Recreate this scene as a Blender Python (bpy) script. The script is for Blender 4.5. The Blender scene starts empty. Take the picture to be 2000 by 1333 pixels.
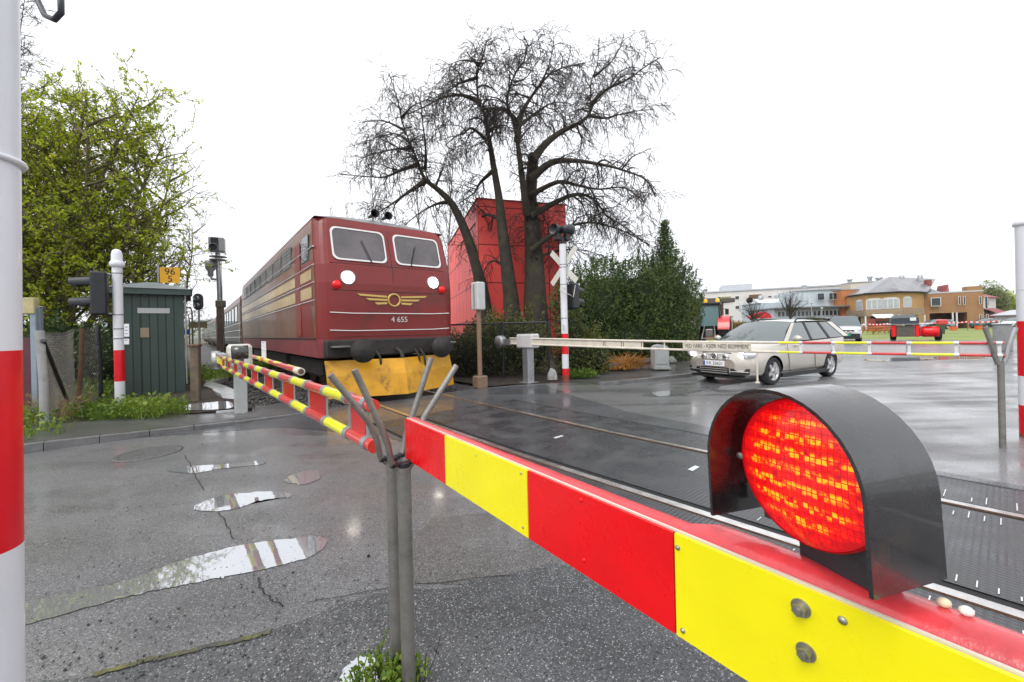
import bpy, math, random
from mathutils import Vector as V, Matrix
R = math.radians
sc = bpy.context.scene
COL = sc.collection
random.seed(7)

# ------------------------------------------------------------------ camera
ROLL, PITCH, CAM_H, FPX, HOR = R(1.35), 0.0, 1.4, 14 / 36 * 2000, 645.0     # HOR: photo row of the horizon (shift lens)
cam = bpy.data.objects.new('camera', bpy.data.cameras.new('camera'))
COL.objects.link(cam)
cam.data.lens, cam.data.sensor_width = 14, 36
cam.data.shift_y = -(666.5 - HOR) / 2000
cam.data.clip_start, cam.data.clip_end = .02, 9000
_f = V((0, math.cos(PITCH), math.sin(PITCH))); _r0 = V((1, 0, 0)); _u0 = V((0, -math.sin(PITCH), math.cos(PITCH)))
_r = _r0 * math.cos(ROLL) - _u0 * math.sin(ROLL); _u = _r0 * math.sin(ROLL) + _u0 * math.cos(ROLL)
_m = Matrix.Identity(4)
for i in range(3):
    _m[i][0], _m[i][1], _m[i][2] = _r[i], _u[i], -_f[i]
_m[2][3] = CAM_H
cam.matrix_world = _m
sc.camera = cam

# ------------------------------------------------------------------ sky, sun, exposure (overcast day)
SUN_EL, SUN_AZ = 55, 215
w = bpy.data.worlds.new('World'); sc.world = w; w.use_nodes = True
nt = w.node_tree; N = nt.nodes; N.clear()
out = N.new('ShaderNodeOutputWorld'); bg = N.new('ShaderNodeBackground')
sky = N.new('ShaderNodeTexSky'); sky.sky_type = 'NISHITA'; sky.sun_disc = False
sky.sun_elevation = R(SUN_EL); sky.sun_rotation = R(SUN_AZ)
tc = N.new('ShaderNodeTexCoord'); nz = N.new('ShaderNodeTexNoise')
nz.inputs['Scale'].default_value = 2.2; nz.inputs['Detail'].default_value = 5
rp = N.new('ShaderNodeValToRGB')
rp.color_ramp.elements[0].position = .3; rp.color_ramp.elements[0].color = (9.8, 10.0, 10.5, 1)
rp.color_ramp.elements[1].position = .7; rp.color_ramp.elements[1].color = (11.2, 11.2, 11.4, 1)
mx = N.new('ShaderNodeMix'); mx.data_type = 'RGBA'; mx.inputs[0].default_value = .93
nt.links.new(tc.outputs['Generated'], nz.inputs['Vector']); nt.links.new(nz.outputs['Fac'], rp.inputs['Fac'])
nt.links.new(sky.outputs[0], mx.inputs[6]); nt.links.new(rp.outputs[0], mx.inputs[7])
nt.links.new(mx.outputs[2], bg.inputs['Color']); bg.inputs['Strength'].default_value = .105
nt.links.new(bg.outputs[0], out.inputs[0])
sun = bpy.data.objects.new('sun', bpy.data.lights.new('sun', 'SUN')); COL.objects.link(sun)
sun.data.energy, sun.data.angle, sun.data.color = 1.5, R(30), (1, .97, .93)
sun.rotation_euler = (R(90 - SUN_EL), 0, R(180 - SUN_AZ))
sc.view_settings.view_transform = 'Standard'
try: sc.view_settings.look = 'None'
except Exception: pass
sc.view_settings.exposure = .38
sc.render.engine = 'CYCLES'
sc.cycles.use_denoising = True
sc.cycles.max_bounces = 6; sc.cycles.transparent_max_bounces = 8
sc.cycles.sample_clamp_indirect = 4

# ------------------------------------------------------------------ placing: rays through the photograph, track axes
TH = R(38.8)
NV = V((math.cos(TH), math.sin(TH), 0)); TV = V((-math.sin(TH), math.cos(TH), 0))
def ray(x, y):
    return _f + _r * ((x - 1000) / FPX) - _u * ((y - HOR) / FPX)
def G(x, y, z=0):
    r = ray(x, y); return r * ((z - CAM_H) / r.z) + V((0, 0, CAM_H))
def AT(x, y, Y):
    r = ray(x, y); return r * (Y / r.y) + V((0, 0, CAM_H))
def W(a, s, z=0):
    return NV * a + TV * s + V((0, 0, z))
def AS(p): return p.dot(NV), p.dot(TV)

# ------------------------------------------------------------------ mesh helper
class MB:
    def __init__(s): s.v = []; s.f = []; s.m = []; s.sm = []; s.M = None; s.i = 0
    def use(s, i): s.i = i; return s
    def add(s, vs, fs, smooth=False):
        o = len(s.v)
        if s.M is not None: vs = [s.M @ V(p) for p in vs]
        s.v.extend([tuple(p) for p in vs])
        for f in fs:
            s.f.append([o + k for k in f]); s.m.append(s.i); s.sm.append(smooth)
        return s
    def box(s, c, d, rz=0, tilt=None):
        x, y, z = d[0] / 2, d[1] / 2, d[2] / 2
        vs = [V((i, j, k)) for k in (-z, z) for j in (-y, y) for i in (-x, x)]
        if tilt is not None: vs = [tilt @ p for p in vs]
        if rz: vs = [Matrix.Rotation(rz, 3, 'Z') @ p for p in vs]
        vs = [p + V(c) for p in vs]
        return s.add(vs, [(0, 2, 3, 1), (4, 5, 7, 6), (0, 1, 5, 4), (2, 6, 7, 3), (0, 4, 6, 2), (1, 3, 7, 5)])
    def bbox(s, c, d, b, rz=0):            # box with chamfered vertical and top edges
        x, y, z = d[0] / 2, d[1] / 2, d[2] / 2
        def loop(ix, iy, zz): return [(-ix + b, -iy, zz), (ix - b, -iy, zz), (ix, -iy + b, zz), (ix, iy - b, zz), (ix - b, iy, zz), (-ix + b, iy, zz), (-ix, iy - b, zz), (-ix, -iy + b, zz)]
        ls = [loop(x - b * .7, y - b * .7, -z), loop(x, y, -z + b), loop(x, y, z - b), loop(x - b * .7, y - b * .7, z)]
        m = Matrix.Rotation(rz, 3, 'Z')
        vs = [m @ V(p) + V(c) for l in ls for p in l]
        fs = [tuple(range(7, -1, -1)), tuple(range(24, 32))]
        for k in range(3):
            for i in range(8): fs.append((k * 8 + i, k * 8 + (i + 1) % 8, k * 8 + 8 + (i + 1) % 8, k * 8 + 8 + i))
        return s.add(vs, fs)
    def tube(s, pts, rad, n=8, cap=True, smooth=True):
        pts = [V(p) for p in pts]
        if not isinstance(rad, (list, tuple)): rad = [rad] * len(pts)
        vs = []; u = None
        for i, p in enumerate(pts):
            d = (pts[min(i + 1, len(pts) - 1)] - pts[max(i - 1, 0)])
            d = d.normalized() if d.length > 1e-9 else V((0, 0, 1))
            if u is None: u = d.orthogonal().normalized()
            else:
                u = u - d * u.dot(d)
                u = u.normalized() if u.length > 1e-6 else d.orthogonal().normalized()
            w_ = d.cross(u)
            for k in range(n):
                a = 2 * math.pi * k / n
                vs.append(p + (u * math.cos(a) + w_ * math.sin(a)) * rad[i])
        fs = []
        for i in range(len(pts) - 1):
            for k in range(n):
                fs.append((i * n + k, i * n + (k + 1) % n, i * n + n + (k + 1) % n, i * n + n + k))
        s.add(vs, fs, smooth)
        if cap:
            s.add(vs[:n], [tuple(range(n - 1, -1, -1))]); s.add(vs[-n:], [tuple(range(n))])
        return s
    def cyl(s, a, b, r, n=16, r2=None, cap=True): return s.tube([a, b], [r, r if r2 is None else r2], n, cap)
    def lathe(s, prof, n=24, axis=None, org=(0, 0, 0), smooth=True):   # prof: (radius, height) along axis
        ax = V(axis or (0, 0, 1)).normalized(); u = ax.orthogonal().normalized(); w_ = ax.cross(u); o = V(org)
        vs = [o + ax * h + (u * math.cos(2 * math.pi * k / n) + w_ * math.sin(2 * math.pi * k / n)) * r for r, h in prof for k in range(n)]
        fs = []
        for i in range(len(prof) - 1):
            for k in range(n): fs.append((i * n + k, i * n + (k + 1) % n, i * n + n + (k + 1) % n, i * n + n + k))
        return s.add(vs, fs, smooth)
    def prism(s, poly, ext):               # polygon (3d points) pushed along ext
        poly = [V(p) for p in poly]; e = V(ext); n = len(poly)
        vs = poly + [p + e for p in poly]
        fs = [tuple(range(n - 1, -1, -1)), tuple(range(n, 2 * n))]
        for i in range(n): fs.append((i, (i + 1) % n, n + (i + 1) % n, n + i))
        return s.add(vs, fs)
    def loft(s, loops, closed=True, cap=True, smooth=True):
        n = len(loops[0]); vs = [p for l in loops for p in l]; fs = []
        for i in range(len(loops) - 1):
            for k in range(n if closed else n - 1):
                fs.append((i * n + k, i * n + (k + 1) % n, i * n + n + (k + 1) % n, i * n + n + k))
        s.add(vs, fs, smooth)
        if cap and closed:
            s.add(loops[0], [tuple(range(n - 1, -1, -1))]); s.add(loops[-1], [tuple(range(n))])
        return s
    def quad(s, a, b, c, d): return s.add([a, b, c, d], [(0, 1, 2, 3)])
    def ball(s, c, r, n=10, sx=1, sy=1, sz=1):
        c = V(c); vs = []; fs = []
        for i in range(n // 2 + 1):
            ph = math.pi * i / (n // 2)
            for k in range(n):
                a = 2 * math.pi * k / n
                vs.append(c + V((r * sx * math.sin(ph) * math.cos(a), r * sy * math.sin(ph) * math.sin(a), r * sz * math.cos(ph))))
        for i in range(n // 2):
            for k in range(n): fs.append((i * n + k, i * n + n + k, i * n + n + (k + 1) % n, i * n + (k + 1) % n))
        return s.add(vs, fs, True)
    def build(s, name, mats, parent=None, fix=True):
        me = bpy.data.meshes.new(name); me.from_pydata(s.v, [], s.f); me.update()
        mats = mats if isinstance(mats, (list, tuple)) else [mats]
        for m in mats: me.materials.append(m)
        me.polygons.foreach_set('material_index', s.m); me.polygons.foreach_set('use_smooth', s.sm)
        o = bpy.data.objects.new(name, me); COL.objects.link(o)
        if parent is not None: o.parent = parent
        return o

def tag(o, label, cat, group=None, kind=None):
    if label: o['label'] = label
    if cat: o['category'] = cat
    if group: o['group'] = group
    if kind: o['kind'] = kind
    return o
def thing(name, label, cat, loc=(0, 0, 0), rz=0, group=None):
    o = bpy.data.objects.new(name, None); COL.objects.link(o)
    o.location = loc; o.rotation_euler = (0, 0, rz); o.empty_display_size = .1
    return tag(o, label, cat, group)
def struct(o): o['kind'] = 'structure'; return o
def stuff(o, label=None, cat=None): return tag(o, label, cat, None, 'stuff')
def dup(o, loc=None, rz=None, label=None, parent=None):
    c = o.copy(); COL.objects.link(c)
    if parent is not None: c.parent = parent
    for ch in list(o.children): dup(ch, parent=c)
    if loc is not None: c.location = loc
    if rz is not None: c.rotation_euler = (0, 0, rz)
    if label: c['label'] = label
    return c
def text_mb(mb, txt, size, M, depth=.0006, fit=None):     # lettering added to a mesh; M maps text plane xy to the world
    cu = bpy.data.curves.new('t', 'FONT'); cu.body = txt; cu.size = size; cu.extrude = depth; cu.align_x = 'CENTER'; cu.align_y = 'CENTER'
    ob = bpy.data.objects.new('t', cu); COL.objects.link(ob)
    dg = bpy.context.evaluated_depsgraph_get(); dg.update()
    me = bpy.data.meshes.new_from_object(ob.evaluated_get(dg))
    xs = [v.co.x for v in me.vertices]; k = 1
    if fit and xs: k = fit / (max(xs) - min(xs))
    mb.add([M @ V((v.co.x * k, v.co.y, v.co.z)) for v in me.vertices], [tuple(p.vertices) for p in me.polygons])
    bpy.data.objects.remove(ob); bpy.data.curves.remove(cu); bpy.data.meshes.remove(me)
def frame(org, xa, ya):
    xa = V(xa).normalized(); ya = V(ya).normalized(); za = xa.cross(ya)
    m = Matrix.Identity(4)
    for i in range(3): m[i][0], m[i][1], m[i][2], m[i][3] = xa[i], ya[i], za[i], org[i]
    return m

# ------------------------------------------------------------------ materials
MATS = {}
def mat(name, col, rough=.6, metal=0, var=0, vs=3, bump=0, bs=40, emit=None, es=1, coat=0, stain=None, ss=2, st=.55, ior=1.5, rv=0):
    m = bpy.data.materials.new(name); m.use_nodes = True; t = m.node_tree; n = t.nodes; b = n['Principled BSDF']
    b.inputs['Base Color'].default_value = (*col, 1); b.inputs['Roughness'].default_value = rough
    b.inputs['Metallic'].default_value = metal; b.inputs['IOR'].default_value = ior; b.inputs['Coat Weight'].default_value = coat
    b.inputs['Coat Roughness'].default_value = .06
    c = n.new('ShaderNodeTexCoord')
    def noise(scale, det=6):
        x = n.new('ShaderNodeTexNoise'); x.inputs['Scale'].default_value = scale; x.inputs['Detail'].default_value = det; x.inputs['Roughness'].default_value = .62
        t.links.new(c.outputs['Object'], x.inputs['Vector']); return x
    cur = None
    if var:
        x = noise(vs); r = n.new('ShaderNodeValToRGB')
        r.color_ramp.elements[0].position = .3; r.color_ramp.elements[1].position = .7
        r.color_ramp.elements[0].color = (*[k * (1 - var) for k in col], 1); r.color_ramp.elements[1].color = (*[min(1, k * (1 + var)) for k in col], 1)
        t.links.new(x.outputs['Fac'], r.inputs[0]); cur = r.outputs[0]
    if stain:
        x = noise(ss, 9); r = n.new('ShaderNodeMapRange'); r.inputs[1].default_value = st; r.inputs[2].default_value = st + .12
        t.links.new(x.outputs['Fac'], r.inputs[0]); q = n.new('ShaderNodeMix'); q.data_type = 'RGBA'
        t.links.new(r.outputs[0], q.inputs[0]); q.inputs[7].default_value = (*stain, 1)
        if cur is None: q.inputs[6].default_value = (*col, 1)
        else: t.links.new(cur, q.inputs[6])
        cur = q.outputs[2]
    if cur is not None: t.links.new(cur, b.inputs['Base Color'])
    if rv:
        x = noise(vs * 1.7); r = n.new('ShaderNodeMapRange'); r.inputs[1].default_value = .35; r.inputs[2].default_value = .65
        r.inputs[3].default_value = max(.02, rough - rv); r.inputs[4].default_value = rough + rv
        t.links.new(x.outputs['Fac'], r.inputs[0]); t.links.new(r.outputs[0], b.inputs['Roughness'])
    if bump:
        x = noise(bs, 4); k = n.new('ShaderNodeBump'); k.inputs['Strength'].default_value = bump; k.inputs['Distance'].default_value = .02
        t.links.new(x.outputs['Fac'], k.inputs['Height']); t.links.new(k.outputs[0], b.inputs['Normal'])
    if emit:
        b.inputs['Emission Color'].default_value = (*emit, 1); b.inputs['Emission Strength'].default_value = es
    MATS[name] = m
    return m
def leafmat(name, cols, trans=.35, rough=.5):
    m = bpy.data.materials.new(name); m.use_nodes = True; t = m.node_tree; n = t.nodes; b = n['Principled BSDF']; o = n['Material Output']
    g = n.new('ShaderNodeNewGeometry'); r = n.new('ShaderNodeValToRGB')
    for i, c in enumerate(cols):
        e = r.color_ramp.elements[i] if i < 2 else r.color_ramp.elements.new(i / (len(cols) - 1))
        e.position = i / (len(cols) - 1); e.color = (*c, 1)
    c = n.new('ShaderNodeTexCoord'); x = n.new('ShaderNodeTexNoise'); x.inputs['Scale'].default_value = .9
    t.links.new(c.outputs['Object'], x.inputs['Vector'])
    ad = n.new('ShaderNodeMath'); ad.operation = 'MULTIPLY_ADD'; ad.inputs[1].default_value = .55
    mr = n.new('ShaderNodeMapRange'); mr.inputs[1].default_value = .3; mr.inputs[2].default_value = .7; mr.inputs[3].default_value = 0; mr.inputs[4].default_value = .45
    t.links.new(x.outputs['Fac'], mr.inputs[0]); t.links.new(g.outputs['Random Per Island'], ad.inputs[0]); t.links.new(mr.outputs[0], ad.inputs[2])
    t.links.new(ad.outputs[0], r.inputs[0]); t.links.new(r.outputs[0], b.inputs['Base Color']); b.inputs['Roughness'].default_value = rough
    tr = n.new('ShaderNodeBsdfTranslucent'); ms = n.new('ShaderNodeMixShader'); ms.inputs[0].default_value = trans
    t.links.new(r.outputs[0], tr.inputs[0]); t.links.new(b.outputs[0], ms.inputs[1]); t.links.new(tr.outputs[0], ms.inputs[2]); t.links.new(ms.outputs[0], o.inputs[0])
    return m

def asphalt(name, base, light, rough, wet, sp=.1, tint=(.05, .05, .055), scale=1.0):
    """wet asphalt: fine stone chips, broad patches, roughness that falls where water lies"""
    m = bpy.data.materials.new(name); m.use_nodes = True; t = m.node_tree; n = t.nodes; b = n['Principled BSDF']; L = t.links.new
    c = n.new('ShaderNodeTexCoord')
    def noise(s, d=5, r=.6):
        x = n.new('ShaderNodeTexNoise'); x.inputs['Scale'].default_value = s; x.inputs['Detail'].default_value = d; x.inputs['Roughness'].default_value = r
        L(c.outputs['Object'], x.inputs['Vector']); return x.outputs['Fac']
    def mrange(v, a, b_, c_, d):
        x = n.new('ShaderNodeMapRange'); x.inputs[1].default_value, x.inputs[2].default_value, x.inputs[3].default_value, x.inputs[4].default_value = a, b_, c_, d
        L(v, x.inputs[0]); return x.outputs[0]
    def mix(f, a, b_):
        x = n.new('ShaderNodeMix'); x.data_type = 'RGBA'; L(f, x.inputs[0])
        for k, v in ((6, a), (7, b_)):
            if isinstance(v, tuple): x.inputs[k].default_value = (*v, 1)
            else: L(v, x.inputs[k])
        return x.outputs[2]
    patch = noise(.55 * scale, 6); fine = noise(95, 3, .7)
    vo = n.new('ShaderNodeTexVoronoi'); vo.inputs['Scale'].default_value = 190; L(c.outputs['Object'], vo.inputs['Vector'])
    sep = n.new('ShaderNodeSeparateColor'); L(vo.outputs['Color'], sep.inputs[0])
    chip = mrange(sep.outputs[0], 1 - sp - .06, 1 - sp + .03, 0, 1)
    col = mix(mrange(patch, .35, .65, 0, 1), tuple(k * .75 for k in base), tuple(k * 1.3 for k in base))
    col = mix(mrange(noise(3.1 * scale, 8), .5, .7, 0, .7), col, tint)
    col = mix(mrange(fine, .38, .62, 0, .8), col, tuple(k * .40 for k in base)); blk = mrange(sep.outputs[1], .80, .86, 0, .85); col = mix(blk, col, tuple(k * .22 for k in base))
    col = mix(chip, col, light)
    L(col, b.inputs['Base Color'])
    # long drying streaks along the wheel tracks
    mp = n.new('ShaderNodeMapping'); mp.inputs['Rotation'].default_value = (0, 0, -TH); mp.inputs['Scale'].default_value = (.22, 2.0, 1)
    L(c.outputs['Object'], mp.inputs[0]); st = n.new('ShaderNodeTexNoise'); st.inputs['Scale'].default_value = 1.0; st.inputs['Detail'].default_value = 5
    L(mp.outputs[0], st.inputs['Vector'])
    ad = n.new('ShaderNodeMath'); ad.operation = 'ADD'; L(st.outputs['Fac'], ad.inputs[0]); L(patch, ad.inputs[1])
    rg = mrange(ad.outputs[0], .75, 1.2, rough, wet); cw = mrange(ad.outputs[0], .85, 1.15, .06, .8); L(cw, b.inputs['Coat Weight']); b.inputs['Coat IOR'].default_value = 1.36
    cr_ = mrange(ad.outputs[0], .75, 1.2, .24, .09); L(cr_, b.inputs['Coat Roughness'])
    r2 = n.new('ShaderNodeMath'); r2.operation = 'MULTIPLY_ADD'; L(fine, r2.inputs[0]); r2.inputs[1].default_value = .12; L(rg, r2.inputs[2])
    L(r2.outputs[0], b.inputs['Roughness'])
    bp = n.new('ShaderNodeBump'); bp.inputs['Distance'].default_value = .012
    bm_ = mrange(ad.outputs[0], .75, 1.2, .45, .1); L(bm_, bp.inputs['Strength'])
    hh = n.new('ShaderNodeMath'); hh.operation = 'MULTIPLY_ADD'; L(vo.outputs['Distance'], hh.inputs[0]); hh.inputs[1].default_value = -.9; L(fine, hh.inputs[2])
    L(hh.outputs[0], bp.inputs['Height']); L(bp.outputs[0], b.inputs['Normal'])
    b.inputs['IOR'].default_value = 1.5
    return m
def mesh_mat(name, base, dot, scale, rough=.4):
    """ribbed rubber: a fine grid of studs in the track's own directions"""
    m = bpy.data.materials.new(name); m.use_nodes = True; t = m.node_tree; n = t.nodes; b = n['Principled BSDF']; L = t.links.new
    c = n.new('ShaderNodeTexCoord'); mp = n.new('ShaderNodeMapping'); mp.inputs['Rotation'].default_value = (0, 0, -TH); L(c.outputs['Object'], mp.inputs[0])
    mp.inputs['Scale'].default_value = (scale, scale, scale)
    ck = n.new('ShaderNodeTexVoronoi'); ck.inputs['Randomness'].default_value = 0; ck.inputs['Scale'].default_value = 1; L(mp.outputs[0], ck.inputs['Vector'])
    nz = n.new('ShaderNodeTexNoise'); nz.inputs['Scale'].default_value = 3; nz.inputs['Detail'].default_value = 8; L(c.outputs['Object'], nz.inputs['Vector'])
    r = n.new('ShaderNodeMapRange'); r.inputs[1].default_value = .2; r.inputs[2].default_value = .5; L(ck.outputs['Distance'], r.inputs[0])
    q = n.new('ShaderNodeMix'); q.data_type = 'RGBA'; L(r.outputs[0], q.inputs[0]); q.inputs[6].default_value = (*dot, 1); q.inputs[7].default_value = (*base, 1)
    q2 = n.new('ShaderNodeMix'); q2.data_type = 'RGBA'; r2 = n.new('ShaderNodeMapRange'); r2.inputs[1].default_value = .45; r2.inputs[2].default_value = .7; r2.inputs[4].default_value = .5
    L(nz.outputs['Fac'], r2.inputs[0]); L(r2.outputs[0], q2.inputs[0]); L(q.outputs[2], q2.inputs[6]); q2.inputs[7].default_value = (.09, .088, .085, 1)
    L(q2.outputs[2], b.inputs['Base Color'])
    rr = n.new('ShaderNodeMapRange'); rr.inputs[1].default_value = .35; rr.inputs[2].default_value = .65; rr.inputs[3].default_value = rough - .12; rr.inputs[4].default_value = rough + .15
    L(nz.outputs['Fac'], rr.inputs[0]); L(rr.outputs[0], b.inputs['Roughness'])
    bp = n.new('ShaderNodeBump'); bp.inputs['Strength'].default_value = .5; bp.inputs['Distance'].default_value = .01; bp.invert = True
    L(ck.outputs['Distance'], bp.inputs['Height']); L(bp.outputs[0], b.inputs['Normal'])
    return m
def tiled(name, col, line, sx, sz, rough=.5, mortar=.02, var=.1, off=.5):
    """bricks, cladding boards or facade plates (object coordinates: x along the wall, z up)"""
    m = bpy.data.materials.new(name); m.use_nodes = True; t = m.node_tree; n = t.nodes; b = n['Principled BSDF']; L = t.links.new
    c = n.new('ShaderNodeTexCoord'); sp = n.new('ShaderNodeSeparateXYZ'); L(c.outputs['Object'], sp.inputs[0])
    ad = n.new('ShaderNodeMath'); ad.operation = 'ADD'; L(sp.outputs[0], ad.inputs[0]); L(sp.outputs[1], ad.inputs[1])
    cb = n.new('ShaderNodeCombineXYZ'); L(ad.outputs[0], cb.inputs[0]); L(sp.outputs[2], cb.inputs[1])
    k = n.new('ShaderNodeTexBrick'); L(cb.outputs[0], k.inputs['Vector']); k.inputs['Scale'].default_value = 1
    k.inputs['Brick Width'].default_value = sx; k.inputs['Row Height'].default_value = sz; k.inputs['Mortar Size'].default_value = mortar; k.offset = off
    k.inputs['Color1'].default_value = (*[q * (1 - var) for q in col], 1); k.inputs['Color2'].default_value = (*[min(1, q * (1 + var)) for q in col], 1); k.inputs['Mortar'].default_value = (*line, 1)
    nz = n.new('ShaderNodeTexNoise'); nz.inputs['Scale'].default_value = 1.2; nz.inputs['Detail'].default_value = 8; L(c.outputs['Object'], nz.inputs['Vector'])
    mr = n.new('ShaderNodeMapRange'); mr.inputs[1].default_value = .3; mr.inputs[2].default_value = .7; mr.inputs[3].default_value = 1 - var; mr.inputs[4].default_value = 1 + var; L(nz.outputs['Fac'], mr.inputs[0])
    q = n.new('ShaderNodeMix'); q.data_type = 'RGBA'; q.blend_type = 'MULTIPLY'; q.inputs[0].default_value = 1; L(k.outputs['Color'], q.inputs[6]); L(mr.outputs[0], q.inputs[7])
    L(q.outputs[2], b.inputs['Base Color']); b.inputs['Roughness'].default_value = rough
    bp = n.new('ShaderNodeBump'); bp.inputs['Strength'].default_value = .4; bp.inputs['Distance'].default_value = .01; bp.invert = True
    L(k.outputs['Fac'], bp.inputs['Height']); L(bp.outputs[0], b.inputs['Normal'])
    return m

M_road = asphalt('wet_asphalt', (.185, .185, .19), (.33, .33, .33), .40, .18, sp=.055, tint=(.10, .10, .102))
M_road2 = asphalt('dark_wet_asphalt', (.07, .075, .083), (.26, .27, .28), .44, .26, sp=.08, tint=(.05, .055, .063))
M_gravel = asphalt('wet_grit', (.092, .096, .10), (.32, .32, .33), .44, .22, sp=.05, tint=(.05, .054, .058), scale=2)
M_walk = asphalt('pavement_asphalt', (.09, .09, .09), (.25, .25, .25), .4, .25, sp=.08)
M_rubber = mesh_mat('crossing_rubber', (.03, .033, .038), (.10, .105, .112), 30, .3)
M_black = mat('black_gap', (.008, .008, .009), .7)
M_rail = mat('polished_rail', (.66, .64, .62), .24, .9, .25, 8)
M_rust = mat('rusty_rail', (.16, .085, .05), .7, .2, .35, 9, .3, 60)
M_ballast = mat('ballast', (.055, .05, .048), .6, 0, .5, 18, .9, 30)
M_stone = mat('ballast_stone', (.075, .07, .068), .5, 0, .4, 3, .3, 40)
M_concrete = mat('wet_concrete', (.34, .34, .33), .35, 0, .2, 5, .2, 60, stain=(.16, .16, .15), ss=3)
M_kerb = mat('kerb_stone', (.15, .15, .15), .45, 0, .3, 4, .4, 50, stain=(.06, .06, .06))
M_soil = mat('dark_soil', (.035, .025, .018), .85, 0, .5, 5, .8, 20)
M_ground = mat('ground_earth', (.09, .085, .05), .9, 0, .4, .3, .5, 4)
M_lawn = mat('lawn', (.20, .25, .06), .85, 0, .3, .35, .8, 30, stain=(.27, .26, .10), ss=.8)
M_white = mat('white_pole_paint', (.74, .75, .79), .38, 0, .04, 3, .05, 200, coat=.25, stain=(.55, .55, .55), ss=9, st=.66)
M_red = mat('red_pole_paint', (.72, .002, .012), .36, 0, .12, 3, coat=.1)
M_redfade = mat('scuffed_red_paint', (.28, .05, .035), .6, 0, .35, 9, .3, 80)
M_galv = mat('galvanised_steel', (.42, .43, .44), .42, .75, .15, 14, .1, 90)
M_steel = mat('dull_grey_steel', (.25, .24, .22), .45, .6, .25, 12, .2, 120, stain=(.14, .1, .07), ss=12, st=.6)
M_postgrey = mat('grey_post_paint', (.42, .43, .42), .5, .1, .12, 5, .1, 80, stain=(.25, .24, .2), ss=6, st=.62)
M_offwhite = mat('cream_box_paint', (.62, .6, .54), .5, 0, .08, 6, stain=(.38, .33, .25), ss=7, st=.62)
M_dark = mat('black_housing', (.016, .018, .021), .42, 0, .3, 12, .1, 100)
M_visor = mat('black_visor', (.03, .034, .042), .4, 0, .3, 10, .1, 100)
M_bandy = mat('yellow_reflective_film', (.93, .83, 0.0), .32, 0, .05, 5, .02, 300, coat=.12, stain=(.78, .66, .02), ss=7, st=.68, rv=.08)
M_bandr = mat('red_reflective_film', (.82, .0, .003), .3, 0, .10, 6, .02, 300, coat=.05, stain=(.66, .004, .006), ss=8, st=.66, rv=.08)
M_tuber = mat('red_tube_film', (.62, .05, .05), .3, 0, .15, 8, coat=.5)
M_tubey = mat('yellow_tube_film', (.86, .84, .01), .3, 0, .08, 8, coat=.5)
M_tubeg = mat('grey_panel', (.55, .54, .55), .4, 0, .08, 5)
M_topred = mat('red_boom_rail', (.66, .05, .06), .3, 0, .25, 14, .1, 60, coat=.5)
M_cream = mat('cream_boom_tube', (.66, .61, .52), .4, 0, .12, 6, stain=(.45, .38, .28), ss=9, st=.62)
M_glass = mat('window_glass', (.03, .04, .045), .04, 0, ior=1.55)
M_wood = mat('weathered_wood', (.17, .13, .09), .75, 0, .35, 6, .4, 40)
M_bark = mat('bark', (.045, .036, .026), .9, 0, .45, 3, .8, 25, stain=(.055, .06, .018), ss=2, st=.56)
M_bark2 = mat('olive_bark', (.13, .115, .06), .85, 0, .4, 3, .5, 25)
M_twig2 = mat('olive_twig', (.12, .10, .05), .85, 0, .3, 3)
M_twig = mat('twig', (.035, .027, .024), .85, 0, .3, 3)
M_barkpale = mat('pale_bark', (.17, .16, .14), .8, 0, .4, 3, .5, 20)

# ================================================================== THE SETTING
def sheet(name, pts, z, m, th=None):
    mb = MB(); mb.add([V((p[0], p[1], z)) for p in pts], [tuple(range(len(pts)))])
    return struct(mb.build(name, m))
gm = MB(); gm.lathe([(.01, 0), (30, 0), (120, 0), (600, 0), (2600, 0)], 48, org=(0, 0, -.12), smooth=False)
struct(gm.build('ground', M_ground))
def rag(pts, n=6, amp=.05, seed=1):        # uneven edge between corner points
    rr = random.Random(seed); o = []
    for i, p in enumerate(pts):
        q = pts[(i + 1) % len(pts)]; p = V((p[0], p[1], 0)); q = V((q[0], q[1], 0))
        for k in range(n):
            t = k / n; o.append(p.lerp(q, t) + V((rr.gauss(0, amp), rr.gauss(0, amp), 0)) * (0 if k == 0 else 1))
    return o
# asphalt of the road and the open yard to the right; its edge runs along kerb, ballast, hedge bed and lawn
road_pts = [W(-45, 7.72), W(1.35, 7.72), W(2.05, 7.95), W(5.6, 8.05), W(6.6, 7.75), W(7.6, 7.3), V((2.55, 9.75, 0)), V((4.9, 10.95, 0)), V((9.0, 15.0, 0)), V((9.5, 33, 0)), V((27, 34, 0)), V((30, 26.2, 0)), V((70, 25.5, 0)), V((70, -40, 0)), W(-45, -40)]
sheet('road', road_pts, 0, M_road)
sheet('lawn', [V((12, 34, 0)), V((27, 34, 0)), V((30, 26.2, 0)), V((120, 25, 0)), V((140, 64, 0)), V((20, 64, 0))], -.02, M_lawn)
sheet('forecourt', [V((10, 64, 0)), V((140, 64, 0)), V((150, 130, 0)), V((10, 130, 0))], -.04, M_walk)
# darker strip of asphalt along the near edge with the grit washed to its border
near_edge = [G(40, 1345), G(220, 1312), G(400, 1268), G(560, 1222), G(640, 1190), G(740, 1160), G(830, 1152), G(950, 1130), G(1080, 1100), G(1180, 1108), G(1330, 1180)]
sheet('pavement', rag([p for p in near_edge] + [V((3, -1, 0)), V((3, -4, 0)), V((-6, -4, 0)), G(0, 1360)], 4, .012, 3), .004, M_gravel)
sheet('patched_strip', rag([G(810, 1140), G(800, 1060), G(850, 1010), G(1000, 1000), G(1250, 1130), G(1180, 1150)], 5, .015, 5), .003, asphalt('smooth_patch', (.15, .145, .14), (.3, .3, .3), .38, .2, sp=.03, tint=(.11, .105, .1)))
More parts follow.
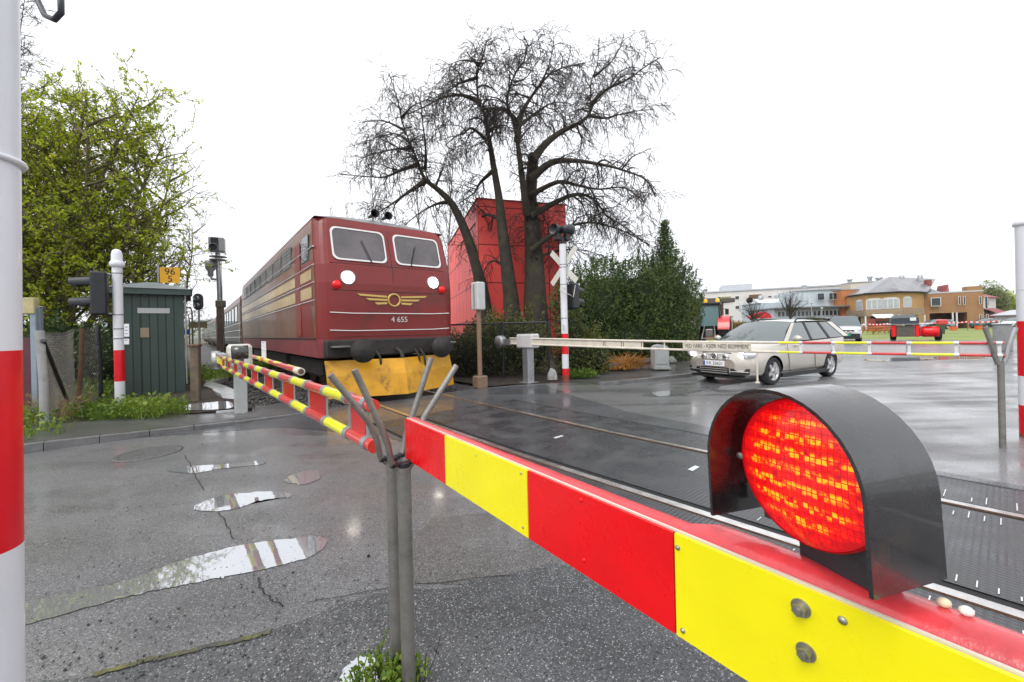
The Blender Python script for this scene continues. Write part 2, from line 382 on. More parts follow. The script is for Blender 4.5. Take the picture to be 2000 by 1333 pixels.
# fresher dark asphalt in front of the ballast and along the rails
sheet('resurfaced_strip', rag([W(-.6, 7.7), W(.9, 7.05), W(1.9, 5.6), W(2.25, 3.4), W(2.3, 1.2), W(2.3, -3), W(5.25, -3), W(5.4, 1), W(5.6, 4), W(6.3, 6), W(6.9, 7.3), W(5.6, 8.0), W(2.05, 7.9), W(1.3, 7.7)], 5, .03, 8), .003, M_road2)
# crossing: rubber mats between and beside the rails
def tc_(s): return 3.74 - .05 * s if s < 4 else 3.54     # centre of the track
def strip(name, a0, a1, s0, s1, z, m, th=.0):
    mb = MB(); n = 12
    for i in range(n):
        p, q = s0 + (s1 - s0) * i / n, s0 + (s1 - s0) * (i + 1) / n
        mb.quad(W(tc_(p) + a0, p, z), W(tc_(p) + a1, p, z), W(tc_(q) + a1, q, z), W(tc_(q) + a0, q, z))
    return struct(mb.build(name, m))
SEND = 6.2
strip('crossing_mat', -.63, .66, -9, SEND, .012, M_rubber)
strip('crossing_mat', -1.38, -.80, -9, SEND, .011, M_rubber)
strip('crossing_mat', .82, 1.42, -9, SEND, .011, M_rubber)
strip('flangeway', -.80, -.63, -9, SEND, .006, M_black)
strip('flangeway', .66, .82, -9, SEND, .006, M_black)
mats_edge = MB()
for i in range(12):
    for a in (-1.4, 1.42):
        p, q = -9 + 15.2 * i / 12, -9 + 15.2 * (i + 1) / 12
        mats_edge.quad(W(tc_(p) + a, p, .0135), W(tc_(p) + a + .03, p, .0135), W(tc_(q) + a + .03, q, .0135), W(tc_(q) + a, q, .0135))
struct(mats_edge.build('mat_edging', M_black))
for sgn in (-1, 1):
    mb = MB(); n = 40
    for i in range(n):
        p, q = -9 + 99 * i / n, -9 + 99 * (i + 1) / n
        e = 0
        a, b = W(tc_(p) + sgn * .75 - .036, p, .018), W(tc_(p) + sgn * .75 + .036, p, .018)
        c, d = W(tc_(q) + sgn * .75 + .036, q, .018), W(tc_(q) + sgn * .75 - .036, q, .018)
        mb.use(0); mb.quad(a, b, c, d)
        dn = V((0, 0, .16)); mb.use(1); mb.quad(a - dn, a, d, d - dn); mb.quad(b, b - dn, c - dn, c)
    tag(mb.build('rail', [M_rail, M_rust]), ['near steel rail with a polished head running through the rubber crossing mats', 'far steel rail with a polished head, between the mats and the far boom'][sgn > 0], 'rail', 'rails of the track')
# wet slots in the mats beside the rails, their reflections painted as pale strips
gv = MB(); rr = random.Random(4)
M_slot = mat('slot_glint_paint', (.62, .64, .66), .3, .1)
for s in range(0, 46):
    ss_ = -1.9 + s * .072
    for a0, L_ in ((-1.02, .19), (-.60, .09), (.47, .16), (.86, .2)):
        if rr.random() < .86 and ss_ < .55 + rr.random() * .7:
            l = L_ * rr.uniform(.5, 1); gv.quad(W(tc_(ss_) + a0, ss_, .0155), W(tc_(ss_) + a0 + l, ss_, .0155), W(tc_(ss_) + a0 + l, ss_ + .006, .0155), W(tc_(ss_) + a0, ss_ + .006, .0155))
for a0, s0, k in ((.1, -.42, .13), (.05, 1.9, .1), (.0, 3.6, .1)):
    gv.quad(W(tc_(s0) + a0, s0, .0155), W(tc_(s0) + a0 + .16, s0 + .01, .0155), W(tc_(s0) + a0 + .17, s0 + k * .6, .0155), W(tc_(s0) + a0 + .01, s0 + k * .55, .0155))
struct(gv.build('mat_slot_glints', M_slot))
# ballast bed, its loose stones, sleepers
bb = MB(); rr = random.Random(9); na, ns = 14, 60
vs = []
for j in range(ns + 1):
    s = 6.2 + (90 - 6.2) * (j / ns) ** 2
    for i in range(na + 1):
        a = -.1 + 6.6 * i / na
        z = -.10 + rr.uniform(-.03, .03) + (.05 if 1.4 < a < 5.6 else 0) - (.04 if j == 0 else 0)
        vs.append(W(a, s, z))
bb.add(vs, [(j * (na + 1) + i, j * (na + 1) + i + 1, (j + 1) * (na + 1) + i + 1, (j + 1) * (na + 1) + i) for j in range(ns) for i in range(na)])
struct(bb.build('ballast_bed', M_ballast))
st = MB()
def rock(mb, c, r, rr, n=5):
    c = V(c); vs = []
    for z, k in ((-.5, .7), (.25, 1), (.75, .55)):
        o = rr.random() * 6
        for i in range(n):
            a = o * .2 + 2 * math.pi * i / n; q = r * k * rr.uniform(.7, 1.25); vs.append(c + V((q * math.cos(a), q * math.sin(a), r * z * rr.uniform(.8, 1.1))))
    fs = [tuple(range(2 * n, 3 * n)), tuple(range(n - 1, -1, -1))]
    for l in range(2):
        for i in range(n): fs.append((l * n + i, l * n + (i + 1) % n, l * n + n + (i + 1) % n, l * n + n + i))
    mb.add(vs, fs)
for _ in range(5200):
    s = 7.95 + 16 * rr.random() ** 2.1; a = rr.uniform(.0, 3.0)
    rock(st, W(a, s, -.05 + rr.uniform(-.02, .03)), rr.uniform(.022, .045), rr, 4)
for _ in range(900):
    s = 8.0 + 3 * rr.random(); a = rr.uniform(4.6, 6.2); rock(st, W(a, s, -.06), rr.uniform(.015, .04), rr, 4)
stuff(st.build('ballast_stones', M_stone), 'dark broken ballast stones beside the track', 'ballast')
sl = None
# left pavement with its kerb
def ks(a): return 7.75 + (.03 * math.sin(a * 1.3))
pv = MB()
A = [-14 + i * .5 for i in range(32)]
for a, b in zip(A, A[1:]):
    def kz(x): return .11 * min(1, max(.25, (1.6 - x) / 3.0)) if x < 1.6 else .02
    pv.quad(W(a, ks(a) + .13, kz(a)), W(b, ks(b) + .13, kz(b)), W(b, 9.1, kz(b) + .02), W(a, 9.1, kz(a) + .02))
struct(pv.build('pavement', M_walk))
kb = MB()
for a, b in zip(A, A[1:]):
    kb.prism([W(a + .004, ks(a), -.05), W(b - .004, ks(b), -.05), W(b - .004, ks(b), kz(b) - .004), W(a + .004, ks(a), kz(a) - .004)], TV * .128 + V((0, 0, 0)))
struct(kb.build('kerb', M_kerb))
sheet('verge_soil', rag([W(-14, 9.0), W(-.7, 9.0), W(.3, 8.8), W(.9, 8.7), W(.5, 10.5), W(.2, 16), W(-.5, 40), W(-14, 30)], 5, .05, 12), .09, M_soil)
# right-hand hedge bed, pavement and kerb behind the parked-up car
sheet('bed_soil', rag([W(5.7, 8.15), W(6.7, 7.75), G(1108, 741), G(1150, 727), G(1200, 721), G(1345, 697), V((10, 17, 0)), V((10, 40, 0)), V((-14, 40, 0)), W(5.8, 18)], 4, .05, 21), .015, M_soil)
sheet('pavement', [W(6.6, 7.85), W(7.6, 7.24), V((2.55, 9.68, 0)), V((2.8, 9.9, 0)), V((4.9, 11.02, 0)), V((8.95, 15.15, 0)), V((9.0, 16.0, 0)), G(1345, 699), G(1195, 722), G(1150, 726), G(1108, 740)], .006, M_walk)
kb = MB(); kp = [G(1118, 752), V((2.1, 9.62, 0)), V((2.6, 9.75, 0)), V((3.7, 10.3, 0)), V((4.9, 10.95, 0)), V((6.9, 12.95, 0)), V((9, 15.1, 0))]
for p, q in zip(kp[1:], kp[2:]):
    d = (q - p).normalized(); kb.prism([p + d * .005 + V((0, 0, -.05)), q - d * .005 + V((0, 0, -.05)), q - d * .005 + V((0, 0, .085)), p + d * .005 + V((0, 0, .085))], V((-d.y, d.x, 0)) * .13)
struct(kb.build('kerb', M_kerb))
kb = MB(); kp = [G(1190, 722, .07), G(1270, 707, .07), G(1345, 697, .07)]
for p, q in zip(kp, kp[1:]):
    d = (q - p).normalized(); kb.prism([p + d * .01, q - d * .01, q - d * .01 + V((0, 0, .14)), p + d * .01 + V((0, 0, .14))], V((-d.y, d.x, 0)) * .12)
struct(kb.build('bed_edging', M_kerb))
# puddles: thin sheets of standing water with wandering outlines
M_water = mat('puddle_water', (.55, .56, .58), .02, .72, bump=.012, bs=6)
M_damp = asphalt('damp_asphalt', (.12, .12, .122), (.3, .3, .3), .34, .16, sp=.06, tint=(.08, .08, .08))
M_damp2 = asphalt('soaked_asphalt', (.075, .074, .072), (.2, .2, .2), .2, .1, sp=.04, tint=(.05, .05, .05))
def puddle(px, z=.0045, seed=1, amp=.05):
    rr = random.Random(seed); pts = [G(x, y) for x, y in px]; o = []
    n = len(pts)
    for i in range(n):                                    # closed Catmull-Rom through the outline
        p0, p1, p2, p3 = pts[i - 1], pts[i], pts[(i + 1) % n], pts[(i + 2) % n]
        for k in range(8):
            t = k / 8; q = .5 * (2 * p1 + (p2 - p0) * t + (2 * p0 - 5 * p1 + 4 * p2 - p3) * t * t + (3 * p1 - p0 - 3 * p2 + p3) * t ** 3)
            q = q + V((rr.gauss(0, 1), rr.gauss(0, 1), 0)) * amp * .13; q.z = z; o.append(q)
    for g, zz in ((.055, .0021), (.028, .0033)):             # damp asphalt round the water
        h = []
        for i, p in enumerate(o):
            d = (o[(i + 1) % len(o)] - o[i - 1]); nn = V((d.y, -d.x, 0)).normalized() if d.length > 1e-6 else V((0, 0, 0)); k = g * (1 + .7 * math.sin(i * .9 + seed) * math.sin(i * .37)) ; q = p + nn * k; h.append(V((q.x, q.y, zz + (z - .0045 if z < .02 else z - .0045))))
        mb = MB(); mb.add(h, [tuple(range(len(h)))]); struct(mb.build('damp_patch', M_damp if g > .04 else M_damp2))
    mb = MB(); mb.add(o, [tuple(range(len(o)))]); return struct(mb.build('puddle', M_water))
puddle([(-60, 1205), (60, 1178), (250, 1135), (330, 1105), (460, 1068), (560, 1054), (625, 1050), (634, 1068), (600, 1090), (520, 1112), (420, 1132), (330, 1150), (230, 1172), (60, 1218), (-60, 1240)], seed=2)
puddle([(378, 992), (430, 970), (500, 962), (560, 962), (565, 972), (510, 978), (470, 992), (420, 1000)], seed=3)
puddle([(325, 920), (365, 911), (430, 908), (510, 901), (512, 908), (440, 915), (380, 925)], seed=4)
puddle([(556, 940), (580, 925), (618, 918), (626, 934), (590, 948)], seed=6)
puddle([(362, 812), (362, 802), (400, 797), (446, 794), (450, 808)], z=.10, seed=7, amp=.02)
puddle([(664, 1325), (684, 1300), (715, 1284), (742, 1290), (738, 1312), (750, 1335), (720, 1350), (680, 1348)], z=.0062, seed=8)
puddle([(1690, 702), (1780, 698), (1880, 697), (1930, 700), (1840, 703), (1720, 707)], seed=10)
puddle([(1390, 756), (1440, 748), (1490, 745), (1560, 742), (1600, 744), (1540, 752), (1450, 764), (1400, 766)], seed=11)
puddle([(1255, 772), (1300, 764), (1370, 763), (1340, 770), (1290, 775)], seed=13)
# cracks and a moss line in the asphalt
M_crack = mat('crack', (.012, .012, .012), .9)
M_moss = mat('moss', (.13, .13, .05), .9, 0, .5, 30, .6, 60, stain=(.09, .09, .085), ss=9, st=.46)
def crack(px, wd, name, m, z=.0075, seed=3):
    rr = random.Random(seed); pts = []
    for p, q in zip(px, px[1:]):
        a, b = G(*p), G(*q)
        for k in range(7): pts.append(a.lerp(b, k / 7) + V((rr.gauss(0, .006), rr.gauss(0, .006), 0)))
    mb = MB()
    for i in range(len(pts) - 1):
        d = (pts[i + 1] - pts[i]); nn = V((-d.y, d.x, 0)).normalized(); w0 = wd * (.4 + .6 * abs(math.sin(i * 1.7))) * .5; w1 = wd * (.4 + .6 * abs(math.sin((i + 1) * 1.7))) * .5
        o = V((0, 0, z)); mb.quad(pts[i] - nn * w0 + o, pts[i] + nn * w0 + o, pts[i + 1] + nn * w1 + o, pts[i + 1] - nn * w1 + o)
    return struct(mb.build(name, m))
crack([(360, 890), (382, 928), (402, 965)], .007, 'crack', M_crack)
crack([(428, 1000), (445, 1030), (458, 1060)], .007, 'crack', M_crack, seed=5)
crack([(505, 1128), (508, 1150), (530, 1175), (560, 1190)], .008, 'crack', M_crack, seed=6)
crack([(180, 1322), (300, 1290), (420, 1264), (548, 1234)], .035, 'moss_line', M_moss, .009, seed=7)
crack([(600, 1180), (760, 1150), (1050, 1120)], .006, 'crack', M_crack, seed=9)
# loose pebbles
pb = MB(); rr = random.Random(31)
for _ in range(900):
    x, y = rr.uniform(420, 1400), rr.uniform(1110, 1330)
    if rr.random() < .45: x, y = rr.uniform(60, 800), 1330 - abs(rr.gauss(0, 90))
    if y < 1040: continue
    p = G(x, y); rock(pb, p + V((0, 0, .006)), rr.choice([.002, .003, .004, .006]) * rr.uniform(.7, 1.4), rr, 4)
for _ in range(300):
    p = G(rr.uniform(60, 800), rr.uniform(880, 1120)); rock(pb, p + V((0, 0, .004)), rr.uniform(.002, .005), rr, 4)
stuff(pb.build('loose_grit', mat('grit', (.09, .09, .09), .5, 0, .8, 40)), 'scattered black and pale grit on the wet asphalt', 'grit')
rr = random.Random(5)
for (x, y, lab) in ((720, 1088, 'small black stone lying alone right of the long puddle'), (395, 868, 'reddish leaf-sized stone at the foot of the kerb')):
    mb = MB(); rock(mb, G(x, y) + V((0, 0, .006)), .010, rr, 6); tag(mb.build('stone', M_crack if x > 500 else mat('rust_stone', (.3, .1, .05), .6)), lab, 'stone')
# manhole cover
mh = thing('manhole_cover', 'round cast iron manhole cover sunk in the road near the left kerb', 'manhole cover', G(290, 886))
mb = MB(); mb.lathe([(.33, .003), (.33, .006), (.275, .0075), (.27, .004)], 40); mb.build('frame', mat('cast_iron', (.12, .12, .12), .42, .3, .3, 20, .4, 60), mh)
mb = MB(); mb.lathe([(.001, .0055), (.25, .0055), (.262, .004)], 40)
for i in range(8):
    for j in range(8):
        x, y = -.24 + i * .068, -.24 + j * .068
        if x * x + y * y < .055: mb.box((x, y, .0065), (.04, .04, .004), .785)
mb.build('lid', MATS['cast_iron'], mh)
# far hills
hl = MB(); rr = random.Random(3)
def ridge(Y, base, amp, x0, x1, seed, name, m, dep):
    mb = MB(); n = 70; top = []; ph = [random.Random(seed + i).uniform(0, 6) for i in range(5)]
    vs = []
    for i in range(n + 1):
        x = x0 + (x1 - x0) * i / n
        h = base + amp * (math.sin(x / 900 + ph[0]) + .5 * math.sin(x / 310 + ph[1]) + .2 * math.sin(x / 90 + ph[2]))
        env = min(1, i / 10, (n - i) / 10)
        for k, (f, dd) in enumerate(((0, 0), (.35, .3), (.7, .6), (1, 1), (.6, 1.8))): vs.append(V((x, Y + dep * dd, -2 + h * f * env)))
    mb.add(vs, [(i * 5 + k, i * 5 + 5 + k, i * 5 + 6 + k, i * 5 + 1 + k) for i in range(n) for k in range(4)], True)
    return struct(mb.build(name, m))
M_hill = mat('hill_forest', (.05, .085, .075), .95, 0, .35, .004, stain=(.2, .22, .13), ss=.0035, st=.56)
M_hill2 = mat('hill_fields', (.12, .15, .08), .95, 0, .3, .006, stain=(.28, .26, .16), ss=.006, st=.52)
ridge(1900, 125, 14, -4200, 900, 1, 'hill', M_hill, 500)
ridge(1200, 42, 6, -3000, 500, 5, 'hill', M_hill2, 400)

# ================================================================== BARRIERS
# ---- near boom across the lower right, with its red lamp
BQ = V((.5775, -.8164, 0)); BN = V((-.8164, -.5775, 0)); BP = V((-.44, 1.6, 0))
def boom_pt(q, zt, out=0): return BP + BQ * q + BN * out + V((0, 0, zt))
def ztop(q): return 1.055 + .0157 * q
nb = thing('level_crossing_boom', 'close red and yellow panelled boom in the lower right corner, carrying the big red lamp', 'barrier', boom_pt(0, 0))
o0 = boom_pt(0, 0)
def L0(p): return p - o0
bounds = [0, .365, .81, 1.19, 1.63, 2.05, 2.5]
for i, (a, b) in enumerate(zip(bounds, bounds[1:])):
    mb = MB(); e = .0015
    pr = [L0(boom_pt(a + e, ztop(a))), L0(boom_pt(b - e, ztop(b))), L0(boom_pt(b - e, ztop(b) - .160)), L0(boom_pt(a + e, ztop(a) - .160))]
    mb.prism(pr, BN * -.006)
    mb.build('panel', M_bandr if i % 2 == 0 else M_bandy, nb)
mb = MB()                                                  # aluminium box behind the panels, cream edge along its top
mb.prism([L0(boom_pt(.004, ztop(0) - .166, -.007)), L0(boom_pt(2.5, ztop(2.5) - .166, -.007)), L0(boom_pt(2.5, ztop(2.5) + .003, -.007)), L0(boom_pt(.004, ztop(0) + .003, -.007))], BN * -.004)
mb.build('edge_strip', M_cream, nb)
mb = MB()
def rail_profile(q, r, zc):                                # rounded red rail along the top
    c = boom_pt(q, ztop(q), -.012 - r)
    pts = []
    for k in range(9):
        t = math.pi * k / 8; pts.append(L0(c + BN * (r * math.cos(t)) + V((0, 0, zc + .75 * r * math.sin(t)))))
    pts.append(L0(c - BN * r + V((0, 0, -.165)))); pts.append(L0(c + BN * r + V((0, 0, -.165))))
    return pts
mb.loft([rail_profile(q, r, -.012) for q, r in ((0, .019), (.4, .02), (1.0, .022), (1.195, .023), (1.235, .035), (1.7, .036), (2.5, .037))])
mb.build('boom_rail', M_topred, nb)
M_bolt = mat('zinc_bolt', (.36, .35, .30), .38, .8, .2, 60)
def on_panel(x, y):                                        # point of the panel plane seen at photo pixel x, y
    r = ray(x, y); c = V((0, 0, CAM_H)); t = (boom_pt(0, 0) - c).dot(BN) / r.dot(BN); return c + r * t
for (x, y, r, hx) in ((1135, 977, .0045, 0), (1141, 1094, .0045, 0), (1324, 1070, .004, 0), (1334, 1232, .004, 0), (1018, 925, .003, 0), (1022, 1030, .003, 0), (1646, 1212, .0048, 0), (1565, 1187, .0078, 1), (1575, 1273, .0078, 1), (930, 890, .002, 0), (821, 843, .004, 0)):
    p = L0(on_panel(x, y)); mb = MB()
    if hx:
        mb.cyl(p, p + BN * .0025, r * 1.35, 20); mb.cyl(p + BN * .0025, p + BN * .011, r * .95, 6); mb.cyl(p + BN * .011, p + BN * .014, r * .5, 10)
    else: mb.lathe([(r, 0), (r * .9, .002), (r * .4, .0035), (.0001, .0036)], 12, BN, p)
    mb.build('bolt', M_bandr if x in (1135, 1141, 821) else M_bolt, nb)
# lamp
LA = R(16); LN = V((-math.cos(LA), -math.sin(LA), 0)); LT = V((math.sin(LA), -math.cos(LA), 0)); LC = AT(1566, 922, .505); UZ = V((0, 0, 1)); LR = .0905
tiltm = Matrix.Rotation(R(2.5), 3, LN); LT = tiltm @ LT; LU = tiltm @ UZ
def lp(t, u, n): return L0(LC + LT * t + LU * u + LN * n)
m = bpy.data.materials.new('lit_red_lens'); m.use_nodes = True; t = m.node_tree; n = t.nodes; b = n['Principled BSDF']; L = t.links.new
c = n.new('ShaderNodeTexCoord')                            # the prism grid of the lens, brighter where LEDs sit behind it
mp = n.new('ShaderNodeMapping'); L(c.outputs['UV'], mp.inputs[0])
bk = n.new('ShaderNodeTexBrick'); L(mp.outputs[0], bk.inputs[0]); bk.inputs['Scale'].default_value = 1; bk.inputs['Brick Width'].default_value = .036; bk.inputs['Row Height'].default_value = .040; bk.inputs['Mortar Size'].default_value = .004; bk.inputs['Mortar Smooth'].default_value = .6; bk.offset = 0; bk.inputs['Color1'].default_value = (0, 0, 0, 1); bk.inputs['Color2'].default_value = (1, 1, 1, 1); bk.inputs['Mortar'].default_value = (0, 0, 0, 1)
nz = n.new('ShaderNodeTexNoise'); nz.inputs['Scale'].default_value = 30; nz.inputs['Detail'].default_value = 6; L(mp.outputs[0], nz.inputs['Vector'])
wv = n.new('ShaderNodeTexWave'); wv.bands_direction = 'Y'; wv.inputs['Scale'].default_value = 2.75; wv.inputs['Distortion'].default_value = .8; wv.inputs['Detail'].default_value = 1; L(mp.outputs[0], wv.inputs['Vector'])
def mth(op, a, b_):
    x = n.new('ShaderNodeMath'); x.operation = op; x.use_clamp = False
    for k, v in ((0, a), (1, b_)):
        if isinstance(v, (int, float)): x.inputs[k].default_value = v
        else: L(v, x.inputs[k])
    return x.outputs[0]
sc_ = n.new('ShaderNodeSeparateColor'); L(bk.outputs['Color'], sc_.inputs[0])
inv = mth('SUBTRACT', 1, bk.outputs['Fac'])
gl = mth('MULTIPLY', mth('ADD', mth('MULTIPLY', inv, .75), .25), mth('SUBTRACT', mth('ADD', mth('MULTIPLY', sc_.outputs[0], .85), mth('MULTIPLY', nz.outputs['Fac'], 1.9)), .70))
gl = mth('MULTIPLY', gl, mth('ADD', mth('MULTIPLY', wv.outputs['Fac'], .70), .20))
gr = n.new('ShaderNodeTexGradient'); gr.gradient_type = 'SPHERICAL'; mp2 = n.new('ShaderNodeMapping'); mp2.inputs['Location'].default_value = (-.98, -.98, 0); mp2.inputs['Scale'].default_value = (1.96, 1.96, 0)
L(c.outputs['UV'], mp2.inputs[0]); L(mp2.outputs[0], gr.inputs[0])
edge = n.new('ShaderNodeMapRange'); edge.inputs[1].default_value = .04; edge.inputs[2].default_value = .35; L(gr.outputs['Fac'], edge.inputs[0])
gl = mth('MULTIPLY', gl, edge.outputs[0])
cr = n.new('ShaderNodeValToRGB'); e = cr.color_ramp.elements; e[0].position = 0; e[0].color = (.30, .0015, .004, 1); e[1].position = .16; e[1].color = (.85, .004, .003, 1)
for p_, c_ in ((.34, (1.0, .02, .002, 1)), (.52, (1.1, .17, .004, 1)), (.72, (1.3, .42, .01, 1))):
    k = e.new(p_); k.color = c_
L(gl, cr.inputs[0]); L(cr.outputs[0], b.inputs['Emission Color']); b.inputs['Emission Strength'].default_value = 1.05
b.inputs['Base Color'].default_value = (.25, .004, .006, 1); b.inputs['Roughness'].default_value = .12
bp = n.new('ShaderNodeBump'); bp.inputs['Strength'].default_value = .12; bp.inputs['Distance'].default_value = .002; L(bk.outputs['Fac'], bp.inputs['Height']); bp.invert = True; L(bp.outputs[0], b.inputs['Normal'])
M_lens = m
mb = MB(); mb.M = None
rings = [(0, .012), (.35, .0115), (.65, .008), (.85, .004), (1.0, 0)]
vs = []; uv = []; nn_ = 48
for r_, h_ in rings:
    for k in range(nn_):
        a = 2 * math.pi * k / nn_; vs.append(lp(LR * r_ * math.cos(a), LR * r_ * math.sin(a), h_)); uv.append((.5 + .5 * r_ * math.cos(a), .5 + .5 * r_ * math.sin(a)))
fs = [(i * nn_ + k, i * nn_ + (k + 1) % nn_, i * nn_ + nn_ + (k + 1) % nn_, i * nn_ + nn_ + k) for i in range(len(rings) - 1) for k in range(nn_)]
mb.add(vs, fs, True); lens = mb.build('lens', M_lens, nb)
ul = lens.data.uv_layers.new(name='uv')
for lo in lens.data.loops: ul.data[lo.index].uv = uv[lo.vertex_index]
mb = MB(); ax = LN
mb.lathe([(LR * 1.005, .001), (LR * 1.03, -.004), (LR * 1.03, -.03), (LR * .985, -.045)], 48, LN, L0(LC)); mb.build('lens_rim', mat('red_lens_rim', (.32, .004, .008), .2, 0, emit=(.5, .004, .004), es=.25), nb)
mb = MB(); mb.lathe([(.0001, -.10), (.075, -.098), (LR * .97, -.07), (LR * .97, -.035), (LR * .9, -.033)], 40, LN, L0(LC)); mb.build('lamp_housing', M_dark, nb)
M_hood = mat('hood_shell', (.011, .011, .012), .24, .0, .35, 14, 0, 60, coat=.5, stain=(.05, .034, .02), ss=10, st=.56, ior=1.7, rv=.12)
mb = MB(); HW = .101; th = .0042
def arch(w, n, zb):
    pts = [lp(-w, zb, n)]
    for k in range(21):
        a = math.pi - math.pi * k / 20; pts.append(lp(w * math.cos(a), w * math.sin(a) * 1.02, n))
    pts.append(lp(w, zb, n)); return pts
ZB = -.087; fr = [(-.058), (-.02), (.02), (.050)]
outer = [arch(HW + th, n_, ZB) for n_ in fr]; inner = [arch(HW, n_, ZB) for n_ in fr]
mb.loft(outer, closed=False); mb.loft([list(reversed(l)) for l in inner], closed=False)
for lo, li in ((outer[0], inner[0]), (outer[-1], inner[-1])):
    k = len(lo); mb.add(lo + li, [(i, i + 1, k + i + 1, k + i) for i in range(k - 1)])
for e_ in (0, -1):
    k = len(fr); mb.add([l[e_] for l in outer] + [l[e_] for l in inner], [(i, i + 1, k + i + 1, k + i) for i in range(k - 1)])
mb.build('hood', M_hood, nb)
mb = MB(); mb.prism([lp(-.07, ZB + .002, -.012), lp(.092, ZB + .002, -.012), lp(.092, ZB + .022, -.012), lp(-.07, ZB + .022, -.012)], LN * -.036)
mb.prism([lp(-.03, ZB - .035, -.025), lp(.06, ZB - .035, -.025), lp(.06, ZB + .001, -.025), lp(-.03, ZB + .001, -.025)], LN * -.04)
mb.build('lamp_bracket', M_visor, nb)
for (a, b_) in ((-.097, -.002), (.101, .004)): mb = MB(); mb.lathe([(.0055, 0), (.0045, .003), (.0001, .0035)], 10, LN, lp(a * .94, b_, .004)); mb.build('lens_screw', M_steel, nb)
for i, (x, y) in enumerate(((1918, 1208), (1942, 1216))):
    mb = MB(); p = boom_pt(1.475 + i * .016, ztop(1.49) + .018, -.055); mb.ball(p, .0062, 12, 1.1, .9, .8)
    tag(mb.build('berry', mat('pale_berry_%d' % i, [(.75, .62, .42), (.8, .78, .7)][i], .5, 0, .1, 60)), ['tan round snail-like lump lying on the red boom rail at the lower right', 'white round lump lying on the red boom rail beside the tan one'][i], 'pebble')

# ---- forked catch posts
def vpost(name, label, base, tips, z0, z1, bend):
    t = thing(name, label, 'support post', base, 0, 'forked posts that catch the booms')
    mb = MB(); mb.tube([(0, 0, -.05), (0, 0, z0)], .0265, 20); mb.cyl((0, 0, z0), (0, 0, z0 + .012), .031, 20); mb.build('post', M_steel, t)
    mb = MB(); mb.cyl((0, 0, z0 + .004), (0, 0, z0 + .028), .024, 14)
    mb.tube([NV * -.05 + V((0, 0, z0 + .03)), V((0, 0, z0 + .016)), NV * .05 + V((0, 0, z0 + .03))], .014, 8); mb.build('cup', M_dark, t)
    for sg in (-1, 1):
        mb = MB(); u = tips[0] if sg < 0 else tips[1]; zt = z1[0] if sg < 0 else z1[1]
        pts = [NV * (sg * .025) + V((0, 0, z0 + .01)), NV * (sg * .05) + V((0, 0, z0 + .04)), NV * (sg * .062) + V((0, 0, z0 + .11)), NV * (sg * bend) + V((0, 0, z0 + .19)), NV * u + V((0, 0, zt))]
        mb.tube(pts, [.0125] * 4 + [.0125], 10); mb.build('fork_arm', M_steel, t)
    return t
pa, pb_ = V((-.505, 1.64, 0)), V((-.432, 1.545, 0))
vpost('forked_post', 'weathered steel forked post holding the tip of the left ladder-like boom', pa, (-.233, .186), .862, (1.248, 1.285), .095)
vpost('forked_post', 'weathered steel forked post under the tip of the close panelled boom', pb_, (-.178, .245), .868, (1.27, 1.254), .09)

# ---- ladder booms (left and far right share one construction)
def ladder(t, A, B, zl, zu, bnd, cols, r, panels, mats, panel_mat, off=V((0, 0, 0))):
    d = (B - A); Lg = d.length; d.normalize()
    def pt(s, z): return A + d * s + V((0, 0, z)) + off
    for z, nm in ((zl, 'lower_tube'), (zu, 'upper_tube')):
        mb = MB()
        for (s0, s1, c) in zip(bnd, bnd[1:], cols):
            mb.use(c); zz = lambda s: z(s)
            mb.tube([pt(s0, zz(s0)), pt((s0 + s1) / 2, zz((s0 + s1) / 2)), pt(s1, zz(s1))], r, 12)
        mb.build(nm, mats, t)
    for s in bnd[1:-1]:
        mb = MB()
        for z in (zl(s), zu(s)): mb.cyl(pt(s - .022, z), pt(s + .022, z), r * 1.18, 12)
        mb.prism([pt(s - .014, zl(s)), pt(s + .014, zl(s)), pt(s + .014, zu(s)), pt(s - .014, zu(s))], d.cross(UZ) * .004)
        mb.build('collar', mats[2], t)
    for i, (s0, s1, c) in enumerate(zip(bnd, bnd[1:], cols)):
        if not panels(i): continue
        mb = MB(); mb.prism([pt(s0 + .03, zl(s0) + r * .6), pt(s1 - .03, zl(s1) + r * .6), pt(s1 - .03, zu(s1) - r * .6), pt(s0 + .03, zu(s0) - r * .6)], d.cross(UZ) * .003)
        mb.build('panel', panel_mat(i), t)
def pivot(t, base, zt, box, m_post, m_box, pw, rz):
    mb = MB(); mb.bbox((0, 0, zt / 2), (pw, pw, zt), .012, rz); mb.box((0, 0, .008), (pw * 1.8, pw * 1.8, .022), rz); mb.build('post', m_post, t)
    mb = MB(); mb.bbox((0, 0, zt + box[2] / 2), box, .03, rz); mb.box((0, 0, zt + box[2] + .004), (box[0] * .9, box[1] * .9, .008), rz); mb.build('machine_box', m_box, t)
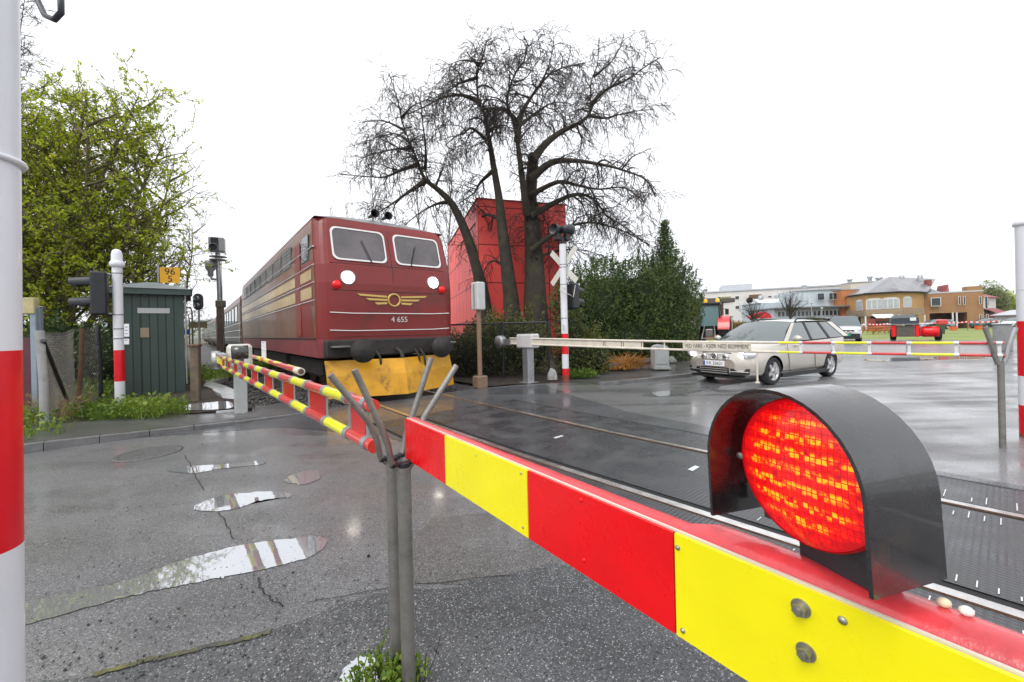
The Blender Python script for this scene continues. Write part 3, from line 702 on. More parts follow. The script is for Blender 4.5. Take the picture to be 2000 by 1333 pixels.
# left boom: pivot beyond the kerb, tip in the fork next to the camera
bl = thing('level_crossing_barrier', 'ladder-like red and yellow boom from the left pivot post to the forked posts', 'barrier', W(.66, 8.6), 0)
ob = W(.66, 8.6)
A_, B_ = W(.60, 1.72) - ob, W(.333, 9.4) - ob
zl = lambda s: .915 + .004 * math.sin(s * .6); zu = lambda s: 1.088 - .008 * s / 2
bnd = [0, .06, .30, .66, 1.04, 1.42, 1.80, 2.18, 2.56, 2.94, 3.32, 3.70, 4.08, 4.46, 4.84, 5.22, 5.6, 6.0, 6.4]
cols = [1] + [1 if i % 2 == 0 else 0 for i in range(17)]
cols[1] = 1
M_panelr = mat('red_panel_film', (.60, .006, .008), .25, 0, .1, 5, coat=.3)
bnd2 = bnd; cols2 = [1, 1] + [0 if i % 2 == 0 else 1 for i in range(16)]
ladder(bl, A_, B_, zl, zu, bnd2, cols2, .0265, lambda i: i > 0 and cols2[i] == 1, [M_tubey, M_tuber, M_galv], lambda i: M_panelr)
mb = MB(); d_ = (B_ - A_).normalized(); mb.cyl(A_ + V((0, 0, zu(0))) - d_ * .012, A_ + V((0, 0, zu(0))), .0285, 20); mb.build('end_cap', mat('red_cap', (.75, .05, .03), .35, 0, .1, 20), bl); mb = MB(); mb.cyl(A_ + V((0, 0, zl(0))) - d_ * .012, A_ + V((0, 0, zl(0))), .0285, 20); mb.build('end_cap', MATS['red_cap'], bl)
mb = MB(); p0, p1 = A_ + d_ * 6.4, A_ + d_ * 7.35
mb.prism([p0 + V((0, 0, .93)), p1 + V((0, 0, .93)), p1 + V((0, 0, 1.07)), p0 + V((0, 0, 1.07))], NV * .05); mb.build('root_panel', M_bandy, bl)
mb = MB(); mb.box(A_ + d_ * 6.9 + NV * .03 + V((0, 0, 1.09)), (.12, 1.0, .04), TH); mb.build('root_rail', M_galv, bl)
mb = MB(); c_ = A_ + d_ * 7.5 + V((0, 0, .97)); mb.lathe([(.0001, 0), (.17, 0), (.17, .14), (.0001, .14)], 28, NV, c_ - NV * .07); mb.build('counterweight', M_galv, bl)
pv_root = W(.66, 8.6) - ob
mb = MB(); mb.bbox((.0, 0, .47), (.19, .19, .94), .012, TH); mb.box((0, 0, .02), (.34, .34, .03), TH)
for p in ((.13, .13), (-.13, .13), (.13, -.13), (-.13, -.13)): mb.cyl((p[0], p[1], .03), (p[0], p[1], .07), .014, 6)
mb.build('post', M_postgrey, bl)
mb = MB(); q = V((.30, .23, 0)); mb.bbox(TV * .08 + V((0, 0, 1.05)), (.36, .46, .42), .05, TH); mb.build('machine_box', M_offwhite, bl)
mb = MB(); mb.cyl(NV * -.10 + V((0, 0, .84)), NV * -.13 + V((0, 0, .84)), .045, 16); mb.build('access_knob', M_galv, bl)
mb = MB(); lc = W(.49, 6.35, 1.19) - ob                    # its own hooded lamp
mb.lathe([(.086, .09), (.09, .09), (.09, -.09), (.0001, -.09)], 28, -NV, lc); mb.lathe([(.083, -.05), (.086, .09)], 28, -NV, lc); mb.box(lc - UZ * .095, (.08, .08, .06), TH); mb.build('lamp_hood', M_hood, bl)
mb = MB(); mb.lathe([(.0001, .07), (.06, .062), (.082, .03)], 24, -NV, lc); mb.build('lamp_lens', mat('small_lit_lens', (.3, .004, .004), .2, 0, emit=(1, .01, .006), es=.9), bl)
mb = MB(); mb.tube([W(.72, 7.2, 1.09) - ob, W(.70, 5.2, 1.10) - ob, W(.69, 3.75, 1.10) - ob], .026, 12)
mb.use(1)
for k in range(4): mb.cyl(W(.698, 3.9 + k * .72, 1.10) - ob, W(.70, 4.26 + k * .72, 1.10) - ob, .0275, 12)
mb.use(2); mb.cyl(W(.69, 3.62, 1.10) - ob, W(.69, 3.80, 1.10) - ob, .031, 14); mb.use(3); mb.cyl(W(.69, 3.617, 1.10) - ob, W(.69, 3.621, 1.10) - ob, .022, 12)
mb.build('stub_tube', [M_tuber, M_tubey, M_cream, M_rust], bl)
mb = MB(); p = W(.73, 6.1, 1.22) - ob
for k in range(5): mb.tube([p + TV * (k * .08 - .16) + V((0, 0, -.1)), p + TV * (k * .08 - .16) + V((0, 0, .1))], .008, 6)
for z in (-.1, 0, .1): mb.tube([p + TV * -.17 + V((0, 0, z)), p + TV * .17 + V((0, 0, z))], .008, 6)
mb.build('guard_frame', M_white, bl)

# far boom: pivot beside the hedge, tip in the right forked post
fa, fs0, fs1 = 6.80, .02, 9.0
fo = W(6.91, 7.94)
br = thing('level_crossing_barrier', 'far boom, half cream with VED FARE lettering, in front of the silver estate car', 'barrier', fo)
def fs_of(x):                                              # position along the far boom seen at photo column x
    r = ray(x, 680); d = V((r.x, r.y, 0)); k = fa / d.dot(NV); return (d * k).dot(TV)
A_, B_ = W(fa, 0) - fo, W(fa, 9) - fo
fzl = lambda s: 1.0 - .012 * math.sin(s * .5) * 2; fzu = lambda s: fzl(s) + .135 + .02 * min(1, s / 8)
S = [fs_of(x) for x in (1962, 1952, 1868, 1776, 1698, 1628, 1564, 1521)]
ladder(br, A_, B_, fzl, fzu, S, [1, 1, 0, 1, 0, 1, 0], .0165, lambda i: i in (1, 3, 5), [M_tubey, M_tuber, mat('white_collar', (.7, .7, .71), .4)], lambda i: M_tubeg)
rootS = [S[-1] + k * .46 for k in range(8)]; rootS.append(8.55)
ladder(br, A_, B_, fzl, fzu, rootS, [0] * 8, .021, lambda i: i in (2, 5, 6, 7), [M_cream, M_cream, M_cream], lambda i: M_cream)
s0, s1 = fs_of(1468), fs_of(1335)
mb = MB(); g = -NV * .024
P4 = [W(fa, s0, fzl(s0) + .012) - fo + g, W(fa, s1, fzl(s1) + .012) - fo + g, W(fa, s1, fzu(s1) - .012) - fo + g, W(fa, s0, fzu(s0) - .012) - fo + g]
mb.prism(P4, NV * .006); mb.use(1)
cc = (P4[0] + P4[1] + P4[2] + P4[3]) / 4 - NV * .0025
text_mb(mb, 'VED FARE - KJØR NED BOMMEN', .098, frame(cc, -TV, UZ), .0005, (s1 - s0) * .93)
mb.build('sign_plate', [M_cream, M_dark], br)
mb = MB(); s_ = fs_of(1478); mb.tube([W(fa, s_, fzl(s_)) - fo, W(fa, s_, .50) - fo], .014, 8); mb.box(W(fa, s_, .5) - fo, (.05, .05, .02), TH); mb.build('drop_leg', M_cream, br)
mb = MB(); mb.lathe([(.0001, 0), (.17, 0), (.18, .03), (.18, .16), (.17, .19), (.0001, .19)], 28, NV, W(fa, 8.98, 1.07) - fo - NV * .10); mb.box(W(fa, 8.66, 1.07) - fo, (.10, .30, .17), TH); mb.build('counterweight', M_galv, br)
pivot(br, fo, .92, (.30, .62, .36), M_galv, mat('pale_grey_box', (.58, .58, .57), .45, 0, .06, 5), .22, TH)
rf = thing('forked_post', 'slim grey forked post catching the tip of the far boom at the right', 'support post', V((5.28, 4.31, 0)), 0, 'forked posts that catch the booms')
mb = MB(); mb.tube([(0, 0, -.03), (0, 0, .94)], .027, 16); mb.build('post', M_steel, rf)
for sg, ht in ((-1, 1.31), (1, 1.30)):
    mb = MB(); q_ = V((.95, -.3, 0)).normalized() * sg; mb.tube([q_ * .02 + V((0, 0, .90)), q_ * .05 + V((0, 0, 1.0)), q_ * .06 + V((0, 0, 1.08)), q_ * .125 + V((0, 0, ht))], .023, 10); mb.build('fork_arm', M_steel if sg < 0 else M_galv, rf)

# ================================================================== STRIPED WARNING POLES
def bands(mb, base, r, zs, n=32):          # zs: (z, material) steps up
    for (z0, m0), (z1, _) in zip(zs, zs[1:]): mb.use(m0); mb.tube([V((0, 0, z0)), V((0, 0, z1))], r, n, False)
PM = [M_white, M_red, M_redfade, M_galv]
def clamp(mb, z, r): mb.lathe([(r, -.012), (r + .006, -.012), (r + .006, .012), (r, .012)], 28, org=(0, 0, z))
# left edge of the picture
t = thing('striped_pole', 'thick white pole with a long red band, closest of all, at the left edge', 'warning pole', V((-1.822, 1.33, 0)), 0); t.rotation_euler = (0, R(.9), 0)
mb = MB(); bands(mb, None, .105, [(-.1, 0), (.70, 1), (1.372, 0), (3.4, 0)], 48); mb.build('pole', PM, t)
mb = MB(); mb.lathe([(.105, -.012), (.117, -.009), (.121, 0), (.117, .009), (.105, .012)], 48, org=(0, 0, 2.02)); mb.build('ring', M_white, t)
mb = MB(); o_ = V((-1.79, 1.33, 0)); cp = [(30, -90, 1.75), (52, -40, 1.75), (66, 0, 1.74), (82, 32, 1.72), (101, 40, 1.70), (114, 26, 1.69), (113, 0, 1.70), (100, -30, 1.72), (90, -80, 1.75)]
mb.tube([AT(x, y, Y) - o_ for x, y, Y in cp], .011, 10); mb.build('cable_loop', mat('black_cable', (.03, .035, .045), .45, 0, .3, 40), t)
# left, with the two-lamp signal head facing the road
def head(t, c, face, h=.52, w=.25, dp=.2, n=2):
    mb = MB(); ang = math.atan2(face.y, face.x); mb.bbox(c, (dp, w, h), .025, ang); mb.build('signal_head', M_dark, t)
    for k in range(n):
        z = c.z + (k - (n - 1) / 2) * -h * .46
        mb = MB(); p = V((c.x, c.y, z + .02)) + face * (dp / 2 - .005); sd = face.cross(UZ)
        loops = []
        for d_, r_ in ((0, .105), (.14, .098), (.27, .088)):
            l = []
            for i in range(15):
                a = -.5 + (math.pi + 1.0) * i / 14; l.append(p + face * d_ + sd * (r_ * math.cos(a)) + UZ * (r_ * math.sin(a) - d_ * .08))
            loops.append(l)
        mb.loft(loops, closed=False); mb.loft([[q - (q - p).normalized() * .006 for q in reversed(l)] for l in loops], closed=False)
        mb.build('visor', M_visor, t)
        mb = MB(); mb.lathe([(.0001, .012), (.06, .006), (.09, 0)], 20, face, p - UZ * .005); mb.build('signal_lens', mat('unlit_lens', (.05, .012, .01), .15) if 'unlit_lens' not in MATS else MATS['unlit_lens'], t)
lpz = V((-7.31, 7.4, 0)); ltop = AT(226, 487, 7.4).z
t = thing('striped_pole', 'white and red pole with a black two-lamp head, in front of the green shed', 'warning pole', lpz)
mb = MB(); bands(mb, None, .073, [(-.05, 2), (.05, 0), (.62, 1), (1.20, 0), (ltop - .27, 0)]); mb.build('pole', PM, t)
mb = MB(); mb.lathe([(.075, ltop - .34), (.103, ltop - .33), (.106, ltop - .25), (.09, ltop - .235), (.08, ltop - .21), (.078, ltop - .09), (.062, ltop - .03), (.03, ltop - .004), (.0001, ltop)], 28); mb.build('cap', M_white, t)
for z in (2.63, 1.86, 1.60, 1.42):
    mb = MB(); clamp(mb, z, .073); mb.build('clamp', M_galv, t)
for z in (2.6, 1.87): mb = MB(); mb.tube([NV * -.08 + V((0, 0, z)), NV * -.14 + V((0, 0, z + .01))], .016, 8); mb.build('bracket', M_galv, t)
mb = MB(); mb.tube([NV * -.1 + V((0, 0, 2.58)), NV * -.16 + V((0.02, 0, 2.4)), NV * -.24 + V((0, 0, 2.3))], .008, 6); mb.build('cable', M_galv, t)
head(t, NV * -.235 + V((0, 0, 2.24)), -NV, .78, .30, .22)
for (x, y0, y1, tx) in ((247, 633, 658, ('96', 'BR')), (247, 662, 673, ('41',))):
    c0 = AT(x, (y0 + y1) / 2, 7.33) - lpz; hh = (y1 - y0) / FPX * 7.35
    mb = MB(); fx = V((.97, -.24, 0)).normalized(); fr_ = frame(c0, fx, UZ); mb.prism([fr_ @ V(q) for q in ((-.06, -hh / 2, 0), (.06, -hh / 2, 0), (.06, hh / 2, 0), (-.06, hh / 2, 0))], fr_.to_3x3() @ V((0, 0, -.006)))
    mb.use(1)
    for k in range(3 if len(tx) > 1 else 1): mb.prism([fr_ @ V(q) for q in ((-.04, hh * (.25 - .25 * k) - .008, .001), (.035, hh * (.25 - .25 * k) - .008, .001), (.035, hh * (.25 - .25 * k) + .008, .001), (-.04, hh * (.25 - .25 * k) + .008, .001))], fr_.to_3x3() @ V((0, 0, .0006)))
    mb.build('notice_plate', [M_white, mat('faded_ink', (.25, .27, .29), .6) if 'faded_ink' not in MATS else MATS['faded_ink']], t)
# centre, with crossbuck, lamps on top and a head facing right
cpz = V((1.41, 10.68, 0)); ctop = AT(1091, 478, 10.68).z
t = thing('striped_pole', 'white and red pole with a pale crossbuck and black lamps on top', 'warning pole', cpz)
mb = MB(); bands(mb, None, .09, [(-.05, 2), (.16, 1), (.34, 0), (.72, 1), (1.27, 0), (ctop, 0)]); mb.build('pole', PM, t)
mb = MB(); mb.cyl((0, 0, ctop), (0, 0, ctop + .18), .06, 14); mb.build('lamp_stem', M_dark, t)
for sg in (-1, 1):
    mb = MB(); fc = (TV * sg * .35 + NV * (.9 if sg < 0 else .4)).normalized(); fc = -fc if sg > 0 else fc; c0 = V((0, 0, ctop + .40)) + NV * (.16 * -sg * -1)
    mb.lathe([(.0001, -.13), (.10, -.13), (.11, .02), (.135, .05), (.15, .17), (.143, .17), (.12, .05), (.0001, .04)], 22, -NV if sg < 0 else NV, V((0, 0, ctop + .40)) + NV * (sg * .08) + TV * (sg * -.09)); mb.build('top_lamp', M_visor, t)
    mb = MB(); mb.bbox(V((0, 0, ctop + .20)) + NV * (sg * .12) + TV * (sg * -.05), (.17, .15, .20), .02, TH); mb.build('lamp_box', M_dark, t)
M_cross = mat('crossbuck_back', (.66, .65, .58), .5, 0, .06, 6)
zc = AT(1098, 521, 10.8).z
for sg in (-1, 1):
    mb = MB(); dv = (TV * .72 * sg + UZ * .70).normalized(); pr = dv.cross(NV); c0 = NV * .105 + V((-.06, .03, zc)); hl_ = .64; hw = .082
    e = NV * (.004 if sg > 0 else 0)
    mb.prism([c0 + dv * hl_ + pr * hw + e, c0 + dv * hl_ - pr * hw + e, c0 - dv * hl_ - pr * hw + e, c0 - dv * hl_ + pr * hw + e], NV * .0035); mb.build('crossbuck_board', M_cross, t)
for z in (zc + .03, zc - .04, zc - .5, zc - 1.4):
    mb = MB(); clamp(mb, z, .09); mb.build('clamp', M_galv, t)
head(t, NV * .34 + V((0, 0, AT(1118, 578, 10.7).z)), NV, .68, .30, .24)
mb = MB(); z0 = AT(1095, 565, 10.7).z
mb.tube([NV * -.02 + TV * -.1 + V((0, 0, z0)), NV * -.18 + TV * -.08 + V((0, 0, z0 + .05)), NV * -.22 + TV * -.06 + V((0, 0, z0 - .05)), NV * -.12 + TV * -.1 + V((0, 0, z0 - .12)), NV * .06 + TV * -.12 + V((0, 0, z0 - .15)), NV * .2 + TV * -.16 + V((0, 0, z0 - .22)), NV * .28 + TV * -.17 + V((0, 0, z0 + .1))], .010, 8); mb.build('white_cable', M_cream, t)
mb = MB(); c0 = AT(1101, 640, 10.58) - cpz; mb.box(c0, (.14, .006, .19), TH + .6); mb.build('notice_plate', M_tubeg, t)
mb = MB(); mb.cyl(NV * .06 + TV * .12 + V((.11, 0, 0)), NV * .06 + TV * .12 + V((.11, 0, 1.5)), .035, 10); mb.build('cable_duct', M_galv, t)
# right edge
rp = V((6.06, 4.66, 0)); rtop = AT(1985, 432, 4.66).z
t = thing('striped_pole', 'white pole with red band and red foot at the right edge, past the boom tip', 'warning pole', rp)
zb = [AT(1985, y, 4.6).z for y in (795, 737, 628)]
mb = MB(); bands(mb, None, .098, [(-.05, 2), (.04, 1), (zb[0], 0), (zb[1], 1), (zb[2], 0), (rtop - .05, 0)], 40); mb.build('pole', PM, t)
mb = MB(); mb.lathe([(.098, rtop - .06), (.115, rtop - .05), (.115, rtop), (.0001, rtop + .01)], 32); mb.build('cap', M_white, t); mb = MB(); mb.lathe([(.098, -.004), (.104, 0), (.098, .004)], 32, org=(0, 0, AT(1985, 565, 4.6).z)); mb.build('ring', M_white, t)
for i in range(5):
    mb = MB(); z = .9 + i * .1; d_ = V((-.75, -.66, 0)).normalized(); mb.lathe([(.012, 0), (.009, .006), (.0001, .007)], 10, d_, V((0, 0, z)) + d_ * .097); mb.build('rivet', M_galv, t)

# ================================================================== TRAIN
M_lred = mat('locomotive_red', (.21, .014, .012), .4, 0, .2, .7, coat=.12, stain=(.12, .02, .015), ss=1.2, st=.55)
M_lside = mat('locomotive_brown', (.20, .09, .055), .4, 0, .25, .8, coat=.15, stain=(.12, .07, .05), ss=2, st=.55)
M_lcream = mat('locomotive_cream', (.55, .40, .20), .4, 0, .2, 2, coat=.2)
M_silver = mat('silver_trim', (.72, .7, .68), .25, .6)
M_roofg = mat('locomotive_roof', (.22, .22, .23), .45, .2, .3, 2, stain=(.1, .1, .1), ss=3)
M_under = mat('underframe', (.03, .026, .024), .7, .1, .5, 6, .4, 20)
M_plow = mat('plough_yellow', (.62, .30, .008), .4, 0, .25, 3, stain=(.3, .15, .02), ss=4, st=.56)
M_skirt = mat('locomotive_skirt', (.27, .06, .07), .4, 0, .2, 2)
M_gold = mat('gold_emblem', (.60, .42, .12), .35, .4)
M_headl = mat('headlamp_lit', (1, .95, .8), .2, 0, emit=(1, .93, .78), es=12)
M_cside = mat('carriage_side', (.055, .05, .045), .45, 0, .3, .7)
M_cside2 = mat('carriage_lower', (.06, .062, .058), .45, .1, .2, 1.5)
M_tyre = mat('tyre_rubber', (.018, .018, .019), .75, 0, .3, 20)
TA, TS = 3.5, 8.5
lo = thing('diesel_locomotive', 'dark red locomotive with lit headlamps and yellow snow plough coming over the crossing', 'locomotive', W(TA, TS), TH)
LL = 15.2
def plan(hw, y0, y1, z, r=.32, n=6):
    pts = []
    for k in range(n + 1):
        a = math.pi / 2 * k / n; pts.append(V((-hw + r - r * math.cos(a), y0 + r * .8 - r * .8 * math.sin(a), z)))
    for k in range(n + 1):
        a = math.pi / 2 * k / n; pts.append(V((hw - r + r * math.sin(a), y0 + r * .8 - r * .8 * math.cos(a), z)))
    pts += [V((hw, y1, z)), V((-hw, y1, z))]
    return pts
lev = [(.92, .10, 1.50), (1.30, .02, 1.54), (2.0, 0, 1.55), (2.45, .0, 1.55), (2.82, .05, 1.55), (3.25, .18, 1.54), (3.72, .33, 1.51), (3.86, .40, 1.49)]
def lev_at(z):
    for (a, b) in zip(lev, lev[1:]):
        if a[0] <= z <= b[0]:
            t = (z - a[0]) / (b[0] - a[0]); return tuple(a[k] + (b[k] - a[k]) * t for k in range(3))
    return lev[-1]
mb = MB(); loops = [plan(hw, y, LL, z) for z, y, hw in lev]
nn_ = len(loops[0]); vs = [p for l in loops for p in l]
for i in range(len(loops) - 1):
    for k in range(nn_):
        front = k <= 12; mb.use(0 if (front and i > 0) else (2 if i == 0 else 1))
        if k == nn_ - 1: mb.use(0 if False else (2 if i == 0 else 1))
        mb.add([loops[i][k], loops[i][(k + 1) % nn_], loops[i + 1][(k + 1) % nn_], loops[i + 1][k]], [(0, 1, 2, 3)], False)
mb.use(0); mb.add(loops[0], [tuple(range(nn_ - 1, -1, -1))])
# cab sides stay red
for sg in (-1, 1):
    for (z0, z1) in ((1.30, 2.0), (2.0, 2.82), (2.82, 3.84)):
        h0, h1 = lev_at(z0)[2] + .004, lev_at(z1)[2] + .004
        a = [V((sg * h0, .36, z0)), V((sg * h0, 2.1, z0)), V((sg * h1, 2.1, z1)), V((sg * h1, .62, z1))]
        mb.use(0); mb.add(a if sg > 0 else list(reversed(a)), [(0, 1, 2, 3)])
body = mb.build('body', [M_lred, M_lside, M_skirt], lo)
for sg in (-1,):                                            # cream bands and silver rails of the livery
    for z0, z1 in ((2.16, 2.40), (2.54, 2.76)):
        mb = MB(); h = 1.553; mb.prism([V((sg * h, .5, z0)), V((sg * h, LL - .1, z0)), V((sg * h, LL - .1, z1)), V((sg * h, .5, z1))], V((sg * .006, 0, 0))); mb.build('cream_band', M_lcream, lo)
    for z in (1.32, 2.10, 2.47, 2.83, 3.2):
        mb = MB(); mb.tube([V((sg * 1.553, .30, z)), V((sg * 1.553, LL, z))], .016, 6); mb.build('trim_rail', M_silver if z > 1.5 else M_under, lo)
    mb = MB(); mb.bbox((sg * 1.545, 1.05, 3.25), (.03, .66, .55), .01); mb.build('side_window', M_glass, lo)
    mb = MB(); mb.prism([V((sg * 1.552, 1.55, 1.36)), V((sg * 1.552, 2.15, 1.36)), V((sg * 1.552, 2.15, 3.5)), V((sg * 1.552, 1.55, 3.5))], V((sg * .008, 0, 0))); mb.build('door', M_lred, lo)
    for k in range(8):
        mb = MB(); y = 3.2 + k * 1.45; mb.box((sg * 1.545, y, 3.35), (.02, 1.1, .5))
        for q in range(6): mb.box((sg * 1.556, y, 3.14 + q * .085), (.012, 1.06, .03))
        mb.build('grille', M_roofg, lo)
# roof: rounded shell with exhaust and fans
mb = MB(); lr = []
for y, dz, k in ((.40, 0, 1), (.75, .16, .97), (1.25, .30, .95), (1.9, .36, .95), (LL, .36, .95)):
    l = [];
    for i in range(15):
        a = math.pi * i / 14; l.append(V((-1.49 * k * math.cos(a) if 0 < i < 14 else -1.50 * math.cos(a), y, 3.85 + (dz + .02) * math.sin(a) ** .6)))
    lr.append(l)
mb.loft(lr, closed=False); mb.add(lr[-1], [tuple(range(15))]); mb.add(lr[0], [tuple(range(14, -1, -1))]); roof = mb.build('roof', M_roofg, lo)
mb = MB(); mb.bbox((0, 6, 4.27), (1.0, 2.2, .22), .05); mb.bbox((0, 10, 4.27), (1.4, 2.6, .2), .05); mb.cyl((0, 4.0, 4.2), (0, 4.0, 4.5), .16, 14)
mb.build('exhaust_hood', M_roofg, roof)
mb = MB()
for sg in (-1, 1): mb.lathe([(.03, 0), (.04, .2), (.10, .36), (.09, .36), (.02, .1)], 14, (0, -1, 0), V((sg * .16, .95, 4.16)))
mb.build('horn', M_under, roof)
# front: windscreens, lamps, emblem, number, handrails
def fz(x, z, out=.0): return V((x, lev_at(z)[1] - out, z))
for sg in (-1, 1):
    xa, xb = sg * .10, sg * 1.24
    def rr_pts(inset, out):
        x0, x1 = min(xa, xb) + inset, max(xa, xb) - inset; z0, z1 = 2.93 + inset, 3.66 - inset; r = .12; p = []
        for cx, cz, a0 in ((x1 - r, z1 - r, 0), (x0 + r, z1 - r, 90), (x0 + r, z0 + r, 180), (x1 - r, z0 + r, 270)):
            for k in range(5): a = R(a0 + k * 22.5); p.append(fz(cx + r * math.cos(a), cz + r * math.sin(a), out))
        return p
    mb = MB(); o, i_ = rr_pts(0, .03), rr_pts(.035, .03); k = len(o)
    mb.add(o + i_, [(j, (j + 1) % k, k + (j + 1) % k, k + j) for j in range(k)]); mb.loft([rr_pts(0, 0), o], cap=False); mb.build('windscreen_frame', M_silver, lo)
    mb = MB(); g_ = rr_pts(.03, .016); mb.add(g_, [tuple(range(len(g_)))]); mb.build('windscreen', mat('cab_glass', (.07, .055, .06), .05, 0, .5, 1.5, ior=1.9) if 'cab_glass' not in MATS else MATS['cab_glass'], lo)
    mb = MB(); mb.tube([fz(sg * .45, 2.92, .05), fz(sg * .62, 3.4, .05)], .010, 6); mb.build('wiper', M_under, lo)
    c0 = fz(sg * .97, 2.56, 0); hb = MB(); hb.lathe([(.15, -.02), (.15, .03), (.125, .045), (.118, .03)], 24, (0, -1, 0), c0); hl_o = hb.build('headlamp', M_silver, lo)
    hb = MB(); hb.lathe([(.118, .028), (.07, .042), (.0001, .045)], 24, (0, -1, 0), c0); hb.build('lamp_glass', M_headl, hl_o)
    hb = MB(); hb.lathe([(.09, -.02), (.09, .03), (.0001, .04)], 20, (0, -1, 0), fz(sg * 1.2, 2.4, 0)); hb.build('marker_lamp', M_bandr, lo)
mb = MB(); ez = 2.12
mb.lathe([(.115, 0), (.115, .03), (.15, .03), (.15, 0)], 26, (0, -1, 0), fz(0, ez, .0))
for sg in (-1, 1):
    for k in range(3): mb.prism([fz(sg * .16, ez + .09 - k * .07, .002), fz(sg * (.80 - k * .18), ez + .12 - k * .09, .002), fz(sg * (.74 - k * .18), ez + .075 - k * .09, .002), fz(sg * .16, ez + .05 - k * .07, .002)], V((0, -.02, 0)))
mb.build('winged_emblem', M_gold, lo)
mb = MB(); text_mb(mb, '4 655', .17, frame(fz(.12, 1.69, .012), (1, 0, 0), (0, 0, 1)), .002); mb.build('number', mat('number_white', (.72, .68, .66), .4), lo)
for (a_, b_) in (((0, 2.35), (0, 3.8)), ((-1.3, 2.30), (1.3, 2.30)), ((-1.3, 2.86), (1.3, 2.86)), ((-1.22, 1.34), (1.22, 1.34))):
    mb = MB(); mb.tube([fz(a_[0] + (b_[0] - a_[0]) * k / 6, a_[1] + (b_[1] - a_[1]) * k / 6, .001) for k in range(7)], .006, 5); mb.build('panel_seam', M_under, lo)
for x in (-1.2, 1.2):
    mb = MB(); mb.box(fz(x, 1.15, .25), (.34, .22, .03)); mb.build('step', M_steel, lo)
for z in (1.84, 1.48):
    mb = MB(); mb.tube([fz(-1.35, z, .05), fz(-.9, z - .02, .07), fz(.9, z - .02, .07), fz(1.35, z, .05)], .014, 6); mb.build('handrail', M_silver, lo)
mb = MB(); mb.bbox((0, .0, 1.10), (2.9, .22, .36), .03); mb.build('buffer_beam', M_under, lo)
for sg in (-1, 1):
    mb = MB(); mb.lathe([(.09, 0), (.09, .42), (.24, .44), (.24, .48), (.0001, .49)], 22, (0, -1, 0), V((sg * .87, -.08, 1.06))); mb.build('buffer', M_under, lo)
mb = MB(); mb.tube([V((0, -.1, 1.05)), V((0, -.35, .98)), V((.02, -.42, .72)), V((0, -.3, .6))], .04, 8); mb.build('coupling', M_under, lo)
for x in (-.45, .42, .55):
    mb = MB(); mb.tube([V((x, -.1, 1.02)), V((x, -.3, .9)), V((x + .03, -.3, .62)), V((x, -.12, .55))], .024, 8); mb.build('brake_hose', M_under, lo)
mb = MB(); hl2 = []
for x in (-1.42, -.7, 0, .7, 1.42):
    y = -.62 + .55 * abs(x) / 1.42; hl2.append([V((x, y + .18, .86)), V((x, y + .06, .55)), V((x, y - .02, .12)), V((x, y + .03, .12)), V((x, y + .12, .56)), V((x, y + .25, .86))])
mb.loft(hl2, smooth=False); mb.build('snow_plough', M_plow, lo)
for y0 in (3.0, 11.8):
    bg_ = MB(); bg_.bbox((0, y0, .62), (2.5, 3.6, .38), .05); bo = bg_.build('bogie', M_under, lo)
    for dy in (-1.3, 0, 1.3):
        mb = MB()
        for sg in (-1, 1): mb.lathe([(.0001, -.06), (.46, -.06), (.50, .0), (.50, .06), (.0001, .07)], 24, (sg, 0, 0), V((sg * .72, y0 + dy, .52)))
        mb.cyl((-.7, y0 + dy, .52), (.7, y0 + dy, .52), .08); mb.build('wheelset', M_rust, bo)
mb = MB(); mb.bbox((0, 7.4, .62), (2.5, 4.2, .55), .08); mb.build('fuel_tank', M_under, lo)
mb = MB(); mb.box((0, LL + .2, 2.2), (1.6, .7, 2.2)); mb.build('gangway', M_under, lo)
# carriages: one built, three copies
def carriage(s0):
    c = thing('passenger_carriage', '', 'railway carriage', W(TA, s0), TH, 'carriages behind the locomotive')
    CL = 25.4; prof = [(-1.42, .85), (-1.52, 1.1), (-1.55, 2.0), (-1.53, 3.0), (-1.40, 3.6), (-1.05, 3.95), (-.5, 4.12), (0, 4.16)]
    full = prof + [(-x, z) for x, z in reversed(prof[:-1])]
    mb = MB(); n = len(full)
    for i in range(n - 1):
        x0, z0, x1, z1 = *full[i], *full[i + 1]
        mb.use(2 if min(z0, z1) >= 3.55 else (1 if max(z0, z1) <= 2.05 else 0))
        mb.add([V((x0, 0, z0)), V((x0, CL, z0)), V((x1, CL, z1)), V((x1, 0, z1))], [(0, 1, 2, 3)], True)
    mb.use(0); mb.add([V((x, 0, z)) for x, z in full], [tuple(range(n))]); mb.add([V((x, CL, z)) for x, z in full], [tuple(range(n - 1, -1, -1))])
    mb.build('body', [M_cside, M_cside2, M_roofg], c)
    for z in (1.35, 1.72, 2.08, 3.05):
        mb = MB(); mb.tube([V((-1.56, .1, z)), V((-1.56, CL - .1, z))], .018, 6); mb.build('trim_rail', M_silver, c)
    mb = MB(); mb.box((-1.545, CL / 2, 3.28), (.03, CL - .3, .3)); mb.build('red_band', M_lside, c)
    for k in range(10):
        y = 2.6 + k * 2.24; mb = MB(); mb.bbox((-1.545, y, 2.62), (.05, 1.5, .86), .02); wo = mb.build('window', M_glass, c)
    for y in (.9, CL - .9): mb = MB(); mb.box((-1.545, y, 2.1), (.04, .8, 2.0)); mb.build('door', M_lside, c)
    for y in (3.4, CL - 3.4):
        mb = MB(); mb.bbox((0, y, .6), (2.3, 3.2, .35), .05)
        for dy in (-1.25, 1.25):
            for sg in (-1, 1): mb.lathe([(.0001, -.06), (.44, -.06), (.46, .06), (.0001, .07)], 18, (sg, 0, 0), V((sg * .74, y + dy, .46)))
        mb.build('bogie', M_under, c)
    mb = MB(); mb.box((0, CL / 2, .7), (2.2, 9, .45)); mb.build('underfloor_box', M_under, c)
    return c
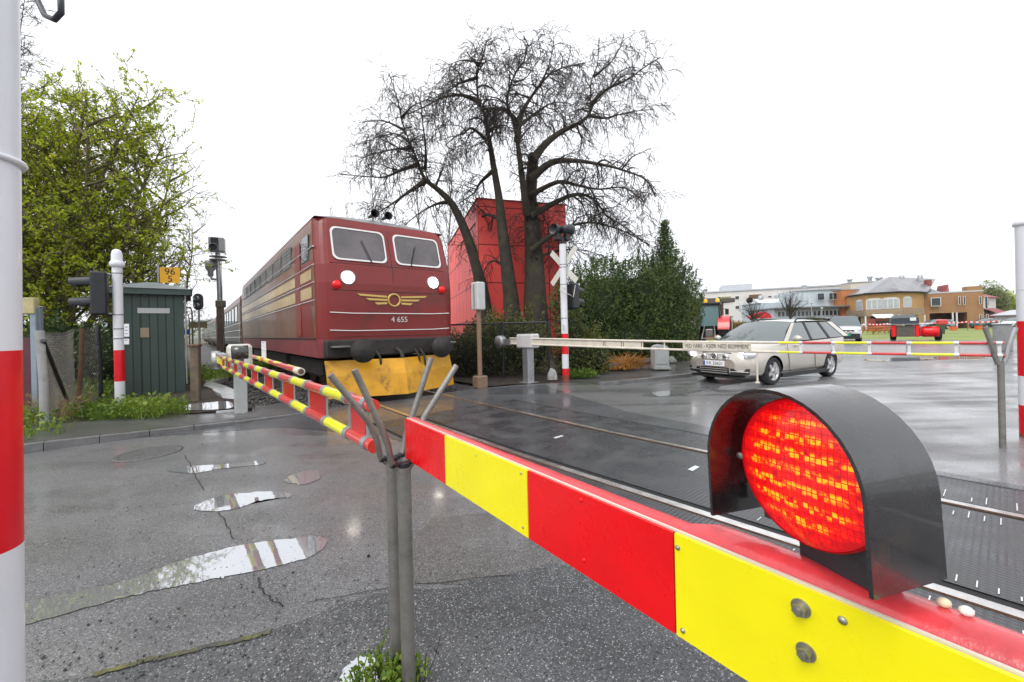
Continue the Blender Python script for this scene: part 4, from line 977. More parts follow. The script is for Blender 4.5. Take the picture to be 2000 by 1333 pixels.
labs = ['first dark passenger carriage, coupled right behind the red locomotive', 'second dark passenger carriage, partly hidden by the tall signal mast', 'third dark passenger carriage, far along the track', 'farthest passenger carriage at the end of the train']
c0 = carriage(TS + LL + .5); c0['label'] = labs[0]
for i in (1, 2, 3): dup(c0, W(TA, TS + LL + .5 + 25.9 * i), None, labs[i])

# ================================================================== TREES AND PLANTS
def wander(p, d, L, n, rr, wob, lift):
    pts = [V(p)]; d = V(d).normalized(); st = L / n
    for i in range(n):
        d = (d + V((rr.gauss(0, wob), rr.gauss(0, wob), rr.gauss(0, wob) + lift)))
        d.normalize(); pts.append(pts[-1] + d * st)
    return pts
def rnd_dir(rr):
    a = rr.uniform(0, 2 * math.pi); z = rr.uniform(-1, 1); q = math.sqrt(1 - z * z); return V((q * math.cos(a), q * math.sin(a), z))
def along(pts, t):
    k = t * (len(pts) - 1); i = min(int(k), len(pts) - 2); return pts[i].lerp(pts[i + 1], k - i), (pts[i + 1] - pts[i]).normalized()
def leaf(mb, c, s, rr, asp=.6, up=.0):
    a = rnd_dir(rr); b = a.orthogonal().normalized(); b = (Matrix.Rotation(rr.uniform(0, 6.28), 3, a) @ b); b = (b + V((0, 0, up))).normalized(); k = a.cross(b).normalized()
    l, w_ = s * rr.uniform(.7, 1.3), s * asp * .5
    mb.add([c - b * l * .5, c + k * w_, c + b * l * .5, c - k * w_], [(0, 1, 2, 3)])
def smooth_line(pts, k=4):
    o = []
    n = len(pts)
    for i in range(n - 1):
        p0, p1, p2, p3 = pts[max(i - 1, 0)], pts[i], pts[i + 1], pts[min(i + 2, n - 1)]
        for j in range(k):
            t = j / k; o.append(.5 * (2 * p1 + (p2 - p0) * t + (2 * p0 - 5 * p1 + 4 * p2 - p3) * t * t + (3 * p1 - p0 - 3 * p2 + p3) * t ** 3))
    return o + [pts[-1]]
def twiggy(wood, tw, limbs, rr, base, sp=.26, l1=2.2, droop=-.05, l2=.75, sub=True, up=.25, start=.12, leafm=None, lsize=.1, lden=0, dens=1):
    """side branches, twigs and (optionally) leaves off a list of limbs (points, radii)"""
    for pts, rad in limbs:
        L = sum((b - a).length for a, b in zip(pts, pts[1:])); n = max(2, int(L / sp * dens))
        for i in range(n):
            t = start + (1 - start) * (i + rr.random()) / n
            p, d = along(pts, min(t, .999)); r = rad[0] + (rad[-1] - rad[0]) * t
            q = rnd_dir(rr); q = (q - d * q.dot(d)).normalized(); dd = (q * .95 + d * .55 + V((0, 0, up))).normalized()
            L1 = l1 * rr.uniform(.45, 1.1) * (1.15 - .45 * t); r1 = min(.032, max(.011, r * .35))
            b1 = wander(p, dd, L1, 7, rr, .20, droop); tw.tube(b1, [r1 * (1 - .7 * k / 7) for k in range(8)], 4, False)
            m = int(L1 / .19)
            for j in range(m):
                p2, d2 = along(b1, min(.999, .12 + .88 * (j + rr.random()) / max(m, 1)))
                q2 = rnd_dir(rr); q2 = (q2 - d2 * q2.dot(d2)).normalized(); L2 = l2 * rr.uniform(.4, 1.2)
                b2 = wander(p2, q2 * .8 + d2 * .7 + V((0, 0, up * .3)), L2, 4, rr, .2, droop * 1.8); tw.tube(b2, [.011, .010, .0085, .007, .005], 3, False)
                if leafm is not None:
                    for k in range(lden):
                        p3, _ = along(b2, rr.uniform(.2, .999)); leaf(leafm, p3 + rnd_dir(rr) * lsize * .6, lsize, rr)
                if sub:
                    for k in range(max(1, int(L2 / .22))):
                        p3, d3 = along(b2, rr.uniform(.15, .95)); q3 = rnd_dir(rr)
                        b3 = wander(p3, q3 * .6 + d3, L2 * .5, 2, rr, .2, droop * 2); tw.tube(b3, [.008, .007, .005], 3, False)
# the big bare tree behind the train, limb by limb
BY = 18.5
def limb_px(px, r0, r1, rr, dy=.9, y0=BY):
    n = len(px); off = 0; pts = []
    sl = rr.uniform(-dy, dy) * 2.2
    for i, (x, y) in enumerate(px): pts.append(AT(x, y, y0 + sl * (i / max(n - 1, 1)) + rr.gauss(0, .05)))
    pts = smooth_line(pts); k = len(pts)
    return pts, [r1 + (r0 - r1) * (1 - i / (k - 1)) ** (1.2 if len(px) == 6 and r0 > .6 else 2.3) for i in range(k)]
rr = random.Random(11)
bt_base = AT(1035, 660, BY); bt_base.z = 0
bt = thing('bare_tree', 'tall bare many-stemmed tree with arching limbs in front of the red building', 'tree', bt_base)
stems = [([(1006, 668), (1000, 600), (990, 520), (980, 440), (975, 390), (963, 319), (953, 261), (946, 224), (934, 193), (932, 142), (943, 112), (950, 80)], .46, .03),
         ([(1052, 668), (1046, 600), (1044, 520), (1040, 450), (1036, 390), (1042, 302)], .66, .25),
         ([(1030, 420), (1024, 380), (1014, 302), (1004, 241), (990, 200), (1004, 149), (1024, 118), (1030, 85)], .22, .025),
         ([(1010, 275), (1016, 230), (1031, 200), (1055, 166), (1079, 142), (1110, 130), (1143, 124)], .17, .03),
         ([(1041, 312), (1065, 282), (1096, 258), (1130, 241), (1150, 224), (1153, 200), (1155, 159), (1167, 125), (1170, 74)], .22, .025),
         ([(1153, 205), (1184, 176), (1225, 156), (1259, 132), (1290, 112)], .11, .02),
         ([(1150, 226), (1184, 231), (1225, 220), (1275, 214)], .09, .02),
         ([(1037, 350), (1075, 319), (1116, 314), (1170, 321), (1218, 333), (1262, 352), (1280, 385)], .22, .03),
         ([(1036, 382), (1089, 356), (1130, 363), (1170, 370), (1218, 367), (1260, 395)], .14, .025),
         ([(1036, 424), (1082, 397), (1126, 380), (1160, 390), (1184, 421), (1215, 440), (1255, 470)], .18, .025),
         ([(1038, 490), (1080, 458), (1120, 440), (1165, 436), (1225, 455), (1268, 480)], .15, .025),
         ([(1045, 505), (1090, 490), (1130, 488), (1180, 500)], .10, .02),
         ([(1012, 240), (987, 215), (960, 213), (939, 214)], .12, .06),
         ([(938, 200), (915, 190), (892, 186), (861, 193), (827, 210), (795, 224)], .14, .025),
         ([(932, 152), (898, 163), (878, 176), (850, 192)], .09, .02),
         ([(951, 275), (922, 251), (905, 262), (892, 265), (870, 284)], .09, .02),
         ([(968, 330), (939, 356), (926, 377), (900, 395)], .13, .03),
         ([(978, 430), (950, 420), (925, 440), (900, 480)], .12, .025),
         ([(985, 520), (960, 510), (940, 540)], .10, .025),
         ([(943, 125), (905, 118), (875, 128)], .06, .015), ([(1004, 160), (1030, 150), (1060, 100)], .06, .015),
         ([(1055, 168), (1075, 120), (1078, 85)], .07, .015), ([(1160, 150), (1195, 120), (1215, 85)], .07, .015),
         ([(1010, 250), (1055, 215), (1085, 200), (1120, 205)], .10, .02), ([(950, 255), (985, 245), (1000, 260)], .06, .02)]
limbs = [limb_px(p, a, b, rr, .55 if i < 2 else 1.5) for i, (p, a, b) in enumerate(stems)]
limbs = [([p - bt_base for p in a], b) for a, b in limbs]
def secondary(limbs, rr, sp, L0, skip):
    """arching second-order branches that rise off a limb and then droop"""
    o = []
    for j, (pts, rad) in enumerate(limbs):
        L = sum((b - a).length for a, b in zip(pts, pts[1:])); n = max(2, int(L / sp)); t0 = .45 if j in skip else .15
        for i in range(n):
            t = t0 + (1 - t0) * (i + rr.random()) / n; p, d = along(pts, min(t, .999)); q = rnd_dir(rr); q = (q - d * q.dot(d)).normalized()
            r = rad[0] + (rad[-1] - rad[0]) * t; r = min(.055, max(.022, r * .45)); l = L0 * rr.uniform(.5, 1.1) * (1.2 - .65 * t)
            b = wander(p, q * .9 + d * .5 + V((0, 0, .28)), l, 9, rr, .17, -.09); o.append((b, [r * (1 - .75 * k / 9) for k in range(10)]))
    return o
sec = secondary(limbs, rr, .62, 1.75, (0, 1))
limbs_all = limbs + sec
mb = MB()
for a, b in limbs: mb.tube(a, b, 10, True)
for a, b in sec: mb.tube(a, b, 5, False)
for x in (-.7, -.3, .15, .6): mb.tube([V((x, -.2, -.1)), V((x * .8, -.1, .6)), V((x * .6, 0, 1.6))], [.45, .35, .2], 8)
mb.build('trunk', M_bark, bt)
tw = MB(); twiggy(None, tw, limbs[2:], rr, None, .26, 1.25, -.12, .7, True, .06, .2); twiggy(None, tw, [(limbs[0][0][20:], limbs[0][1][20:])], rr, None, .25, 1.2, -.08, .7, True, .1, .0); twiggy(None, tw, sec, rr, None, .20, 1.0, -.13, .75, True, .02, .1)
twiggy(None, tw, [(limbs[1][0][8:], limbs[1][1][8:])], rr, None, .35, 1.3, -.12, .6, True, 0, 0)
tw.build('crown', M_twig, bt)
# smaller leaning bare tree left of it
rr = random.Random(12)
s_base = AT(950, 640, 20); s_base.z = 0
bt2 = thing('bare_tree', 'smaller bare tree leaning left, rising behind the locomotive roof', 'tree', s_base)
stems = [([(952, 650), (940, 560), (915, 470), (886, 404), (858, 373), (830, 350), (817, 319), (803, 285), (786, 241), (776, 193), (760, 145)], .40, .02),
         ([(815, 322), (783, 333), (752, 346), (715, 345), (665, 341)], .13, .02), ([(828, 356), (796, 377), (762, 401), (735, 418)], .15, .025),
         ([(830, 330), (832, 300), (825, 234), (820, 190)], .11, .02), ([(803, 290), (770, 292), (735, 300), (705, 310)], .09, .02),
         ([(790, 255), (760, 240), (735, 235), (700, 240)], .08, .015), ([(783, 230), (810, 205), (840, 195)], .07, .015), ([(875, 395), (850, 400), (815, 420), (780, 450)], .12, .02), ([(800, 280), (775, 262), (740, 268), (690, 285)], .07, .015), ([(850, 366), (865, 330), (875, 300)], .08, .02)]
limbs = [limb_px(p, a, b, rr, 1.0, 20) for p, a, b in stems]; limbs = [([p - s_base for p in a], b) for a, b in limbs]
mb = MB()
sec = secondary(limbs, rr, .6, 1.6, (0,))
for a, b in limbs: mb.tube(a, b, 9, True)
for a, b in sec: mb.tube(a, b, 5, False)
mb.build('trunk', M_bark, bt2)
tw = MB(); twiggy(None, tw, sec, rr, None, .25, .95, -.11, .7, True, .05, .1); twiggy(None, tw, limbs[1:] + [(limbs[0][0][16:], limbs[0][1][16:])], rr, None, .22, 1.25, -.08, .7, True, .1, .12); tw.build('crown', M_twig, bt2)
# slim bare poplars farther back
rr = random.Random(13)
for i, (x, y, Y) in enumerate(((740, 268, 44), (872, 240, 42), (700, 395, 46), (830, 262, 48), (665, 400, 52))):
    b = AT(x, 640, Y); b.z = 0; h = AT(x, y, Y).z
    if i == 0:
        h0 = h; pop = thing('slim_bare_tree', '', 'tree', b, 0, 'slim bare trees behind the locomotive'); st_ = wander((0, 0, 0), (0, 0, 1), h, 10, rr, .03, .1); ra = [.16 * (1 - .9 * k / 10) for k in range(11)]
        lm = [(st_, ra)]
        for k in range(26):
            p, d = along(st_, .2 + .78 * k / 26); q = rnd_dir(rr); q.z = 0; bb_ = wander(p, q.normalized() * .55 + V((0, 0, 1)), h * .22 * (1.1 - k / 32), 5, rr, .08, .08); lm.append((bb_, [.05, .045, .04, .03, .02, .012]))
        mb = MB()
        for a, r_ in lm: mb.tube(a, r_, 6, False)
        mb.build('trunk', M_barkpale, pop); tw = MB(); twiggy(None, tw, lm[1:], rr, None, .6, 1.3, .02, .8, False, .6); tw.build('crown', M_twig, pop); o = pop
    else:
        o = dup(pop, b, rr.uniform(0, 6)); o.scale = (h / h0 * .8, h / h0 * .8, h / h0)
    o['label'] = ['slim bare pale-stemmed tree seen through the smaller leaning tree', 'slim bare tree between the leaning tree and the big many-stemmed tree', 'slim bare tree low over the locomotive roof, left of the taller slim ones', 'slim bare tree farthest back, close beside the leaning trunk', 'leftmost and lowest slim bare tree above the carriage roof line'][i]

# leafy trees on the left
def leafy(name, label, base, h, spread, nst, seed, lm, bark, sp=.5, l1=1.6, ls=.1, lden=3, lean=V((0, 0, 0)), low=.15, group=None, sub=False, dens=1, up=.35):
    rr = random.Random(seed); t = thing(name, label, 'tree', base, 0, group); lims = []
    for i in range(nst):
        a = 2 * math.pi * i / nst + rr.uniform(-.4, .4); d = V((math.cos(a) * spread, math.sin(a) * spread, 1)) + lean
        L = h * rr.uniform(.8, 1.08); st_ = wander((rr.gauss(0, .12), rr.gauss(0, .12), -.1), d, L, 10, rr, .06, .03); lims.append((st_, [.012 * h * (1 - .88 * k / 10) for k in range(11)]))
        for k in range(10):
            p, dd = along(st_, low + (.95 - low) * (k + rr.random()) / 10); q = rnd_dir(rr); q = (q - dd * q.dot(dd)).normalized()
            b = wander(p, q + dd * .5 + V((0, 0, .25)), h * .26 * (1.15 - k / 13), 6, rr, .12, .03); lims.append((b, [.045, .04, .033, .026, .02, .015, .01]))
    mb = MB()
    for a, r_ in lims: mb.tube(a, r_, 7, False)
    tw = MB(); lf = MB(); twiggy(None, tw, lims, rr, None, sp, l1, .0, .6, sub, up, .25, lf, ls, lden, dens)
    mb.use(1); o = len(mb.v); mb.v += tw.v; mb.f += [[o + k for k in f] for f in tw.f]; mb.m += [1] * len(tw.f); mb.sm += tw.sm
    mb.build('trunk', [M_bark2, M_twig2], t); lf.build('crown', lm, t); return t
M_leaf1 = leafmat('spring_leaf', [(.17, .22, .012), (.34, .44, .02), (.51, .58, .035), (.68, .70, .08)], .6)
M_leaf2 = leafmat('olive_leaf', [(.22, .14, .02), (.36, .28, .025), (.38, .38, .03)], .5)
M_leaf3 = leafmat('pale_willow_leaf', [(.16, .19, .06), (.28, .32, .12), (.36, .38, .2)], .5)
M_leafd = leafmat('dark_leaf', [(.016, .035, .008), (.04, .075, .012), (.075, .12, .02)], .25)
b = G(140, 800); b = AT(125, 740, 11.5); b.z = 0
leafy('leafy_tree', 'big spring-green leafy tree filling the left side behind the chain-link fence', b, 9.2, .18, 7, 21, M_leaf1, M_bark, .28, 1.5, .095, 11, V((.02, 0, 0)), .12, None, False, 1.1)
b = AT(40, 740, 13.5); b.z = 0
leafy('leafy_tree', 'taller olive-brown leafy tree behind the left edge pole', b, 10.6, .12, 5, 22, M_leaf2, M_bark, .30, 1.5, .11, 8, V((.03, 0, 0)), .1)
b = AT(228, 720, 13); b.z = 0
leafy('leafy_tree', 'thin young leafy tree with sky between its twigs, above the green shed', b, 8.6, .16, 4, 23, M_leaf1, M_bark, .36, 1.2, .09, 4, V((.06, 0, 0)), .3)
b = AT(300, 700, 21); b.z = 0
leafy('willow_tree', 'pale feathery willow-like tree behind the shed, beside the yellow kilometre board', b, 7.6, .22, 5, 24, M_leaf3, M_barkpale, .45, 1.5, .075, 3, V((.05, 0, 0)), .1)
b = AT(25, 720, 18); b.z = 0; rr = random.Random(25)
t = thing('bare_tree', 'bare dark-twigged tree top showing above the left trees beside the white pole', 'tree', b); lims = []
for i in range(4):
    st_ = wander((rr.gauss(0, .2), rr.gauss(0, .2), 0), (rr.gauss(.05, .04), rr.gauss(0, .1), 1), 18.5 * rr.uniform(.85, 1), 12, rr, .05, .04); lims.append((st_, [.12 * (1 - .93 * k / 12) for k in range(13)]))
mb = MB()
for a, r_ in lims: mb.tube(a, r_, 7, False)
mb.build('trunk', M_bark, t); tw = MB(); twiggy(None, tw, lims, rr, None, .5, 1.8, .0, .7, True, .4, .55); tw.build('crown', M_twig, t)
# hedge row and bushes
def bush(name, label, base, blobs, n, seed, lm, ls, asp=.5, up=0, core=.78, cat='bush', spikes=0, corem=None):
    """many leaf-sized faces through overlapping lobes, shoots breaking the outline, dark hull for the shaded inside"""
    rr = random.Random(seed); t = thing(name, label, cat, base); lf = MB(); tot = sum(b[3] * b[4] * b[5] for b in blobs)
    for (x, y, z, rx, ry, rz) in blobs:
        k = int(n * rx * ry * rz / tot)
        for _ in range(k):
            d = rnd_dir(rr); q = rr.random() ** .33 * (1 + .12 * math.sin(5 * d.x + 3 * d.z + x) + rr.gauss(0, .05)); q = max(.55, q)
            leaf(lf, V((x + d.x * rx * q, y + d.y * ry * q, max(.05, z + d.z * rz * q))), ls, rr, asp, up)
        for _ in range(int(spikes * rx * rz)):
            d = rnd_dir(rr); d.z = abs(d.z); p = V((x + d.x * rx * .95, y + d.y * ry * .95, z + d.z * rz * .95)); L = rr.uniform(.2, .6) * min(1, rz)
            b = wander(p, d * .6 + V((0, 0, .9)), L, 4, rr, .1, .05)
            for i in range(int(26 * L / .4)):
                p3, _d = along(b, rr.uniform(0, .999)); leaf(lf, p3 + rnd_dir(rr) * .06 * (1.2 - i / 40), ls, rr, asp, up)
    lf.build('crown', lm, t)
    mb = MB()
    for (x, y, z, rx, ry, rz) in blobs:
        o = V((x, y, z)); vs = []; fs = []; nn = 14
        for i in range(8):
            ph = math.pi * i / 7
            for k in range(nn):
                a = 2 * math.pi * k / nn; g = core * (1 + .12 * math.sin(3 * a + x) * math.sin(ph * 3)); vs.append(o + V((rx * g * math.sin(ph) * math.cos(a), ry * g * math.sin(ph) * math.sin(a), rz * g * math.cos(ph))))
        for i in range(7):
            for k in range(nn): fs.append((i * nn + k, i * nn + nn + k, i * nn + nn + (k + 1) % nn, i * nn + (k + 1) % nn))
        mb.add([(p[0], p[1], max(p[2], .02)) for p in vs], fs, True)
    mb.tube([V((0, 0, 0)), V((0, 0, .6))], .1, 6); mb.build('shade_core', corem or M_corel, t); return t
M_corel = mat('inner_shade', (.018, .028, .010), .95, 0, .6, 6, .9, 20)  # dark colour of the added inner hull, painted as shade inside the foliage
M_yew = leafmat('yew_needles', [(.014, .04, .010), (.035, .075, .014), (.075, .12, .018), (.15, .165, .03)], .2, .6)
M_bushg = leafmat('privet_leaf', [(.03, .045, .008), (.075, .09, .014), (.14, .14, .03), (.2, .17, .05)], .3)
yb = AT(1240, 660, 16.5); yb.z = 0
bush('yew_bush', 'big dense dark green yew bush right of the crossbuck pole', yb, [(-1.3, 0, 2.1, 1.5, 1.5, 2.0), (.4, .2, 2.1, 1.7, 1.6, 2.1), (1.55, .3, 1.9, 1.3, 1.4, 2.35), (-2.3, .3, 1.9, 1.2, 1.3, 1.9), (.9, -.3, 1.2, 1.6, 1.2, 1.5), (-.3, -.4, .9, 2.2, 1.2, 1.1)], 62000, 31, M_yew, .12, .34, .8, .66, 'bush', 34)
cb_ = AT(1303, 660, 17.5); cb_.z = 0
rr = random.Random(33); t = thing('conifer_tree', 'pointed conifer whose narrow top rises out of the yew bush', 'tree', cb_); lf = MB(); mb = MB(); hC = AT(1300, 432, 17.5).z
mb.tube([(0, 0, 0), (0, 0, hC * .98)], [.14, .02], 8); mb.build('trunk', M_bark, t)
for i in range(300):
    z = hC * (.2 + .79 * (i / 300)); rad = .14 + 2.6 * (1 - z / hC) ** 1.1; a = i * 2.4; b = wander((0, 0, z), (math.cos(a), math.sin(a), .35), rad * rr.uniform(.6, 1.1), 4, rr, .12, .12)
    for k in range(int(40 * rad) + 8):
        p, _ = along(b, rr.uniform(.1, .999)); leaf(lf, p + rnd_dir(rr) * .10, .12, rr, .32, .5)
lf.build('crown', M_yew, t)
bsh = [('shrub', 'olive-green shrub behind the wire fence, left of the crossbuck pole', (1010, 670), 12.3, [(-.6, 0, .9, .8, .6, 1.0), (.3, .1, .85, .8, .6, .95), (-1.4, .2, .7, .8, .6, .85)], 11000, 41),
       ('shrub', 'olive-green shrub right of the crossbuck pole at the foot of the yew', (1135, 690), 12.0, [(-.2, 0, .7, .65, .5, .95), (.35, .2, .55, .6, .5, .7), (-.3, -.1, 1.3, .4, .4, .6)], 8000, 42),
       ('shrub', 'low dark shrub behind the far boom, close to the locomotive', (905, 680), 13.5, [(-.6, 0, .6, .9, .6, .75), (.5, 0, .7, .9, .6, .8)], 8000, 43)]
for nm, lab, (x, y), Y, bl_, n, sd in bsh:
    b = AT(x, y, Y); b.z = 0; bush(nm, lab, b, bl_, n, sd, M_bushg, .085, .55, .2, .75, 'shrub', 30)
b = G(1215, 722); b.z = .06; rr = random.Random(44)
t = thing('grass_clump', 'dead orange-brown ornamental grass clump drooping over the bed edging', 'grass clump', b); mb = MB()
for i in range(1500):
    a = rr.uniform(0, 6.28); r0 = rr.uniform(0, .55); p = V((r0 * 1.3 * math.cos(a), r0 * .8 * math.sin(a), 0)); d = V((math.cos(a) * .8 - .35, math.sin(a) * .6 - .2, 1.0)); pts = wander(p, d, rr.uniform(.3, .62), 4, rr, .12, -.32)
    pts = [V((q.x, q.y, max(q.z, .01))) for q in pts]; s = V((-math.sin(a), math.cos(a), 0)) * .006
    for q0, q1 in zip(pts, pts[1:]): mb.quad(q0 - s, q0 + s, q1 + s, q1 - s)
mb.build('blades', leafmat('dead_grass', [(.20, .075, .012), (.36, .16, .03), (.5, .27, .07)], .3), t)
def rockthing(label, x, y, sx, sz, seed, m, cat='rock'):
    b = G(x, y, .05); rr = random.Random(seed); mb = MB(); n = 12; vs = []
    for z, k in ((0, 1), (.35, 1.05), (.7, .85), (.95, .5)):
        for i in range(n): a = 2 * math.pi * i / n; g = k * rr.uniform(.85, 1.15); vs.append(V((sx * g * math.cos(a), sx * .7 * g * math.sin(a), sz * z * rr.uniform(.85, 1.1))))
    mb.add(vs, [(l * n + i, l * n + (i + 1) % n, l * n + n + (i + 1) % n, l * n + n + i) for l in range(3) for i in range(n)] + [tuple(range(3 * n, 4 * n))])
    o = mb.build('rock', m); o.location = b; tag(o, label, cat)
M_rock = mat('grey_rock', (.20, .19, .18), .5, 0, .5, 5, .6, 12, stain=(.08, .08, .07), ss=6)
rockthing('large grey weathered boulder beside the dead orange grass', 1287, 703, .45, .40, 3, M_rock)
rockthing('small pointed grey stone on the bed between boulder and car', 1312, 708, .16, .22, 4, M_rock)
rockthing('low grey stone block at the foot of the crossbuck pole', 1079, 742, .13, .30, 6, M_concrete)
def weeds(name, label, c, n, rx, ry, h, seed, lm, broad=.5):
    rr = random.Random(seed); mb = MB()
    for i in range(n):
        a = rr.uniform(0, 6.28); q = rr.random() ** .6; p = V((c.x + rx * q * math.cos(a), c.y + ry * q * math.sin(a), c.z)); L = h * rr.uniform(.4, 1.1)
        if rr.random() < broad:
            pts = wander(p, (rr.gauss(0, .35), rr.gauss(0, .35), 1), L, 3, rr, .15, -.05); mb.tube(pts, .0025, 3, False)
            for k in range(7): pp, _ = along(pts, rr.uniform(.3, .999)); leaf(mb, pp + rnd_dir(rr) * L * .16, L * .22, rr, .6, .1)
        else:
            pts = wander(p, (rr.gauss(0, .3), rr.gauss(0, .3), 1), L, 4, rr, .12, -.10); s = V((math.cos(a * 3), math.sin(a * 3), 0)) * L * .016
            for k, (q0, q1) in enumerate(zip(pts, pts[1:])): w0, w1 = 1 - k / 4, 1 - (k + 1) / 4; mb.quad(q0 - s * w0, q0 + s * w0, q1 + s * w1, q1 - s * w1)
    return mb.build(name, lm)
M_weed = leafmat('weed_leaf', [(.05, .10, .012), (.11, .20, .02), (.20, .30, .03), (.32, .36, .06)], .4)
stuff(weeds('verge_grass', None, W(-4.0, 10.1, .09), 2600, 3.2, 1.2, .38, 51, M_weed, .22), 'tall green grass and weeds along the left pavement edge', 'grass')
stuff(weeds('verge_grass', None, G(260, 812, .1), 900, .9, .5, .34, 52, M_weed, .3), 'green weeds round the foot of the left signal pole', 'grass')
stuff(weeds('verge_grass', None, W(.1, 15.5, .09), 2200, .7, 4.5, .5, 53, M_weed, .15), 'bright green grass strip between shed and track', 'grass')
tag(weeds('weed_clump', None, G(1135, 738, .03), 260, .42, .25, .26, 54, M_weed, .9), 'bright green leafy weeds at the foot of the crossbuck pole', 'weeds')
tag(weeds('weed_clump', None, V((-.53, 1.57, 0)), 150, .14, .10, .12, 55, M_weed, .75), 'small green weeds growing round the two forked posts near the camera', 'weeds')
mb = MB(); rr = random.Random(6); p = V((-.39, 1.56, 0))
for k in range(4): mb.tube(wander(p, (rr.gauss(.25, .15), rr.gauss(.05, .2), 1), rr.uniform(.12, .24), 5, rr, .12, -.02), .0018, 4)
tag(mb.build('dead_stem', M_twig), 'thin dead brown stems leaning right of the forked posts', 'twigs')
tag(weeds('weed_clump', None, G(185, 745, .1), 220, .4, .4, .7, 57, M_leafd, .95), 'tall dark green leafy weed beside the rusty fence post', 'weeds')
stuff(weeds('dry_grass', None, G(120, 815, .1), 420, .6, .35, .45, 58, leafmat('dry_grass_blade', [(.25, .18, .08), (.35, .28, .14)], .3), .05), 'dry straw-coloured grass at the foot of the fence', 'grass')
bush('shrub', 'dark leafy undergrowth behind the chain-link fence', AT(150, 760, 10) * 1 - V((0, 0, AT(150, 760, 10).z)), [(-.8, 0, .9, 1.2, .8, 1.1), (.5, .2, .8, 1.0, .8, 1.0), (-2.2, .2, .8, 1.2, .8, 1.0)], 12000, 59, M_leafd, .10, .55, 0, .72, 'shrub', 8)

# ================================================================== LINESIDE THINGS
M_green = tiled('green_boards', (.047, .078, .066), (.014, .026, .021), .145, 30, .5, .012, .1, 0)
M_greenp = mat('green_trim', (.05, .082, .07), .5, 0, .12, 5)
M_felt = mat('roof_felt', (.17, .19, .2), .45, 0, .2, 4, .2, 40)
sw = 1.18; sb = V((-7.94, 9.62, .09)); sa = sb - NV * sw; srz = TH
sh = thing('green_shed', 'small dark green board-clad shed with a shallow grey hipped roof beside the track', 'shed', sa, srz)
SH = AT(361, 577, 9.62).z - .09
mb = MB(); mb.box((sw / 2, .85, SH / 2), (sw, 1.7, SH)); mb.build('wall', M_green, sh)
mb = MB()
for x in (.03, sw - .03): mb.box((x, -.008, SH / 2), (.09, .02, SH - .02))
mb.box((sw / 2 - .2, -.008, 1.0), (.03, .016, 1.9)); mb.build('corner_board', M_greenp, sh)
mb = MB(); e = .16
mb.box((sw / 2, .85, SH + .06), (sw + 2 * e, 1.7 + 2 * e, .13)); mb.use(1)
z0, z1 = SH + .128, SH + .36; P = [V((-e - .03, -e - .03, z0)), V((sw + e + .03, -e - .03, z0)), V((sw + e + .03, 1.73 + e, z0)), V((-e - .03, 1.73 + e, z0))]; T = [V((sw * .42, .75, z1)), V((sw * .58, .75, z1)), V((sw * .58, .95, z1)), V((sw * .42, .95, z1))]
mb.loft([P, T], smooth=False); mb.build('roof', [M_greenp, M_felt], sh)
mb = MB(); mb.box((sw * .56, -.012, SH - .38), (.56, .02, .12)); mb.build('name_plate', mat('pale_plate', (.5, .52, .52), .5), sh)
mb = MB(); mb.box((sw * .42, -.012, 1.45), (.15, .02, .22)); mb.build('notice', mat('brown_notice', (.3, .24, .16), .6), sh)
mb = MB(); mb.tube([(sw + .05, -.02, .2), (sw + .05, -.02, SH + .3)], .018, 8); mb.build('down_pipe', M_galv, sh)
# kilometre board
kb_ = AT(313, 700, 12); kb_.z = .05; c0 = AT(332, 538, 12)
t = thing('kilometre_board', 'yellow square kilometre board reading 96 over 5 above the shed roof', 'sign', kb_)
mb = MB(); mb.tube([(0, 0, 0), (0, 0, c0.z + .26)], .03, 10); mb.build('post', M_galv, t)
fx = V((.93, .35, 0)).normalized(); fr_ = frame(c0 - kb_, fx, UZ); mb = MB(); mb.prism([fr_ @ V(q) for q in ((-.245, -.235, 0), (.245, -.235, 0), (.245, .235, 0), (-.245, .235, 0))], fr_.to_3x3() @ V((0, 0, -.012)))
mb.use(1); text_mb(mb, '96', .27, fr_ @ Matrix.Translation((0, .10, .004)), .002); text_mb(mb, '5', .27, fr_ @ Matrix.Translation((0, -.12, .004)), .002)
mb.build('board', [mat('board_yellow', (.80, .40, .01), .45, 0, .08, 5), M_dark], t)
# tall signal mast
mbase = AT(432, 726, 16); mbase.z = 0
t = thing('signal_mast', 'tall grey lattice-brown signal mast with two light heads seen from behind, between boom and train', 'railway signal', mbase)
def mz(y): return AT(428, y, 16).z
mp_ = lambda x, y: AT(x, y, 16) - mbase
mb = MB(); mb.tube([V((0, 0, 0)), mp_(430, 600)], .13, 10); mb.use(1); mb.tube([mp_(430, 602), mp_(425, 495)], .085, 12); mb.build('mast', [mat('mast_rust', (.17, .12, .10), .6, .3, .3, 6), M_galv], t)
mb = MB(); c = mp_(424, 479); mb.bbox(c, (.52, .40, .56), .03, .5); mb.use(1); mb.bbox(c + V((.08, -.24, .0)), (.24, .05, .5), .01, .5); mb.use(0); mb.lathe([(.13, 0), (.15, .26), (.14, .26)], 16, V((.5, -.8, 0)), c + V((0, -.18, -.16))); mb.build('signal_head', [mat('grey_signal', (.36, .37, .39), .45, .2, .15, 5), M_dark], t)
mb = MB(); c = mp_(411, 521); mb.lathe([(.04, -.42), (.10, -.36), (.10, -.2), (.17, -.1), (.19, .08), (.19, .22), (.0001, .23)], 18, (0, 0, 1), c); mb.tube([c + V((0, 0, -.38)), c + V((.05, 0, -.50)), mp_(427, 547)], .05, 8); mb.build('side_lamp', MATS['grey_signal'], t)
mb = MB()
for y in (502, 508): mb.lathe([(.30, -.012), (.31, 0), (.30, .012), (.09, .012), (.09, -.012), (.30, -.012)], 18, (0, 0, 1), mp_(426, y), )
